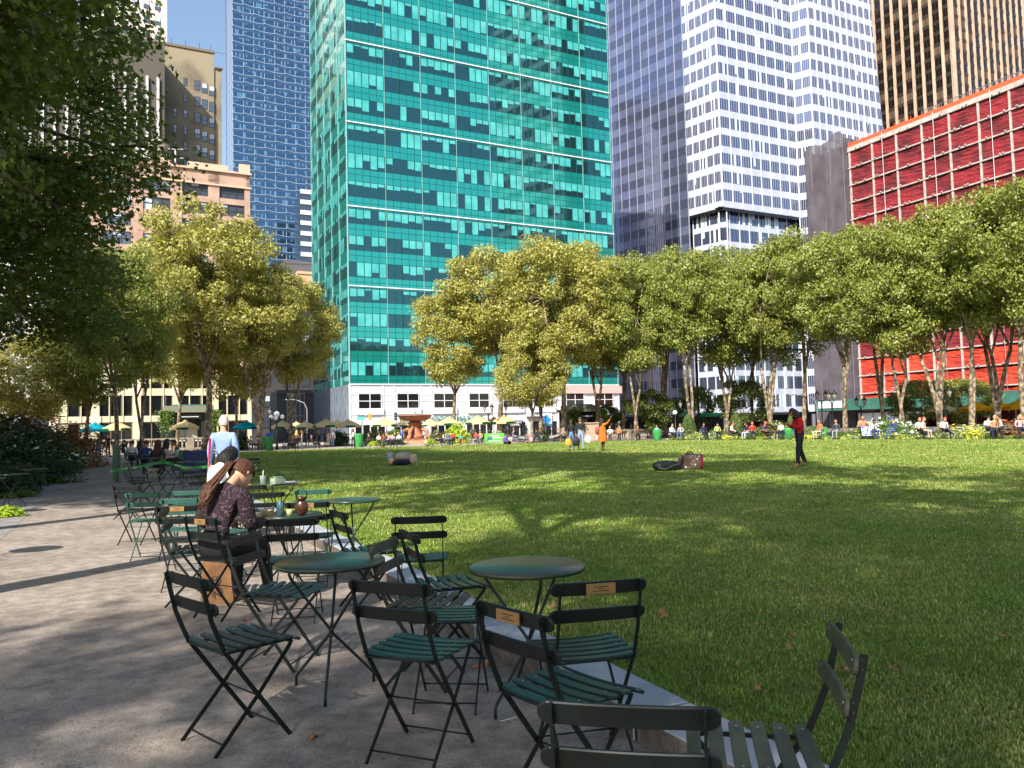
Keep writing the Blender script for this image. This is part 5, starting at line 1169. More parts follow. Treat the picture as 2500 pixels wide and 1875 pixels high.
M_kd = mat('kiosk_dark_green', srgb(34, 44, 40), .5); M_kroof = mat('kiosk_roof', srgb(44, 84, 84), .4, col2=srgb(60, 104, 104), scale=.8); M_kst = mat('kiosk_cornice', srgb(126, 130, 112), .7)
def kiosk(label, u, Y, wpx, vtop, vbase_cornice, sign=None):
    p = gx(u, Y); w_ = wpx * Y / 1921; zt_ = W(u, vtop, Y).z; zc_ = W(u, vbase_cornice, Y).z; r = thing('kiosk', label, 'kiosk', p, TH)
    mb = MB(); h = w_ / 2
    for x in (-h + .3, -h * .45, h * .45, h - .3):
        for y in (-h * .6, h * .6): mb.box(x - .14, x + .14, y - .14, y + .14, 0, zc_)
    mb.box(-h + .3, h - .3, -h * .2, h * .5, 0, zc_); mb.build('posts_and_walls', M_kd, r)
    mb = MB(); mb.box(-h, h, -h * .75, h * .75, zc_, zc_ + .3); mb.box(-h * .85, h * .85, -h * .6, h * .6, zc_ + .3, zc_ + .75); mb.build('cornice', M_kst, r)
    mb = MB(); mb.box(-h * .6, h * .6, -h * .4, h * .4, zc_ + .75, zt_ - .35); mb.add([(-h * .68, -h * .5, zt_ - .4), (h * .68, -h * .5, zt_ - .4), (h * .68, h * .5, zt_ - .4), (-h * .68, h * .5, zt_ - .4), (-h * .55, -h * .3, zt_), (h * .55, -h * .3, zt_), (h * .55, h * .3, zt_), (-h * .55, h * .3, zt_)], [(0, 1, 5, 4), (1, 2, 6, 5), (2, 3, 7, 6), (3, 0, 4, 7), (4, 5, 6, 7)]); mb.build('roof', M_kroof, r)
    mb = MB(); mb.box(-h * .4, h * .4, -h * .72, -h * .62, zc_ - .75, zc_ - .2); mb.build('sign_board', mat('sign_black', (.01, .01, .01), .4), r)
    mb = MB(); mb.box(-h * .3, h * .3, -h * .73, -h * .72, zc_ - .52, zc_ - .44); mb.build('sign_lettering', M_white, r)
    mb = MB(); mb.box(-h * .5, h * .4, -h * .62, -h * .5, .9, 1.05); mb.box(-h * .42, h * .3, -h * .22, -h * .2, 1.2, 2.4); mb.build('counter', mat('counter_light', srgb(200, 196, 186), .5), r)
    return r, h, zc_
kr, h, zc_ = kiosk('dark green kiosk with vines and a flat teal roof at the left', 460, 88, 128, 988, 1008)
mb = MB(); mb.lathe([(.12, 0), (.2, .3), (.1, .7), (.14, 1.0), (.02, 1.7)], c=(-h * .8, -h * .3, zc_ + .3), n=10); mb.build('finial', M_kd, kr)
kr2, h2, zc2 = kiosk('dark kiosk with stone cornice and ivy at the right of the blue sign', 1418, 88, 92, 987, 1006)
rs2 = np.random.RandomState(4)
for r_, h_, z_ in ((kr, h, zc_), (kr2, h2, zc2)):
    Pn = []
    for side, wd in ((-1, .35), (1, .35)):
        n_ = 1400; Pn.append(np.c_[side * h_ * .85 + rs2.normal(size=n_) * wd, -h_ * .75 + rs2.normal(size=n_) * .15, z_ + .2 - np.abs(rs2.normal(size=n_)) * 1.0])
    P = np.concatenate(Pn); t = rs2.normal(size=P.shape); t /= np.linalg.norm(t, axis=1)[:, None]; b = np.cross(t, rs2.normal(size=P.shape)); b /= np.linalg.norm(b, axis=1)[:, None]; s = .1
    V = np.stack([P - t * s, P - b * s * .6, P + t * s, P + b * s * .6], 1); link('vine', fastmesh('vine', V.reshape(-1, 3), np.arange(len(P) * 4), 4, [M_s2]), r_)
# small green roofed stand
p = gx(1680, 88); r = thing('green_roof_stand', 'small stand with pale green hipped roof behind the first cone bush', 'stand', p, TH); mb = MB(); mb.lathe([(1.3, 2.3), (1.25, 2.4), (.1, 3.1)], n=4, smooth=False); mb.build('roof', mat('roof_verdigris', srgb(96, 160, 136), .6), r); mb = MB()
for x in (-.8, .8):
    for y in (-.8, .8): mb.box(x - .05, x + .05, y - .05, y + .05, 0, 2.35)
mb.box(-.8, .8, -.8, .8, 0, .9); mb.build('posts', M_kd, r)
p = gx(1750, 90); r = thing('green_awning_stand', 'stall with bright green awning under the far right trees', 'stall', p, TH); mb = MB(); mb.box(-1.6, 1.6, -.9, .9, 2.2, 2.6); mb.build('awning', mat('awning_green', srgb(40, 170, 120), .6), r); mb = MB()
for x in (-1.5, 1.5): mb.box(x - .05, x + .05, -.8, -.7, 0, 2.2)
mb.box(-1.5, 1.5, -.2, .5, 0, 1.0); mb.build('stall_counter', M_kd, r)
# ------------------------------------------------------------ lamps, signals, bins, signs
M_iron = mat('black_iron', (.012, .014, .014), .4); M_lampg = mat('lamp_glass', srgb(190, 180, 170), .2, alpha=.75)
def lamp(label, u, Y, vhead, arms=2, sp=.75):
    p = gx(u, Y); H = W(u, vhead, Y).z; r = thing('park_lamp', label, 'street lamp', p, rnd_t.uniform(-.3, .3)); mb = MB(); mb.lathe([(.22, 0), (.2, .5), (.1, .7), (.07, 1.2), (.06, H - .9), (.09, H - .85), (.05, H - .6)], n=12); mb.build('post', M_iron, r)
    xs = (-sp / 2, sp / 2) if arms == 2 else (0,)
    if arms == 2: mb = MB(); mb.tube([(-sp / 2, 0, H - .45), (-sp / 4, 0, H - .62), (0, 0, H - .55), (sp / 4, 0, H - .62), (sp / 2, 0, H - .45)], .03, 6); mb.build('crossarm', M_iron, r)
    for x in xs:
        mb = MB(); mb.lathe([(.07, H - .45), (.19, H - .02), (.19, H)], c=(x, 0, 0), n=8); g = mb.build('lantern', M_lampg, r); mb = MB(); mb.lathe([(.22, H), (.2, H + .06), (.06, H + .24), (.02, H + .4)], c=(x, 0, 0), n=8)
        for k in range(4): a = k * 1.571 + .78; mb.tube([(x + .075 * math.cos(a), .075 * math.sin(a), H - .45), (x + .2 * math.cos(a), .2 * math.sin(a), H)], .012, 4)
        mb.build('lantern_cap', M_iron, g)
    return r
lamp('single lantern lamp post right of the twin pale trunks', 660, 66, 1001, 1); lamp('double lantern lamp in front of the store windows', 1193, 80, 994); lamp('single lantern lamp left of the blue sign', 1236, 84, 993, 1)
lamp('double lantern lamp behind the first cone bush', 1673, 72, 984); lamp('dark double lantern lamp at the scaffold left side', 2033, 60, 963, sp=.5 * 15 / 12 * .8); lamp('double lantern lamp right of the thick double trunk', 2103, 70, 977)
lamp('big double lantern lamp in front of the red netting', 2309, 58, 955); lamp('single lantern at the right kiosk', 1473, 88, 996, 1); lamp('tall four armed lamp left of the scaffold tower', 2008, 72, 962)
p = gx(676, 72); r = thing('globe_lamp', 'lamp post with a cluster of white globes right of the teal umbrella', 'street lamp', p); H = W(676, 1018, 72).z; mb = MB(); mb.lathe([(.16, 0), (.07, .8), (.06, H)], n=10); mb.tube([(-.5, 0, H - .1), (0, 0, H - .3), (.5, 0, H - .1)], .03, 6); mb.build('post', M_iron, r)
for x, z in ((0, .25), (-.5, .0), (.5, .0), (0, -.1)): mb = MB(); mb.ball((x, 0 if x else (.0 if z > 0 else -.3), H + z), .27 if z > .1 else .2, n=14, m=10); mb.build('globe', M_white, r)
p = gx(1649, 68); r = thing('globe_lamp', 'short lamp post with one pale globe beside the first cone bush', 'street lamp', p); H = W(1658, 1010, 68).z; mb = MB(); mb.lathe([(.12, 0), (.05, .6), (.05, H)], n=10); mb.build('post', M_iron, r); mb = MB(); mb.ball((0, 0, H + .1), .2, n=14, m=10); mb.build('globe', M_white, r)
def cobra(label, u, Y, vtop, reach, side):
    p = gx(u, Y); H = W(u, vtop, Y).z; r = thing('street_light', label, 'street lamp', p); mb = MB(); mb.tube([(0, 0, 0), (0, 0, H - 1.5), (side * .4, 0, H - .6), (side * 1.6, 0, H - .1), (side * reach, 0, H)], [.12, .09, .07, .06, .05], 8); mb.build('mast', mat('galvanised', srgb(150, 156, 160), .4, metal=.4), r); mb = MB(); mb.ball((side * (reach + .3), 0, H - .03), .4, .15, .1); mb.build('lamp_head', mat('galvanised', (0, 0, 0)), r)
cobra('tall curved street light in front of the glass bay', 750, 118, 974, 2.6, -1); cobra('grey street light in front of the red netting', 2255, 100, 945, 3.2, -1); cobra('white armed street light left of the scaffold', 1996, 105, 962, 3, -1)
p = gx(884, 112); r = thing('traffic_signal', 'yellow traffic light hanging from a mast arm left of the fountain', 'traffic light', p); H = W(884, 1012, 112).z; mb = MB(); k_ = 112 / 1921
mb.tube([(0, 0, 0), (0, 0, H - 1), (.5, 0, H - .2), (1.0, 0, H)], .08, 6); mb.build('mast', mat('galvanised', (0, 0, 0)), r); mb = MB(); mb.box(1.0, 1.35, -.2, .2, H - .85, H + .1); hd = mb.build('signal_head', mat('signal_yellow', srgb(236, 176, 20), .4), r)
mb = MB(); 
for k in range(3): mb.ball((1.17, -.2, H - .08 - k * .28), .1, .05, .1, 10, 6)
mb.build('lenses', M_iron, hd); mb = MB(); mb.box(-.2 - .45, -.2 + .4 + .2, -.1, -.05, H - .75, H - .35); 
o = mb.build('street_sign', mat('sign_teal', srgb(60, 170, 160), .4), r)
p = gx(967, 108); r = thing('pedestrian_signal', 'black signal post left of the fountain bowl', 'traffic light', p); H = W(967, 1002, 108).z; mb = MB(); mb.tube([(0, 0, 0), (0, 0, H)], .06, 6); mb.build('post', M_iron, r); mb = MB()
for k in range(3): mb.box(-.22, .18, -.15, .15, H - .6 - k * .36, H - .3 - k * .36)
mb.build('signal_head', M_iron, r)
M_bin = mat('bin_green', srgb(70, 160, 84), .5, col2=srgb(50, 136, 66), scale=3); M_blu = mat('bin_blue', srgb(24, 80, 160), .5)
def bin_(label, u, Y, m_=None, H=1.05, rr_=.3, z=0, lid=None):
    p = gx(u, Y); r = thing('litter_bin', label, 'trash can', (p.x, p.y, z)); mb = MB(); mb.lathe([(rr_ * .8, 0), (rr_, H * .9), (rr_, H), (rr_ * .8, H), (rr_ * .7, H * .85), (0, H * .85)], n=20, cap=False)
    for k in range(20): a = 6.283 * k / 20; mb.tube([(rr_ * .83 * math.cos(a), rr_ * .83 * math.sin(a), 0), (rr_ * 1.03 * math.cos(a), rr_ * 1.03 * math.sin(a), H * .92)], .012, 4)
    mb.build('bin_body', m_ or M_bin, r)
    if lid: mb = MB(); mb.lathe([(rr_ * .95, H), (rr_ * 1.0, H + .25), (rr_ * .9, H + .28), (0, H + .28)], n=20, cap=False); mb.build('lid', lid, r)
bin_('green bin with blue top at the lawn corner left', 657, 64, lid=M_blu, H=1.25); bin_('green bin standing just behind the blue topped one', 642, 76, H=1.2); bin_('green bin left of the plaza planters', 876, 74, H=1.3, rr_=.42)
bin_('bright green bin on the path before the right balustrade', 1604, 75, H=1.0, rr_=.42); bin_('wide green bin left of the woman in red', 1921, 58, H=.95, rr_=.42); bin_('blue recycling bin beside the wide green bin', 1935, 58.6, M_blu, H=.95, rr_=.28); bin_('green bin behind the seated man at right', 2008, 58, H=.95)
p = gx(484, 27.5); r = thing('recycling_crates', 'blue mesh recycling box with green end left of the man in the blue shirt', 'recycling box', p, .1); mb = MB(); mb.box(-.38, .42, -.3, .3, .05, .92)
for k in range(9): mb.box(-.38 + k * .095, -.37 + k * .095, -.32, -.3, .05, .92)
mb.build('blue_box', mat('deep_blue', srgb(20, 48, 110), .5), r); mb = MB(); mb.box(-.55, -.4, -.32, .32, 0, .95); mb.build('green_end', mat('bin_dkgreen', srgb(24, 90, 50), .5), r)
p = gx(2 and 1206, 70); p = gx(1208, 71); r = thing('green_notice_board', 'bright green notice board behind the person in purple', 'sign', (p.x, p.y, .02), .1); mb = MB(); mb.box(-.95, .85, -.04, .04, .12, 1.0); mb.build('board', mat('notice_green', srgb(104, 196, 70), .5), r)
mb = MB(); mb.box(-.55, .4, -.055, -.045, .74, .84); mb.box(-.6, .5, -.055, -.045, .3, .36); mb.box(-.2, .6, -.055, -.045, .56, .62); mb.build('white_lettering', M_white, r); mb = MB(); mb.box(-.7, -.25, -.056, -.046, .44, .66); mb.build('blue_mark', mat('mark_blue', srgb(60, 110, 150), .5), r)
mb = MB(); mb.box(-.9, -.84, -.25, .25, 0, .14); mb.box(.74, .8, -.25, .25, 0, .14); mb.build('feet', M_iron, r)
# red pole, green post, tape
a, b = G(503, 1197 + 25), W(512, 1086, 15.2); p = gx(503, 14.6); r = thing('red_pole', 'thin red pole leaning beside the man in the blue shirt', 'pole', p); mb = MB(); q = W(513, 1070, 14.8) - p; mb.tube([(0, 0, 0), (q.x, q.y, q.z)], .022, 8); o = mb.build('pole', mat('pole_red', srgb(170, 24, 36), .4), r)
p = gx(283, 25.5); mb = MB(); mb.box(-.09, .09, -.05, .05, 0, 1.2); mb.box(-.13, .13, -.09, .09, 0, .05); mb.box(.09, .14, -.04, .04, .35, 1.15); o = mb.build('green_post', mat('post_green', srgb(60, 92, 76), .5), bevel=.01); o.location = p; tag(o, 'square green post at the end of the tape on the path', 'post')
mb = MB(); pts = [W(270, 1150, 17.5), W(330, 1142, 17.6), W(372, 1132, 17.8), W(400, 1128, 17.9), W(425, 1134, 17.6), W(450, 1142, 17.2), W(480, 1142, 16.6), W(513, 1139, 15.4)]
tw = [.6, .2, .15, .9, .5, .2, .1, .2]
vs = []
for i, p in enumerate(pts): h = .03; vs += [p + Vector((0, tw[i] * .04, h)), p - Vector((0, tw[i] * .04, h))]
mb.add(vs, [(2 * i, 2 * i + 1, 2 * i + 3, 2 * i + 2) for i in range(len(pts) - 1)]); o = mb.build('barrier_tape', mat('tape_green', srgb(16, 84, 42), .45, col2=srgb(40, 120, 50), scale=3)); sm = o.modifiers.new('s', 'SOLIDIFY'); sm.thickness = .003; tag(o, 'green barrier tape strung over the chairs left of the man', 'tape')
d = (pts[5] - pts[3]).normalized(); up = d.cross(Vector((0, -1, 0))).normalized() * -1
ex = (pts[5] - pts[4]).normalized(); ez = Vector((0, -1, 0)); ey = ez.cross(ex).normalized(); ez = ex.cross(ey)
mt = Matrix((ex, ey, ez)).transposed().to_4x4(); mt.translation = (pts[4] * .55 + pts[5] * .45) + ez * .02
text('BRYANT PARK', .045, mt, M_white, 'tape_lettering', o, .001)
# far distant chairs as simple furniture of the plaza are built with the people
# ------------------------------------------------------------ bags on the lawn
def soft(mb, c, sx, sy, sz, seed, n=18, m_=12, pw=2.6):
    rd = random.Random(seed); vs = []; fs = []; ph = [rd.uniform(0, 6) for _ in range(4)]
    for i in range(m_ + 1):
        t = math.pi * i / m_
        for k in range(n):
            a = 6.283 * k / n; f_ = lambda q: math.copysign(abs(q) ** (2 / pw), q)
            w_ = 1 + .05 * math.sin(3 * a + ph[0] + i) + .04 * math.sin(5 * a + ph[1]); vs.append((c[0] + sx * f_(math.sin(t)) * f_(math.cos(a)) * w_, c[1] + sy * f_(math.sin(t)) * f_(math.sin(a)) * w_, c[2] + sz * -f_(math.cos(t)) * (1 + .05 * math.sin(2 * a + ph[2]))))
    for i in range(m_):
        for k in range(n): fs.append((i * n + k, i * n + (k + 1) % n, (i + 1) * n + (k + 1) % n, (i + 1) * n + k))
    mb.add(vs, fs, True)
ys_ = 22.5; p = gx(1685, ys_); r = thing('paint_spattered_suitcase', 'big brown suitcase with paint specks standing on the lawn', 'suitcase', (p.x, p.y, .12), -.15)
mb = MB(); soft(mb, (0, 0, .22), .28, .17, .225, 2, pw=5); cs = mb.build('case', mat('case_brown', srgb(128, 96, 84), .7, col2=srgb(110, 80, 72), scale=6), r)
mb = MB(); soft(mb, (.27, 0, .24), .045, .165, .2, 3, pw=4); mb.build('red_edge', mat('case_red', srgb(180, 50, 70), .7), r)
mb = MB(); mb.tube([(-.18, 0, .43), (-.1, 0, .5), (0, 0, .51), (.05, 0, .45)], .018, 6); mb.tube([(-.3, -.05, .1), (-.22, -.12, .4), (-.05, -.13, .47)], .02, 6); mb.build('handle', M_cd, r)
mb = MB(); rd = random.Random(2)
for k in range(22): x, z = rd.uniform(-.2, .22), rd.uniform(.05, .4); mb.ball((x, -.172, z), .012 if k > 3 else .035, .004, .01 if k > 3 else .025, 6, 4)
mb.build('paint_specks', M_white, r)
p = gx(1625, ys_ - .3); r = thing('black_duffel_bag', 'low black duffel bag lying left of the brown suitcase', 'duffel bag', (p.x, p.y, .12), .1); mb = MB(); soft(mb, (0, 0, .14), .4, .2, .15, 5, pw=3); mb.build('bag', mat('black_nylon', (.012, .012, .014), .5, col2=(.03, .03, .035), scale=12), r)
mb = MB(); mb.tube([(-.3, -.2, .1), (-.1, -.23, .06), (.1, -.22, .16), (.3, -.18, .2)], .015, 6); mb.tube([(-.35, -.1, .2), (0, -.17, .25), (.35, -.1, .24)], .012, 6); mb.build('straps', mat('strap_grey', srgb(120, 120, 124), .6), r)
p = gx(1662, ys_ + .3); mb = MB(); soft(mb, (0, 0, .28), .12, .1, .09, 6); o = mb.build('grey_pouch', mat('pouch_grey', srgb(140, 116, 110), .7)); o.location = (p.x, p.y, .12); tag(o, 'small grey pouch on top between duffel bag and suitcase', 'pouch')
Yg = 30; parts_ = [('tote_bag_pile', 'grey cloth bag humped over the dark pile on the shaded lawn', 'bag', 985, .36, .2, .16, .2, srgb(160, 152, 140)), ('navy_blanket', 'dark navy blanket heap on the shaded lawn', 'blanket', 980, .42, .25, .12, .02, srgb(24, 24, 52)),
                   ('silver_bag', 'small pale grey bag at the left of the lawn pile', 'bag', 950, .13, .12, .15, .22, srgb(170, 180, 196)), ('cyan_bag', 'cyan bag at the right of the lawn pile', 'bag', 1000, .12, .1, .11, .16, srgb(60, 150, 190)),
                   ('tan_paper_bag', 'tan paper bag leaning at the right end of the lawn pile', 'paper bag', 1009, .17, .12, .16, .1, srgb(206, 170, 146)), ('torn_paper_bag', 'peach paper bag at the left end of the lawn pile', 'paper bag', 955, .16, .14, .13, .04, srgb(214, 168, 136))]
for j, (nm, lab, ct, u, sx, sy, sz, z, c) in enumerate(parts_):
    p = gx(u, Yg + (.15 if 'navy' not in lab else -.1)); mb = MB(); soft(mb, (0, 0, sz * .9), sx, sy, sz, 20 + j, pw=2.4 if j < 2 else 3.4); o = mb.build(nm, mat('cloth_' + nm, c, .8, bump=.3, bscale=8)); o.location = (p.x, p.y, .12 + z); tag(o, lab, ct); o.rotation_euler = (0, .3 if j == 4 else 0, j)
mb = MB(); mb.box(-1.4, 1.4, -.05, .05, 0, .5)
# ------------------------------------------------------------ people
SKIN = {'light': srgb(222, 170, 140), 'tan': srgb(190, 132, 98), 'brown': srgb(120, 78, 56), 'dark': srgb(80, 52, 40)}
def pmat(nm, c, **k): return mat('p_' + nm, c, k.pop('rough', .8), **k)
def cm(c, rough=.8):
    nm = 'cloth_%d_%d_%d' % tuple(int(x * 999) for x in c); return mat(nm, c, rough, col2=tuple(x * .72 for x in c), scale=5, bump=.25, bscale=12)
def skeleton(pose, arms='down', lean=0, headtilt=0, headturn=0, step=0, cross=False, wide=1.0):
    J = {}; V3 = Vector
    if pose in ('stand', 'walk'):
        J['pel'] = V3((0, 0, .93))
        for s, n_ in ((-1, 'L'), (1, 'R')):
            st = step * s if pose == 'walk' else .03 * s
            J['hip' + n_] = V3((s * .085, 0, .90)); J['kne' + n_] = V3((s * .09, st * .55 + .04, .49)); J['ank' + n_] = V3((s * .09, st * 1.05 - .02, .085 + (.05 if st < -.1 else 0))); J['toe' + n_] = V3((s * .105, st * 1.05 + .13, .035))
        if pose == 'walk': pass
    elif pose == 'sit':
        J['pel'] = V3((0, -.05, .53))
        for s, n_ in ((-1, 'L'), (1, 'R')):
            J['hip' + n_] = V3((s * .09, -.01, .52)); J['kne' + n_] = V3((s * .13, .40, .53)); f_ = .44 + step * s; J['ank' + n_] = V3((s * .12, f_, .085)); J['toe' + n_] = V3((s * .13, f_ + .15, .035))
        if cross: J['kneR'] = V3((.02, .42, .62)); J['ankR'] = V3((-.16, .58, .32)); J['toeR'] = V3((-.2, .72, .34))
    elif pose == 'floor':
        J['pel'] = V3((0, 0, .11))
        for s, n_ in ((-1, 'L'), (1, 'R')):
            J['hip' + n_] = V3((s * .09, .03, .12)); J['kne' + n_] = V3((s * .22, .38, .32 if s > 0 else .2)); J['ank' + n_] = V3((s * .1, .62 if s > 0 else .3, .07)); J['toe' + n_] = V3((s * .1, .76 if s > 0 else .42, .05))
    elif pose == 'squat':
        J['pel'] = V3((0, -.1, .3))
        for s, n_ in ((-1, 'L'), (1, 'R')): J['hip' + n_] = V3((s * .09, -.06, .31)); J['kne' + n_] = V3((s * .15, .28, .42)); J['ank' + n_] = V3((s * .12, .02, .085)); J['toe' + n_] = V3((s * .13, .16, .03))
    M = Matrix.Rotation(-R(lean), 3, 'X'); P = J['pel']
    def up(x, y, z): return P + M @ V3((x, y, z))
    J['wai'] = up(0, .0, .15); J['che'] = up(0, -.01, .36); J['nkb'] = up(0, -.02, .51)
    H = M @ Matrix.Rotation(-R(headtilt), 3, 'X'); J['nk'] = J['nkb'] + H @ V3((0, .0, .07)); J['hd'] = J['nk'] + H @ V3((0, .02, .115)); J['M'] = M; J['H'] = H @ Matrix.Rotation(R(headturn), 3, 'Z')
    for s, n_ in ((-1, 'L'), (1, 'R')):
        a = arms if isinstance(arms, str) else arms[0 if s < 0 else 1]; sh = up(s * .165 * wide, -.015, .47); J['sho' + n_] = sh
        if a == 'down': e = sh + V3((s * .055, -.04, -.28)); h = e + V3((s * .01, .07, -.25)); hd = h + V3((0, .02, -.09))
        elif a == 'lap': e = sh + M @ V3((s * .06, .02, -.27)); h = e + V3((-s * .09, .22, -.06)); hd = h + V3((-s * .04, .07, .0))
        elif a == 'phone': e = sh + V3((s * .05, .06, -.27)); h = e + V3((-s * .1, .2, .1)); hd = h + V3((-s * .03, .07, .04))
        elif a == 'table': e = sh + M @ V3((s * .08, .1, -.25)); h = e + V3((-s * .06, .24, .0)); hd = h + V3((-s * .02, .08, .01))
        elif a == 'up': e = sh + V3((s * .03, .24, .08)); h = e + V3((-s * .02, .16, .2)); hd = h + V3((0, .03, .09))
        elif a == 'face': e = sh + V3((s * .05, .16, -.2)); h = e + V3((-s * .1, .04, .24)); hd = h + V3((-s * .02, -.0, .08))
        elif a == 'behind': e = sh + V3((s * .12, -.1, -.26)); h = e + V3((-s * .14, -.06, -.1)); hd = h + V3((-s * .06, .0, -.03))
        J['elb' + n_] = e; J['wri' + n_] = h; J['han' + n_] = hd
    return J
BONES = [('pel', 'wai', 2), ('wai', 'che', 1), ('che', 'nkb', 1), ('nkb', 'nk', 0), ('nk', 'hd', 0)]
for n_ in 'LR': BONES += [('che', 'sho' + n_, 1), ('sho' + n_, 'elb' + n_, 1), ('elb' + n_, 'wri' + n_, 4), ('wri' + n_, 'han' + n_, 0), ('pel', 'hip' + n_, 2), ('hip' + n_, 'kne' + n_, 2), ('kne' + n_, 'ank' + n_, 5), ('ank' + n_, 'toe' + n_, 3)]
RAD = {'pel': .125, 'wai': .115, 'che': .125, 'nkb': .065, 'nk': .048, 'hd': .07, 'sho': .062, 'elb': .042, 'wri': .027, 'han': .03, 'hip': .095, 'kne': .06, 'ank': .042, 'toe': .036}
def fingers(mb, w_, h, s):
    d = (h - w_).normalized(); side = d.cross(Vector((0, 0, 1))); side = side.normalized() if side.length > .1 else Vector((1, 0, 0)); dn = d.cross(side).normalized()
    if dn.z > 0: dn = -dn
    palm = h
    for i in range(4):
        L = (.032, .038, .036, .027)[i]; b = palm + side * (i - 1.5) * .017; p1 = b + d * L * 1.0 + dn * .004; p2 = p1 + d * L * .6 + dn * L * .5; p3 = p2 + dn * L * .5 + d * .002
        mb.tube([b - d * .02, b, p1, p2, p3], [.009, .0095, .0085, .0075, .005], 6)
    t0 = palm - d * .05 - side * s * .02; mb.tube([t0, t0 - side * s * .022 + d * .02, t0 - side * s * .03 + d * .05 + dn * .01], [.011, .010, .007], 6)
def body_mesh(J, thick=1.0, sub=1, hand=False, rad=None, nose=True):
    RR = dict(RAD); RR.update(rad or {}); names = [k for k in J if k not in 'HM']; names.remove('pel'); names = ['pel'] + names; idx = {n: i for i, n in enumerate(names)}
    me = bpy.data.meshes.new('tmp'); me.from_pydata([tuple(J[n]) for n in names], [(idx[a], idx[b]) for a, b, _ in BONES], []); o = bpy.data.objects.new('tmp', me); C.objects.link(o)
    sk = o.modifiers.new('s', 'SKIN'); sk.use_smooth_shade = True; sk.branch_smoothing = .6
    for n, i in idx.items():
        r = RR[n if n in RR else n[:3]] * (thick if n[:3] in ('pel', 'wai', 'che', 'hip') else 1); me.skin_vertices[0].data[i].radius = (r, r * (.85 if n in ('che', 'wai', 'pel') else 1)); 
    me.skin_vertices[0].data[0].use_root = True
    sb = o.modifiers.new('u', 'SUBSURF'); sb.levels = sb.render_levels = sub
    dg = bpy.context.evaluated_depsgraph_get(); ev = bpy.data.meshes.new_from_object(o.evaluated_get(dg)); bpy.data.objects.remove(o)
    mb = MB(); vs = [v.co.copy() for v in ev.vertices]; seg_ = [(J[a], J[b], m_) for a, b, m_ in BONES]; bpy.data.meshes.remove(me)
    def region(p):
        best = 9; bm_ = 0
        for a, b, m_ in seg_:
            ab = b - a; t = max(0, min(1, (p - a).dot(ab) / ab.length_squared)); d = (p - (a + ab * t)).length
            if d < best: best = d; bm_ = m_
        return bm_
    for pl_ in ev.polygons: mb.f.append(list(pl_.vertices)); mb.mi.append(region(pl_.center)); mb.sm.append(True)
    mb.v = vs; bpy.data.meshes.remove(ev)
    # head
    H = J['H']; c = J['hd'] + H @ Vector((0, .005, .0)); T = lambda x, y, z: c + H @ Vector((x, y, z)); mb.mat = 0
    o0 = len(mb.v); hb = MB(); hb.ball((0, 0, 0), 1, n=20, m=14)
    for v in hb.v:
        x, y, z = v; w_ = .076 * (1 - .22 * max(0, -z) ** 1.5); yy = .096 * y + (.012 if z < -.2 and y > .3 else 0) - (.03 * max(0, -z) * (1 if y < 0 else 0) * y); mb.v.append(T(x * w_, yy, z * .118))
    for f in hb.f: mb.f.append([i + o0 for i in f]); mb.mi.append(0); mb.sm.append(True)
    if nose:
        mb.tube([T(0, .088, .02), T(0, .105, -.012), T(0, .11, -.028), T(0, .092, -.034)], [.006, .010, .013, .007], 6)
        for s in (-1, 1):
            mb.tube([T(s * .074, -.005, .02), T(s * .084, -.012, .0), T(s * .076, -.0, -.03)], [.01, .014, .008], 6); mb.mat = 6; mb.add([T(s * .032 + q * .011, .0885, .012 + r * .006) for q, r in ((-1, 0), (0, -1), (1, 0), (0, 1))], [(0, 1, 2, 3)]); mb.tube([T(s * .018, .093, .03), T(s * .045, .085, .032)], .0035, 4); mb.mat = 0
        mb.mat = 7; mb.tube([T(-.022, .089, -.062), T(0, .096, -.06), T(.022, .089, -.062)], [.003, .0055, .003], 6); mb.mat = 0
    if hand:
        for n, s in (('L', -1), ('R', 1)): fingers(mb, J['wri' + n], J['han' + n], s)
    return mb
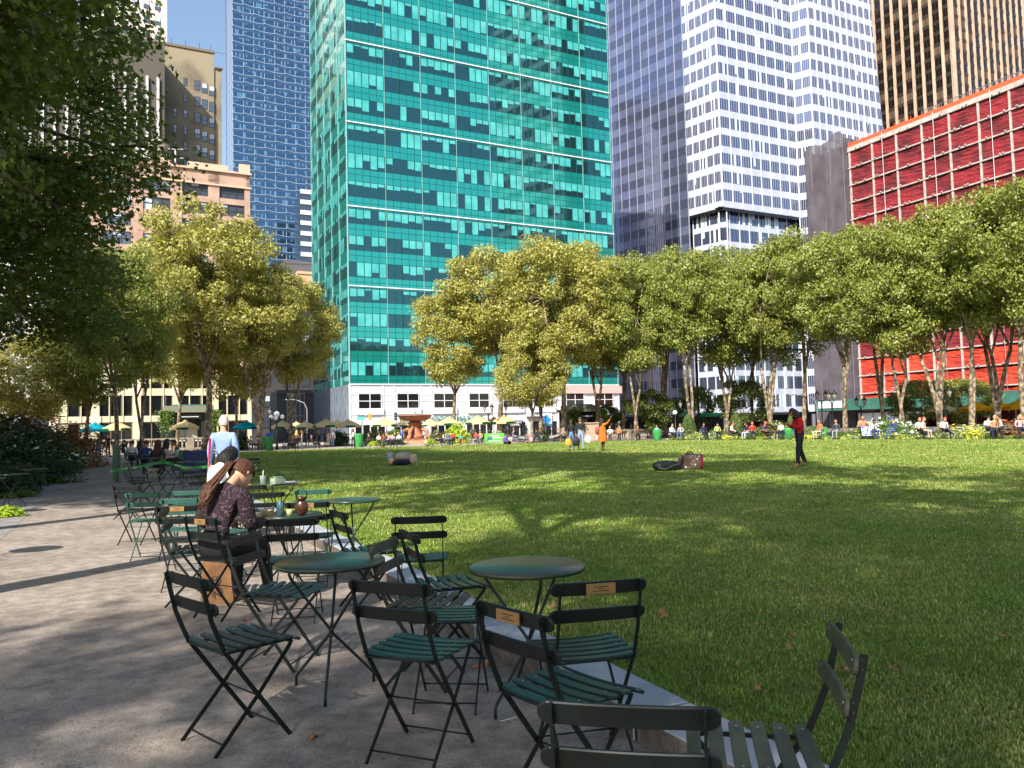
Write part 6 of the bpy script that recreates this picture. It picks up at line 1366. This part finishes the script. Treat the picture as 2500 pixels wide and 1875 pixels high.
def hair_mb(J, kind, rd=None):
    H = J['H']; c = J['hd'] + H @ Vector((0, .005, .0)); T = lambda x, y, z: c + H @ Vector((x, y, z)); mb = MB(); hb = MB(); hb.ball((0, 0, 0), 1, n=20, m=14); keep = []
    g = 1.0 if kind in ('short', 'grey', 'cap', 'bald') else 1.06
    vs = []
    for v in hb.v: x, y, z = v; vs.append(T(x * .086 * g, y * .108 * g - .008, z * .13 * g + .008))
    def ok(f):
        m_ = sum((hb.v[i] for i in f), Vector()) / len(f)
        if kind == 'cap': return m_.z > .25
        if m_.y > .35: return m_.z > .52
        return m_.z > (-.42 if kind in ('short', 'grey', 'pony') else -.75) and not (m_.y > -.05 and abs(m_.x) > .5 and m_.z < .05 and kind in ('short', 'grey', 'pony'))
    mb.add(vs, [f for f in hb.f if ok(f)], True)
    if kind in ('long', 'bob'):
        L = .38 if kind == 'long' else .16; rd2 = random.Random(3)
        for k in range(15):
            a = R(-118 + k * 236 / 14) - math.pi / 2; x, y = math.cos(a) * .078, math.sin(a) * .092; p0 = T(x, y, .04); p1 = T(x * 1.12, y * 1.15 - .01, -.08); q = p1 + Vector((0, 0, -L * .5)) + (H @ Vector((x * .25, -.03, 0))); e = q + Vector((0, 0, -L * .5)) + (H @ Vector((-x * .1, .0, 0)))
            mb.tube([p0, p1, q, e], [.026, .03, .027, .008], 6)
    if kind == 'pony':
        b = T(0, -.115, .03); mb.ball(tuple(T(0, -.098, .03)), .035, .03, .035, 10, 8); rd2 = random.Random(8)
        M_ = J['M']; n0 = J['nkb']
        way = [T(0, -.11, .03), T(-.015, -.135, -.03), n0 + M_ @ Vector((-.03, -.115, -.02)), n0 + M_ @ Vector((-.045, -.14, -.10)), n0 + M_ @ Vector((-.06, -.145, -.18)), n0 + M_ @ Vector((-.07, -.14, -.25))]
        wd_ = (.012, .024, .032, .04, .036, .014)
        for k in range(110):
            ox, oy = rd2.uniform(-1, 1), rd2.uniform(-1, 1); l = rd2.uniform(.8, 1.0)
            pts = [w_ + M_ @ Vector((ox * wd_[i] + .01 * math.sin(k + i), oy * wd_[i] * .5, (1 - l) * .1 * i)) for i, w_ in enumerate(way)]
            mb.tube(pts, [.006, .006, .006, .006, .005, .002], 4)
    if kind == 'cap': mb.lathe([(0, 0)], n=3) if 0 else None; q = [T(x, y, z) for x, y, z in ((-.07, .08, .05), (.07, .08, .05), (.055, .175, .035), (0, .19, .036), (-.055, .175, .035))]; mb.add(q + [p + Vector((0, 0, .008)) for p in q], [(0, 1, 2, 3, 4), (9, 8, 7, 6, 5)])
    return mb
def mats_for(skin, shirt, trous, shoes, sleeve='long', shorts=False):
    s = mat('skin_%d' % int(skin[0] * 999), skin, .55, col2=tuple(x * .88 for x in skin), scale=6, spec=.35)
    return [s, cm(shirt), cm(trous), cm(shoes), cm(shirt) if sleeve == 'long' else s, s if shorts else cm(trous), mat('eye_dark', (.02, .015, .01), .3), mat('lip', tuple(x * .6 for x in skin), .5)]
def person(label, x, y, head, pose, shirt, trous, skin='light', shoes=(.02, .02, .02), hair='short', hc=(.02, .015, .01), arms='lap', sleeve='long', shorts=False, group=None, z=0, scale=1.0, sub=1, hand=False, rad=None, thick=1, **k):
    J = skeleton(pose, arms, **k); mb = body_mesh(J, thick, sub, hand, rad); r = thing('person', label, 'person', (x, y, z), R(head - 90), group, scale)
    mb.build('body', mats_for(SKIN[skin], shirt, trous, shoes, sleeve, shorts), r)
    if hair != 'none': hair_mb(J, hair).build('hair' if hair != 'cap' else 'cap', mat('hair_%d_%d' % (int(hc[0] * 999), int(hc[1] * 999)), hc, .6 if hair != 'cap' else .7, bump=.5, bscale=40), r)
    r['J'] = 0; del r['J']; return r, J
# --- nearest figures
AUB = srgb(84, 48, 28)
r, J = person('person with long auburn ponytail in a speckled plum sweater bent over the table', -2.40, 6.34, 68, 'sit', srgb(70, 48, 56), (.004, .004, .005), 'light', srgb(150, 110, 84), 'pony', AUB, 'table', lean=24, headtilt=30, headturn=-8, sub=2, hand=True, thick=1.0, rad={'che': .15, 'wai': .13, 'sho': .078, 'elb': .062, 'hip': .115, 'kne': .072, 'wri': .036}, step=.06, wide=1.02)
mk = [c for c in kids(r) if c.name.startswith('body')][0]; kn = mat('plum_knit', srgb(44, 28, 36), .95, col2=srgb(116, 88, 98), scale=46, detail=3, thr=(.52, .7), bump=.9, bscale=55)
mk.data.materials[1] = kn; mk.data.materials[4] = kn
person('dark haired person in a white shirt seated back to camera', -4.12, 10.9, 60, 'sit', srgb(238, 238, 246), srgb(40, 40, 48), 'light', hair='bob', hc=(.008, .007, .007), arms='table', sleeve='short', lean=20, headtilt=22, sub=2, hand=True, rad={'che': .155, 'wai': .14, 'sho': .08, 'elb': .05})
person('white haired person in a light blue shirt standing with back turned', gx(546, 15.2).x, 15.2, 100, 'stand', srgb(150, 176, 232), srgb(78, 60, 50), 'light', srgb(40, 30, 26), 'grey', srgb(200, 192, 186), 'down', headturn=35, sub=2, hand=True, scale=1.03, wide=1.08, rad={'che': .165, 'wai': .15, 'pel': .14, 'sho': .09, 'elb': .062, 'wri': .036, 'hip': .11, 'kne': .075})
pR_ = gx(1951, 22.4)
person('person in a red sweater and black trousers looking down at a phone on the lawn', pR_.x, 22.4, 184, 'walk', srgb(205, 8, 26), (.012, .012, .02), 'tan', srgb(168, 130, 92), 'bob', srgb(52, 36, 30), ('phone', 'phone'), z=.12, step=-.14, lean=6, headtilt=32, sub=2, hand=True, scale=.985, thick=1.15, rad={'che': .17, 'wai': .165, 'sho': .09, 'elb': .066, 'wri': .04, 'hip': .11, 'kne': .07, 'ank': .062, 'toe': .052})
o_ = gx(1932, 22.35); mb = MB(); mb.box(-.004, .004, -.035, .035, -.07, .07); o = mb.build('phone', M_iron); o.location = (o_.x + .0, o_.y, 1.24); o.rotation_euler = (0, -.5, 0); tag(o, 'dark phone held by the person in red', 'phone')
# couple and the person in orange, with their bags
Yc2 = 43; q = gx(1394, Yc2); person('person in a black cap, black tee and blue jeans on the lawn, left of the pair', q.x, Yc2, 262, 'walk', (.014, .014, .016), srgb(96, 130, 176), 'brown', (.02, .02, .02), 'cap', (.02, .02, .022), 'down', sleeve='short', z=.12, step=.1, headturn=-50, sub=1, hand=True, scale=.98)
q = gx(1417, Yc2); person('person in a black hooded sweater and pale jeans on the lawn, right of the pair', q.x, Yc2, 280, 'walk', (.016, .016, .02), srgb(140, 164, 196), 'tan', (.02, .02, .02), 'cap', (.06, .06, .05), 'down', z=.12, step=-.12, sub=1, hand=True, scale=1.04, wide=1.15, rad={'che': .16, 'sho': .085, 'elb': .06})
mb = MB(); mb.ball((0, 0, 1.33), .075, .02, .075); 
for (nm, lab, u, z, c, s) in (('orange_bag', 'orange shopping bag carried by the left one of the pair', 1386, .48, srgb(240, 160, 60), .17), ('black_bag', 'round black bag hanging between the pair on the lawn', 1405, .5, (.01, .01, .012), .2), ('white_plastic_bag', 'white plastic bag held by the right one of the pair', 1434, .62, srgb(240, 238, 240), .17)):
    q = gx(u, Yc2 - .15); mb = MB(); soft(mb, (0, 0, 0), s, s * .45, s * 1.15, int(u), pw=3); mb.tube([(-s * .5, 0, s), (0, 0, s * 1.75), (s * .5, 0, s)], .008, 5); o = mb.build(nm, mat('m_' + nm, c, .6, bump=.3, bscale=9)); o.location = (q.x, q.y, z + .12); tag(o, lab, 'bag')
q = gx(1470, 41); r, J = person('person in a long orange coat raising a phone, hair dark and long, on the lawn', q.x, 41, 12, 'stand', srgb(214, 112, 34), srgb(90, 56, 44), 'brown', srgb(110, 66, 44), 'long', (.02, .012, .01), ('down', 'up'), z=.12, sub=1, hand=True, scale=.98, headtilt=-8, rad={'che': .15, 'wai': .15, 'sho': .08, 'elb': .06})
mb = MB(); mb.lathe([(.25, .52), (.24, .8), (.19, 1.05), (.17, 1.3), (.1, 1.42)], n=18, cap=False); mb.build('coat', cm(srgb(214, 112, 34)), r)
q = gx(1458, 41); mb = MB(); soft(mb, (0, 0, 0), .11, .14, .2, 3); o = mb.build('backpack', mat('pack_red', srgb(150, 80, 70), .7)); o.location = (q.x, q.y, 1.2); tag(o, 'small reddish backpack on the back of the person in orange', 'backpack')
# walkers on the path at the left, with face mask
q = gx(240, 41); r, J = person('masked person in a beige jacket and blue jeans walking down the path towards the camera', q.x, 41, 275, 'walk', srgb(150, 124, 100), srgb(110, 130, 156), 'tan', srgb(190, 170, 150), 'short', srgb(130, 110, 90), ('down', 'lap'), step=.1, scale=.97, sub=1, hand=True)
mb = MB(); c_ = J['hd']; mb.ball((c_.x, c_.y + .06, c_.z - .04), .055, .045, .045); mb.build('face_mask', mat('mask_blue', srgb(130, 140, 170), .8), r)
q = gx(264, 62); person('person in black with pale hair walking behind the masked one on the path', q.x, 62, 280, 'walk', (.012, .012, .014), (.012, .012, .014), 'light', (.02, .02, .02), 'short', srgb(150, 134, 118), 'down', step=.08)
# --- distant chairs: single meshes
def joined_chair():
    r = chair_proto(M_cg, M_cd); al = MB()
    def rec(o):
        if o.type == 'MESH':
            of = len(al.v); al.v += [v.co.copy() for v in o.data.vertices]; al.f += [[i + of for i in p.vertices] for p in o.data.polygons]; al.mi += [0] * len(o.data.polygons); al.sm += [False] * len(o.data.polygons)
        for k_ in kids(o): rec(k_); 
    rec(r)
    def kill(o):
        for k_ in kids(o): kill(k_)
        bpy.data.objects.remove(o)
    kill(r); return al.mesh('bistro_chair', [mat('far_chair', srgb(60, 76, 66), .5)])
JC = joined_chair(); CN = [0]
def fchair(x, y, head, label, z=0):
    o = link('bistro_chair', JC); o.location = (x, y, z); o.rotation_euler = (0, 0, R(head - 90)); tag(o, label, 'chair', 'distant bistro chairs'); return o
W_, BK, NV, GY = srgb(236, 234, 236), (.014, .014, .016), srgb(34, 40, 74), srgb(130, 132, 138); JN = srgb(84, 108, 150); KH = srgb(150, 136, 104)
FP = [ # u, Y, heading, pose, shirt, trousers, skin, hair, haircol, arms, label, ground z
 (322, 34, 100, 'sit', W_, NV, 'light', 'short', BK, 'lap', 'seated person in white at the left of the group before the balustrade', 0),
 (338, 36, 80, 'sit', srgb(90, 40, 36), BK, 'tan', 'long', srgb(60, 34, 26), 'lap', 'seated person with brown hair right of the one in white', 0),
 (357, 30, 110, 'sit', srgb(46, 62, 120), NV, 'tan', 'short', BK, 'lap', 'seated person in blue left of the burgundy haired one', 0),
 (384, 25, 92, 'sit', (.012, .01, .012), BK, 'light', 'long', srgb(70, 22, 22), 'lap', 'seated person in black with burgundy hair, back to the camera', 0),
 (410, 27, 20, 'sit', srgb(176, 166, 156), BK, 'light', 'long', (.008, .007, .007), 'face', 'seated person in a grey knit with long black hair reading', 0),
 (430, 30, 200, 'sit', srgb(40, 90, 50), BK, 'tan', 'short', BK, 'table', 'seated person with a green top facing left at the group table', 0),
 (302, 52, 90, 'sit', BK, BK, 'tan', 'short', BK, 'lap', 'dark seated person at the far left of the balustrade', 0),
 (610, 74, 0, 'sit', GY, NV, 'light', 'short', BK, 'table', 'seated person in grey under the teal umbrella', 0), (628, 72, 190, 'sit', srgb(110, 120, 130), NV, 'light', 'short', BK, 'lap', 'seated person right of the pole of the teal umbrella', 0),
 (693, 66, 100, 'sit', srgb(170, 175, 180), NV, 'light', 'short', BK, 'lap', 'child in pale grey seated near the lawn edge', 0), (716, 67, 200, 'sit', srgb(150, 30, 36), BK, 'tan', 'short', BK, 'lap', 'seated person in dark red beside the standing one in olive', 0),
 (724, 68, 90, 'stand', srgb(134, 124, 76), BK, 'light', 'long', srgb(200, 170, 110), 'lap', 'standing person in an olive top with blond hair', 0), (737, 74, 190, 'stand', srgb(214, 180, 170), srgb(170, 160, 170), 'light', 'long', srgb(130, 80, 50), 'lap', 'standing person in pale pink beside the one in olive', 0),
 (751, 88, 260, 'walk', srgb(80, 90, 110), srgb(50, 60, 90), 'tan', 'short', BK, 'down', 'walking person in slate blue on the plaza', 0), (767, 69, 345, 'sit', BK, BK, 'tan', 'short', BK, 'lap', 'person in black stretched out on a chair at the lawn edge', 0),
 (768, 92, 240, 'stand', srgb(60, 60, 66), BK, 'brown', 'short', BK, 'lap', 'standing person in dark grey under the umbrellas', 0), (779, 90, 90, 'stand', BK, BK, 'light', 'long', srgb(196, 140, 70), 'lap', 'standing person in black with orange blond hair', 0),
 (793, 92, 60, 'stand', srgb(50, 56, 70), NV, 'tan', 'short', BK, 'down', 'standing person under the bright peaked umbrella', 0), (802, 80, 250, 'stand', srgb(236, 206, 196), srgb(236, 206, 196), 'light', 'long', srgb(110, 60, 40), 'down', 'standing person in a long pale pink dress', 0),
 (812, 79, 110, 'stand', W_, srgb(150, 170, 210), 'light', 'short', BK, 'down', 'standing person in white and pale blue beside the pink dress', 0), (846, 84, 170, 'sit', srgb(80, 84, 92), BK, 'tan', 'short', BK, 'lap', 'seated person in dark grey left of the green bin', 0),
 (862, 68, 270, 'walk', srgb(226, 220, 222), BK, 'tan', 'long', srgb(70, 40, 28), 'face', 'person in white walking onto the lawn edge', 0), (900, 76, 150, 'sit', srgb(90, 84, 84), BK, 'light', 'short', srgb(90, 70, 50), 'lap', 'seated person right of the green bin', 0),
 (924, 70, 60, 'sit', srgb(230, 226, 220), srgb(90, 80, 60), 'light', 'short', srgb(90, 60, 40), 'lap', 'seated person in cream at the left of the fountain group', 0), (936, 69, 100, 'sit', srgb(150, 60, 54), KH, 'tan', 'short', BK, 'lap', 'seated person in rust in the fountain group', 0),
 (948, 73, 200, 'sit', srgb(196, 170, 206), NV, 'light', 'short', srgb(120, 80, 60), 'lap', 'seated person in lilac in the fountain group', 0), (958, 70, 100, 'sit', srgb(222, 176, 196), srgb(60, 64, 74), 'light', 'short', BK, 'lap', 'seated person in pink before the fountain', 0),
 (974, 71, 110, 'sit', W_, NV, 'light', 'short', srgb(110, 80, 60), 'lap', 'seated person in white left of the fountain base', 0), (981, 76, 60, 'stand', srgb(80, 110, 190), NV, 'light', 'short', BK, 'down', 'standing person in blue just left of the fountain', 0),
 (1040, 67, 20, 'floor', srgb(210, 206, 190), srgb(90, 90, 60), 'tan', 'short', BK, 'behind', 'person in pale top sitting on the ground before the fountain', 0), (1064, 73, 350, 'sit', srgb(70, 56, 110), srgb(50, 46, 80), 'light', 'short', BK, 'lap', 'seated person in dusky purple right of the fountain', 0),
 (1083, 74, 10, 'sit', srgb(236, 196, 180), JN, 'light', 'long', BK, 'lap', 'seated person in peach with dark hair right of the fountain', 0), (1094, 70, 250, 'sit', srgb(100, 110, 150), srgb(70, 80, 120), 'light', 'short', BK, 'lap', 'seated person in blue denim near the stroller', 0),
 (1106, 71, 120, 'sit', srgb(236, 70, 60), BK, 'tan', 'short', BK, 'lap', 'seated person in coral red right of the denim one', 0), (1124, 66, 90, 'stand', srgb(40, 196, 206), srgb(150, 30, 50), 'light', 'short', srgb(190, 160, 130), 'down', 'small child in a turquoise top and red shorts', 0),
 (1134, 82, 100, 'sit', srgb(150, 40, 40), BK, 'brown', 'short', BK, 'lap', 'seated person in dark red under the middle umbrellas', 0), (1152, 88, 270, 'stand', srgb(200, 190, 180), KH, 'light', 'short', srgb(200, 180, 150), 'down', 'standing person in cream under the middle umbrella', 0), (1157, 84, 260, 'stand', srgb(60, 66, 74), BK, 'tan', 'short', BK, 'lap', 'standing person in charcoal under the middle umbrella', 0),
 (1162, 69, 110, 'sit', srgb(220, 90, 80), srgb(190, 180, 180), 'tan', 'short', BK, 'lap', 'seated person in salmon left of the green board', 0), (1172, 72, 240, 'sit', srgb(236, 170, 120), GY, 'light', 'short', BK, 'lap', 'seated person in orange peach left of the green board', 0), (1181, 74, 100, 'sit', BK, BK, 'brown', 'long', BK, 'lap', 'dark dressed seated person left of the green board', 0),
 (1193, 86, 200, 'stand', srgb(190, 196, 206), BK, 'tan', 'short', BK, 'lap', 'standing person in pale blue behind the green board', 0), (1203, 76, 90, 'sit', srgb(140, 110, 170), BK, 'light', 'short', srgb(220, 210, 200), 'lap', 'seated person in lavender behind the green board', 0), (1217, 86, 250, 'stand', srgb(214, 216, 226), srgb(50, 60, 80), 'light', 'short', srgb(110, 70, 50), 'down', 'standing person in white and grey behind the board', 0),
 (1239, 74, 110, 'stand', (.03, .03, .034), (.03, .03, .034), 'tan', 'short', BK, 'lap', 'tall standing person in dark grey behind the purple one', 0), (1232, 63.5, 60, 'floor', srgb(110, 50, 190), BK, 'tan', 'short', srgb(96, 44, 170), 'lap', 'person in a bright purple hooded top sitting on the lawn edge', .12), (1244, 64.5, 230, 'floor', srgb(200, 200, 190), BK, 'tan', 'short', BK, 'lap', 'person in pale grey sitting beside the purple one', .1),
 (1254, 78, 330, 'sit', srgb(120, 124, 136), JN, 'light', 'short', BK, 'lap', 'seated person in slate right of the purple one', 0), (1284, 90, 270, 'stand', BK, BK, 'dark', 'short', BK, 'down', 'dark standing person near the door canopy', 0), (1299, 67, 150, 'floor', srgb(226, 190, 214), BK, 'light', 'short', srgb(190, 130, 110), 'lap', 'person in pink sitting on the ground legs out', 0),
 (1292, 69, 200, 'floor', srgb(150, 110, 120), BK, 'tan', 'short', srgb(170, 90, 80), 'lap', 'person in mauve sitting beside the pink one', 0), (1309, 76, 100, 'sit', (.02, .02, .03), BK, 'tan', 'short', BK, 'lap', 'seated person in navy black behind the pink one', 0), (1322, 77, 250, 'sit', (.03, .03, .03), GY, 'tan', 'short', BK, 'lap', 'second dark seated person left of the big trunk', 0),
 (1363, 70, 200, 'sit', srgb(110, 104, 110), BK, 'light', 'short', srgb(120, 90, 70), 'lap', 'seated person in grey left of the orange bag', 0), (1375, 69, 90, 'sit', srgb(160, 140, 120), BK, 'light', 'short', srgb(190, 160, 130), 'lap', 'seated person in taupe left of the orange bag', 0), (1462, 66, 100, 'floor', W_, JN, 'light', 'short', BK, 'lap', 'person in white sitting low behind the orange coat', 0),
 (1489, 70, 260, 'stand', W_, srgb(70, 66, 60), 'light', 'short', srgb(150, 110, 80), 'lap', 'standing person in a white shirt at the balustrade', -.3), (1511, 71, 250, 'walk', srgb(210, 130, 60), BK, 'tan', 'short', srgb(160, 100, 60), 'lap', 'person in orange brown by a bicycle at the balustrade', -.3), (1541, 92, 200, 'stand', srgb(226, 190, 180), BK, 'light', 'short', BK, 'lap', 'pale dressed person beyond the balustrade', 0), (1558, 72, 90, 'sit', srgb(90, 50, 36), BK, 'brown', 'short', srgb(180, 110, 40), 'lap', 'seated person in brown before the balustrade', 0), (1603, 80, 260, 'stand', srgb(150, 180, 214), JN, 'light', 'short', BK, 'lap', 'person in pale blue behind the bright green bin', -.3),
]
edge = [ # u, shirt, trousers, skin, hair, hc, heading, label
 (1641, W_, BK, 'light', 'short', srgb(110, 90, 70), 300, 'seated person in white first from the left on the far lawn edge'), (1661, srgb(214, 206, 216), JN, 'light', 'long', srgb(120, 80, 50), 240, 'seated person in pale lilac and jeans beside the first cone bush'), (1718, srgb(36, 40, 84), BK, 'tan', 'short', BK, 280, 'seated person in navy right of the first cone bush'),
 (1751, srgb(190, 214, 130), BK, 'light', 'short', BK, 270, 'seated person in lime green between the cones'), (1787, W_, BK, 'light', 'short', srgb(150, 50, 40), 320, 'seated person in white below the second cone bush'), (1824, srgb(40, 46, 90), srgb(190, 196, 210), 'tan', 'short', BK, 210, 'seated person in navy and white right of the second cone'), (1836, srgb(220, 60, 50), NV, 'light', 'short', srgb(210, 80, 60), 260, 'seated person in red checks beside the navy one'),
 (1865, srgb(90, 74, 110), BK, 'tan', 'short', srgb(180, 90, 90), 300, 'seated person in plum left of the wide green bin'), (1905, W_, NV, 'light', 'short', BK, 215, 'seated person in white just left of the wide green bin'), (2000, srgb(226, 130, 90), srgb(196, 186, 160), 'tan', 'short', srgb(200, 110, 80), 200, 'seated person in apricot right of the woman in red'), (2041, srgb(74, 78, 84), srgb(150, 156, 166), 'light', 'short', srgb(150, 70, 60), 230, 'seated person in dark grey under the double lantern'),
 (2129, srgb(226, 220, 226), srgb(60, 70, 130), 'tan', 'short', BK, 270, 'seated person in white and blue right of the shirtless man'), (2180, srgb(60, 84, 130), JN, 'light', 'cap', srgb(60, 84, 130), 200, 'seated person in denim leaning back below the white flowering bush'), (2243, W_, BK, 'light', 'short', srgb(220, 130, 110), 260, 'seated person in white left of the pale yellow bush'), (2252, srgb(240, 206, 190), srgb(220, 190, 170), 'light', 'short', srgb(180, 90, 80), 300, 'seated person in pale peach left of the pale yellow bush'),
 (2303, W_, NV, 'light', 'short', srgb(160, 80, 60), 270, 'small seated person in white below the beige umbrella'), (2412, W_, BK, 'tan', 'short', BK, 30, 'left one of two people in white talking before the pale bush'), (2441, W_, NV, 'tan', 'short', BK, 160, 'right one of two people in white talking before the pale bush'), (2489, srgb(226, 190, 206), NV, 'light', 'long', srgb(220, 150, 110), 250, 'person in pink at the right edge of the photo'), (2426, srgb(230, 150, 110), BK, 'light', 'short', srgb(210, 160, 120), 270, 'blond person between the two in white')]
for u, Y, hd_, pose, sh_, tr, sk_, hr, hc_, ar, lab, z in FP:
    p = gx(u, Y); kid = 'child' in lab; sc_ = .62 if kid else 1.0
    kw = dict(step=.1 if pose == 'walk' else 0, lean=rr.uniform(0, 16) if pose in ('sit', 'floor') else 0, headtilt=rr.uniform(0, 25)); kw['cross'] = pose == 'sit' and rr.random() < .3
    if 'stretched' in lab: kw['lean'] = -22; kw['step'] = .0
    person(lab, p.x, p.y, hd_, pose, sh_, tr, sk_, (.03, .025, .02), hr, hc_, ar, sleeve=rr.choice(['long', 'short']) if sh_ != BK else 'long', z=z, scale=sc_, group=None, **kw)
    if pose == 'sit' and not kid: fchair(p.x, p.y, hd_, 'bistro chair under the ' + lab, z)
for u, sh_, tr, sk_, hr, hc_, hd_, lab in edge:
    Y = edgeY(min(u, 2495)) + .9; p = gx(u, Y); person(lab, p.x, p.y, hd_, 'sit', sh_, tr, sk_, (.03, .025, .02), hr, hc_, 'lap', sleeve=rr.choice(['long', 'short']), z=.12, scale=1.03, lean=rr.uniform(0, 18), headtilt=rr.uniform(5, 28), cross=rr.random() < .3)
    fchair(p.x, p.y, hd_, 'chair of the ' + lab, .12)
Y = edgeY(2105) + .6; p = gx(2105, Y); r, J = person('shirtless bald person seated with a blue and white towel over the knees', p.x, p.y, 268, 'sit', SKIN['tan'], srgb(120, 134, 176), 'tan', hair='none', arms='phone', z=.2, scale=1.12, lean=4, headtilt=22, hand=True, rad={'che': .17, 'wai': .17, 'sho': .09, 'elb': .062}, wide=1.2)
bo = kids(r)[0]; sk_ = bo.data.materials[0]; bo.data.materials[1] = sk_; bo.data.materials[4] = sk_
mb = MB(); vs = [(-.3, .05, .68), (.3, .05, .68), (.3, .5, .67), (-.3, .5, .67), (.26, .56, .15), (-.26, .56, .15)]; mb.add(vs, [(0, 1, 2, 3), (3, 2, 4, 5)]); mb.build('towel', mat('towel', srgb(220, 224, 236), .9, col2=srgb(70, 90, 160), scale=11, thr=(.48, .52)), r)
fchair(p.x, p.y, 268, 'bistro chair of the shirtless person', .12)
# empty chairs and small tables on the plaza
for i, (u, Y, h_) in enumerate(((737, 69, 40), (845, 70, 200), (1120, 74, 120), (1142, 72, 60), (1190, 70, 220), (1325, 68, 150), (1337, 67, 40), (1268, 74, 60), (1272, 72, 200), (700, 74, 30), (908, 80, 90), (1060, 78, 50), (1745, 66, 280), (1880, 57, 270), (1960, 54, 260), (2075, 50, 250), (2165, 49.5, 270), (2210, 48, 260), (2275, 46.5, 280), (2345, 46, 270), (2460, 44, 240), (1550, 73, 80), (315, 44, 60), (372, 33, 20), (400, 36, 200), (352, 41, 60), (455, 34, 150))):
    p = gx(u, Y); fchair(p.x, p.y, h_, 'empty distant bistro chair %s' % ['right of the olive top', 'left of the green plaza bin', 'behind the turquoise child', 'right of the turquoise child', 'beside the green board', 'with crossed legs left of the big trunk', 'tipped on the plaza near the big trunk', 'right of the slate seated person', 'near the slate seated person', 'beside the blue topped bin', 'before the planters', 'before the fountain basin', 'between the cones', 'left of the wide green bin', 'right of the woman in red', 'left of the shirtless person', 'before the white flowering bush', 'right of the white flowering bush', 'under the beige umbrella', 'before the pale yellow bush', 'at the right photo edge', 'before the right balustrade', 'at the left balustrade', 'by the blue dressed group member', 'behind the burgundy hair', 'left in the seated group', 'right in the seated group'][i], .12 if u > 1640 else 0)
def ftable(u, Y, label, z=0): p = gx(u, Y); o = table(p.x, p.y, u, label, 'distant bistro tables'); o.location.z = z
for u, Y, lab in ((617, 73, 'small table under the teal umbrella'), (369, 31, 'table of the seated group before the balustrade'), (420, 27.5, 'table of the reading person with black hair'), (1099, 72.5, 'plaza table right of the fountain'), (966, 72, 'plaza table left of the fountain'), (1170, 74, 'plaza table left of the green board'), (2427, 46.5, 'table between the two people in white')): ftable(u, Y, lab, .12 if u > 1640 else 0)
q = gx(437, 27.4); mb = MB(); soft(mb, (0, 0, .12), .14, .1, .13, 9); mb.tube([(-.05, 0, .2), (0, 0, .3), (.05, 0, .2)], .008, 5); o = mb.build('white_carrier_bag', M_white); o.location = (q.x, q.y, .72); tag(o, 'white plastic carrier bag on the group table at left', 'bag')
# planters and potted shrubs on the plaza
for i, (u, Y, w_, h_, m_, fl_, lab) in enumerate(((905, 84, 1.7, 2.0, M_cone, None, 'round clipped shrub left of the pink flowering one'), (918, 86, 1.7, 2.3, M_s2, [F_peach, F_peach], 'pink flowering shrub left of the fountain'), (953, 84, 2.6, 2.3, M_s2, [F_yel], 'loose green shrub left of the fountain'), (1065, 86, 1.6, 2.2, M_cone, None, 'dark green shrub right of the fountain'), (1052, 82, 1.4, .9, M_s3, [F_yel], 'low yellow plants at the fountain right side'), (1118, 80, 2.6, 2.6, M_s3, None, 'big lime green shrub above the turquoise child'), (828, 84, 2.0, 2.6, M_s1, None, 'dark shrub in the plaza left of the green bin'), (915, 80, 1.6, .8, M_s3, [F_yel], 'low yellow plant under the pink shrub'), (1327, 82, 1.0, 1.8, M_s2, [F_yel], 'small potted plant left of the right kiosk'), (1440, 84, 2.4, 3.0, M_s2, [F_yel], 'lime vine mound at the right kiosk front'), (560, 74, 2.6, 2.0, M_s1, None, 'dark shrub behind the man in the blue shirt'), (585, 80, 2.0, 2.2, M_s1, None, 'dark shrub left of the teal umbrella pole'))):
    shrub('plaza_shrub', lab, gx(u, Y), w_, h_, m_, 120 + i, 2600, .045, fl_, group='shrubs on the plaza')
for o in list(C.objects):
    if o.type == 'EMPTY' and not o.parent and not any(c.parent == o for c in C.objects): bpy.data.objects.remove(o)
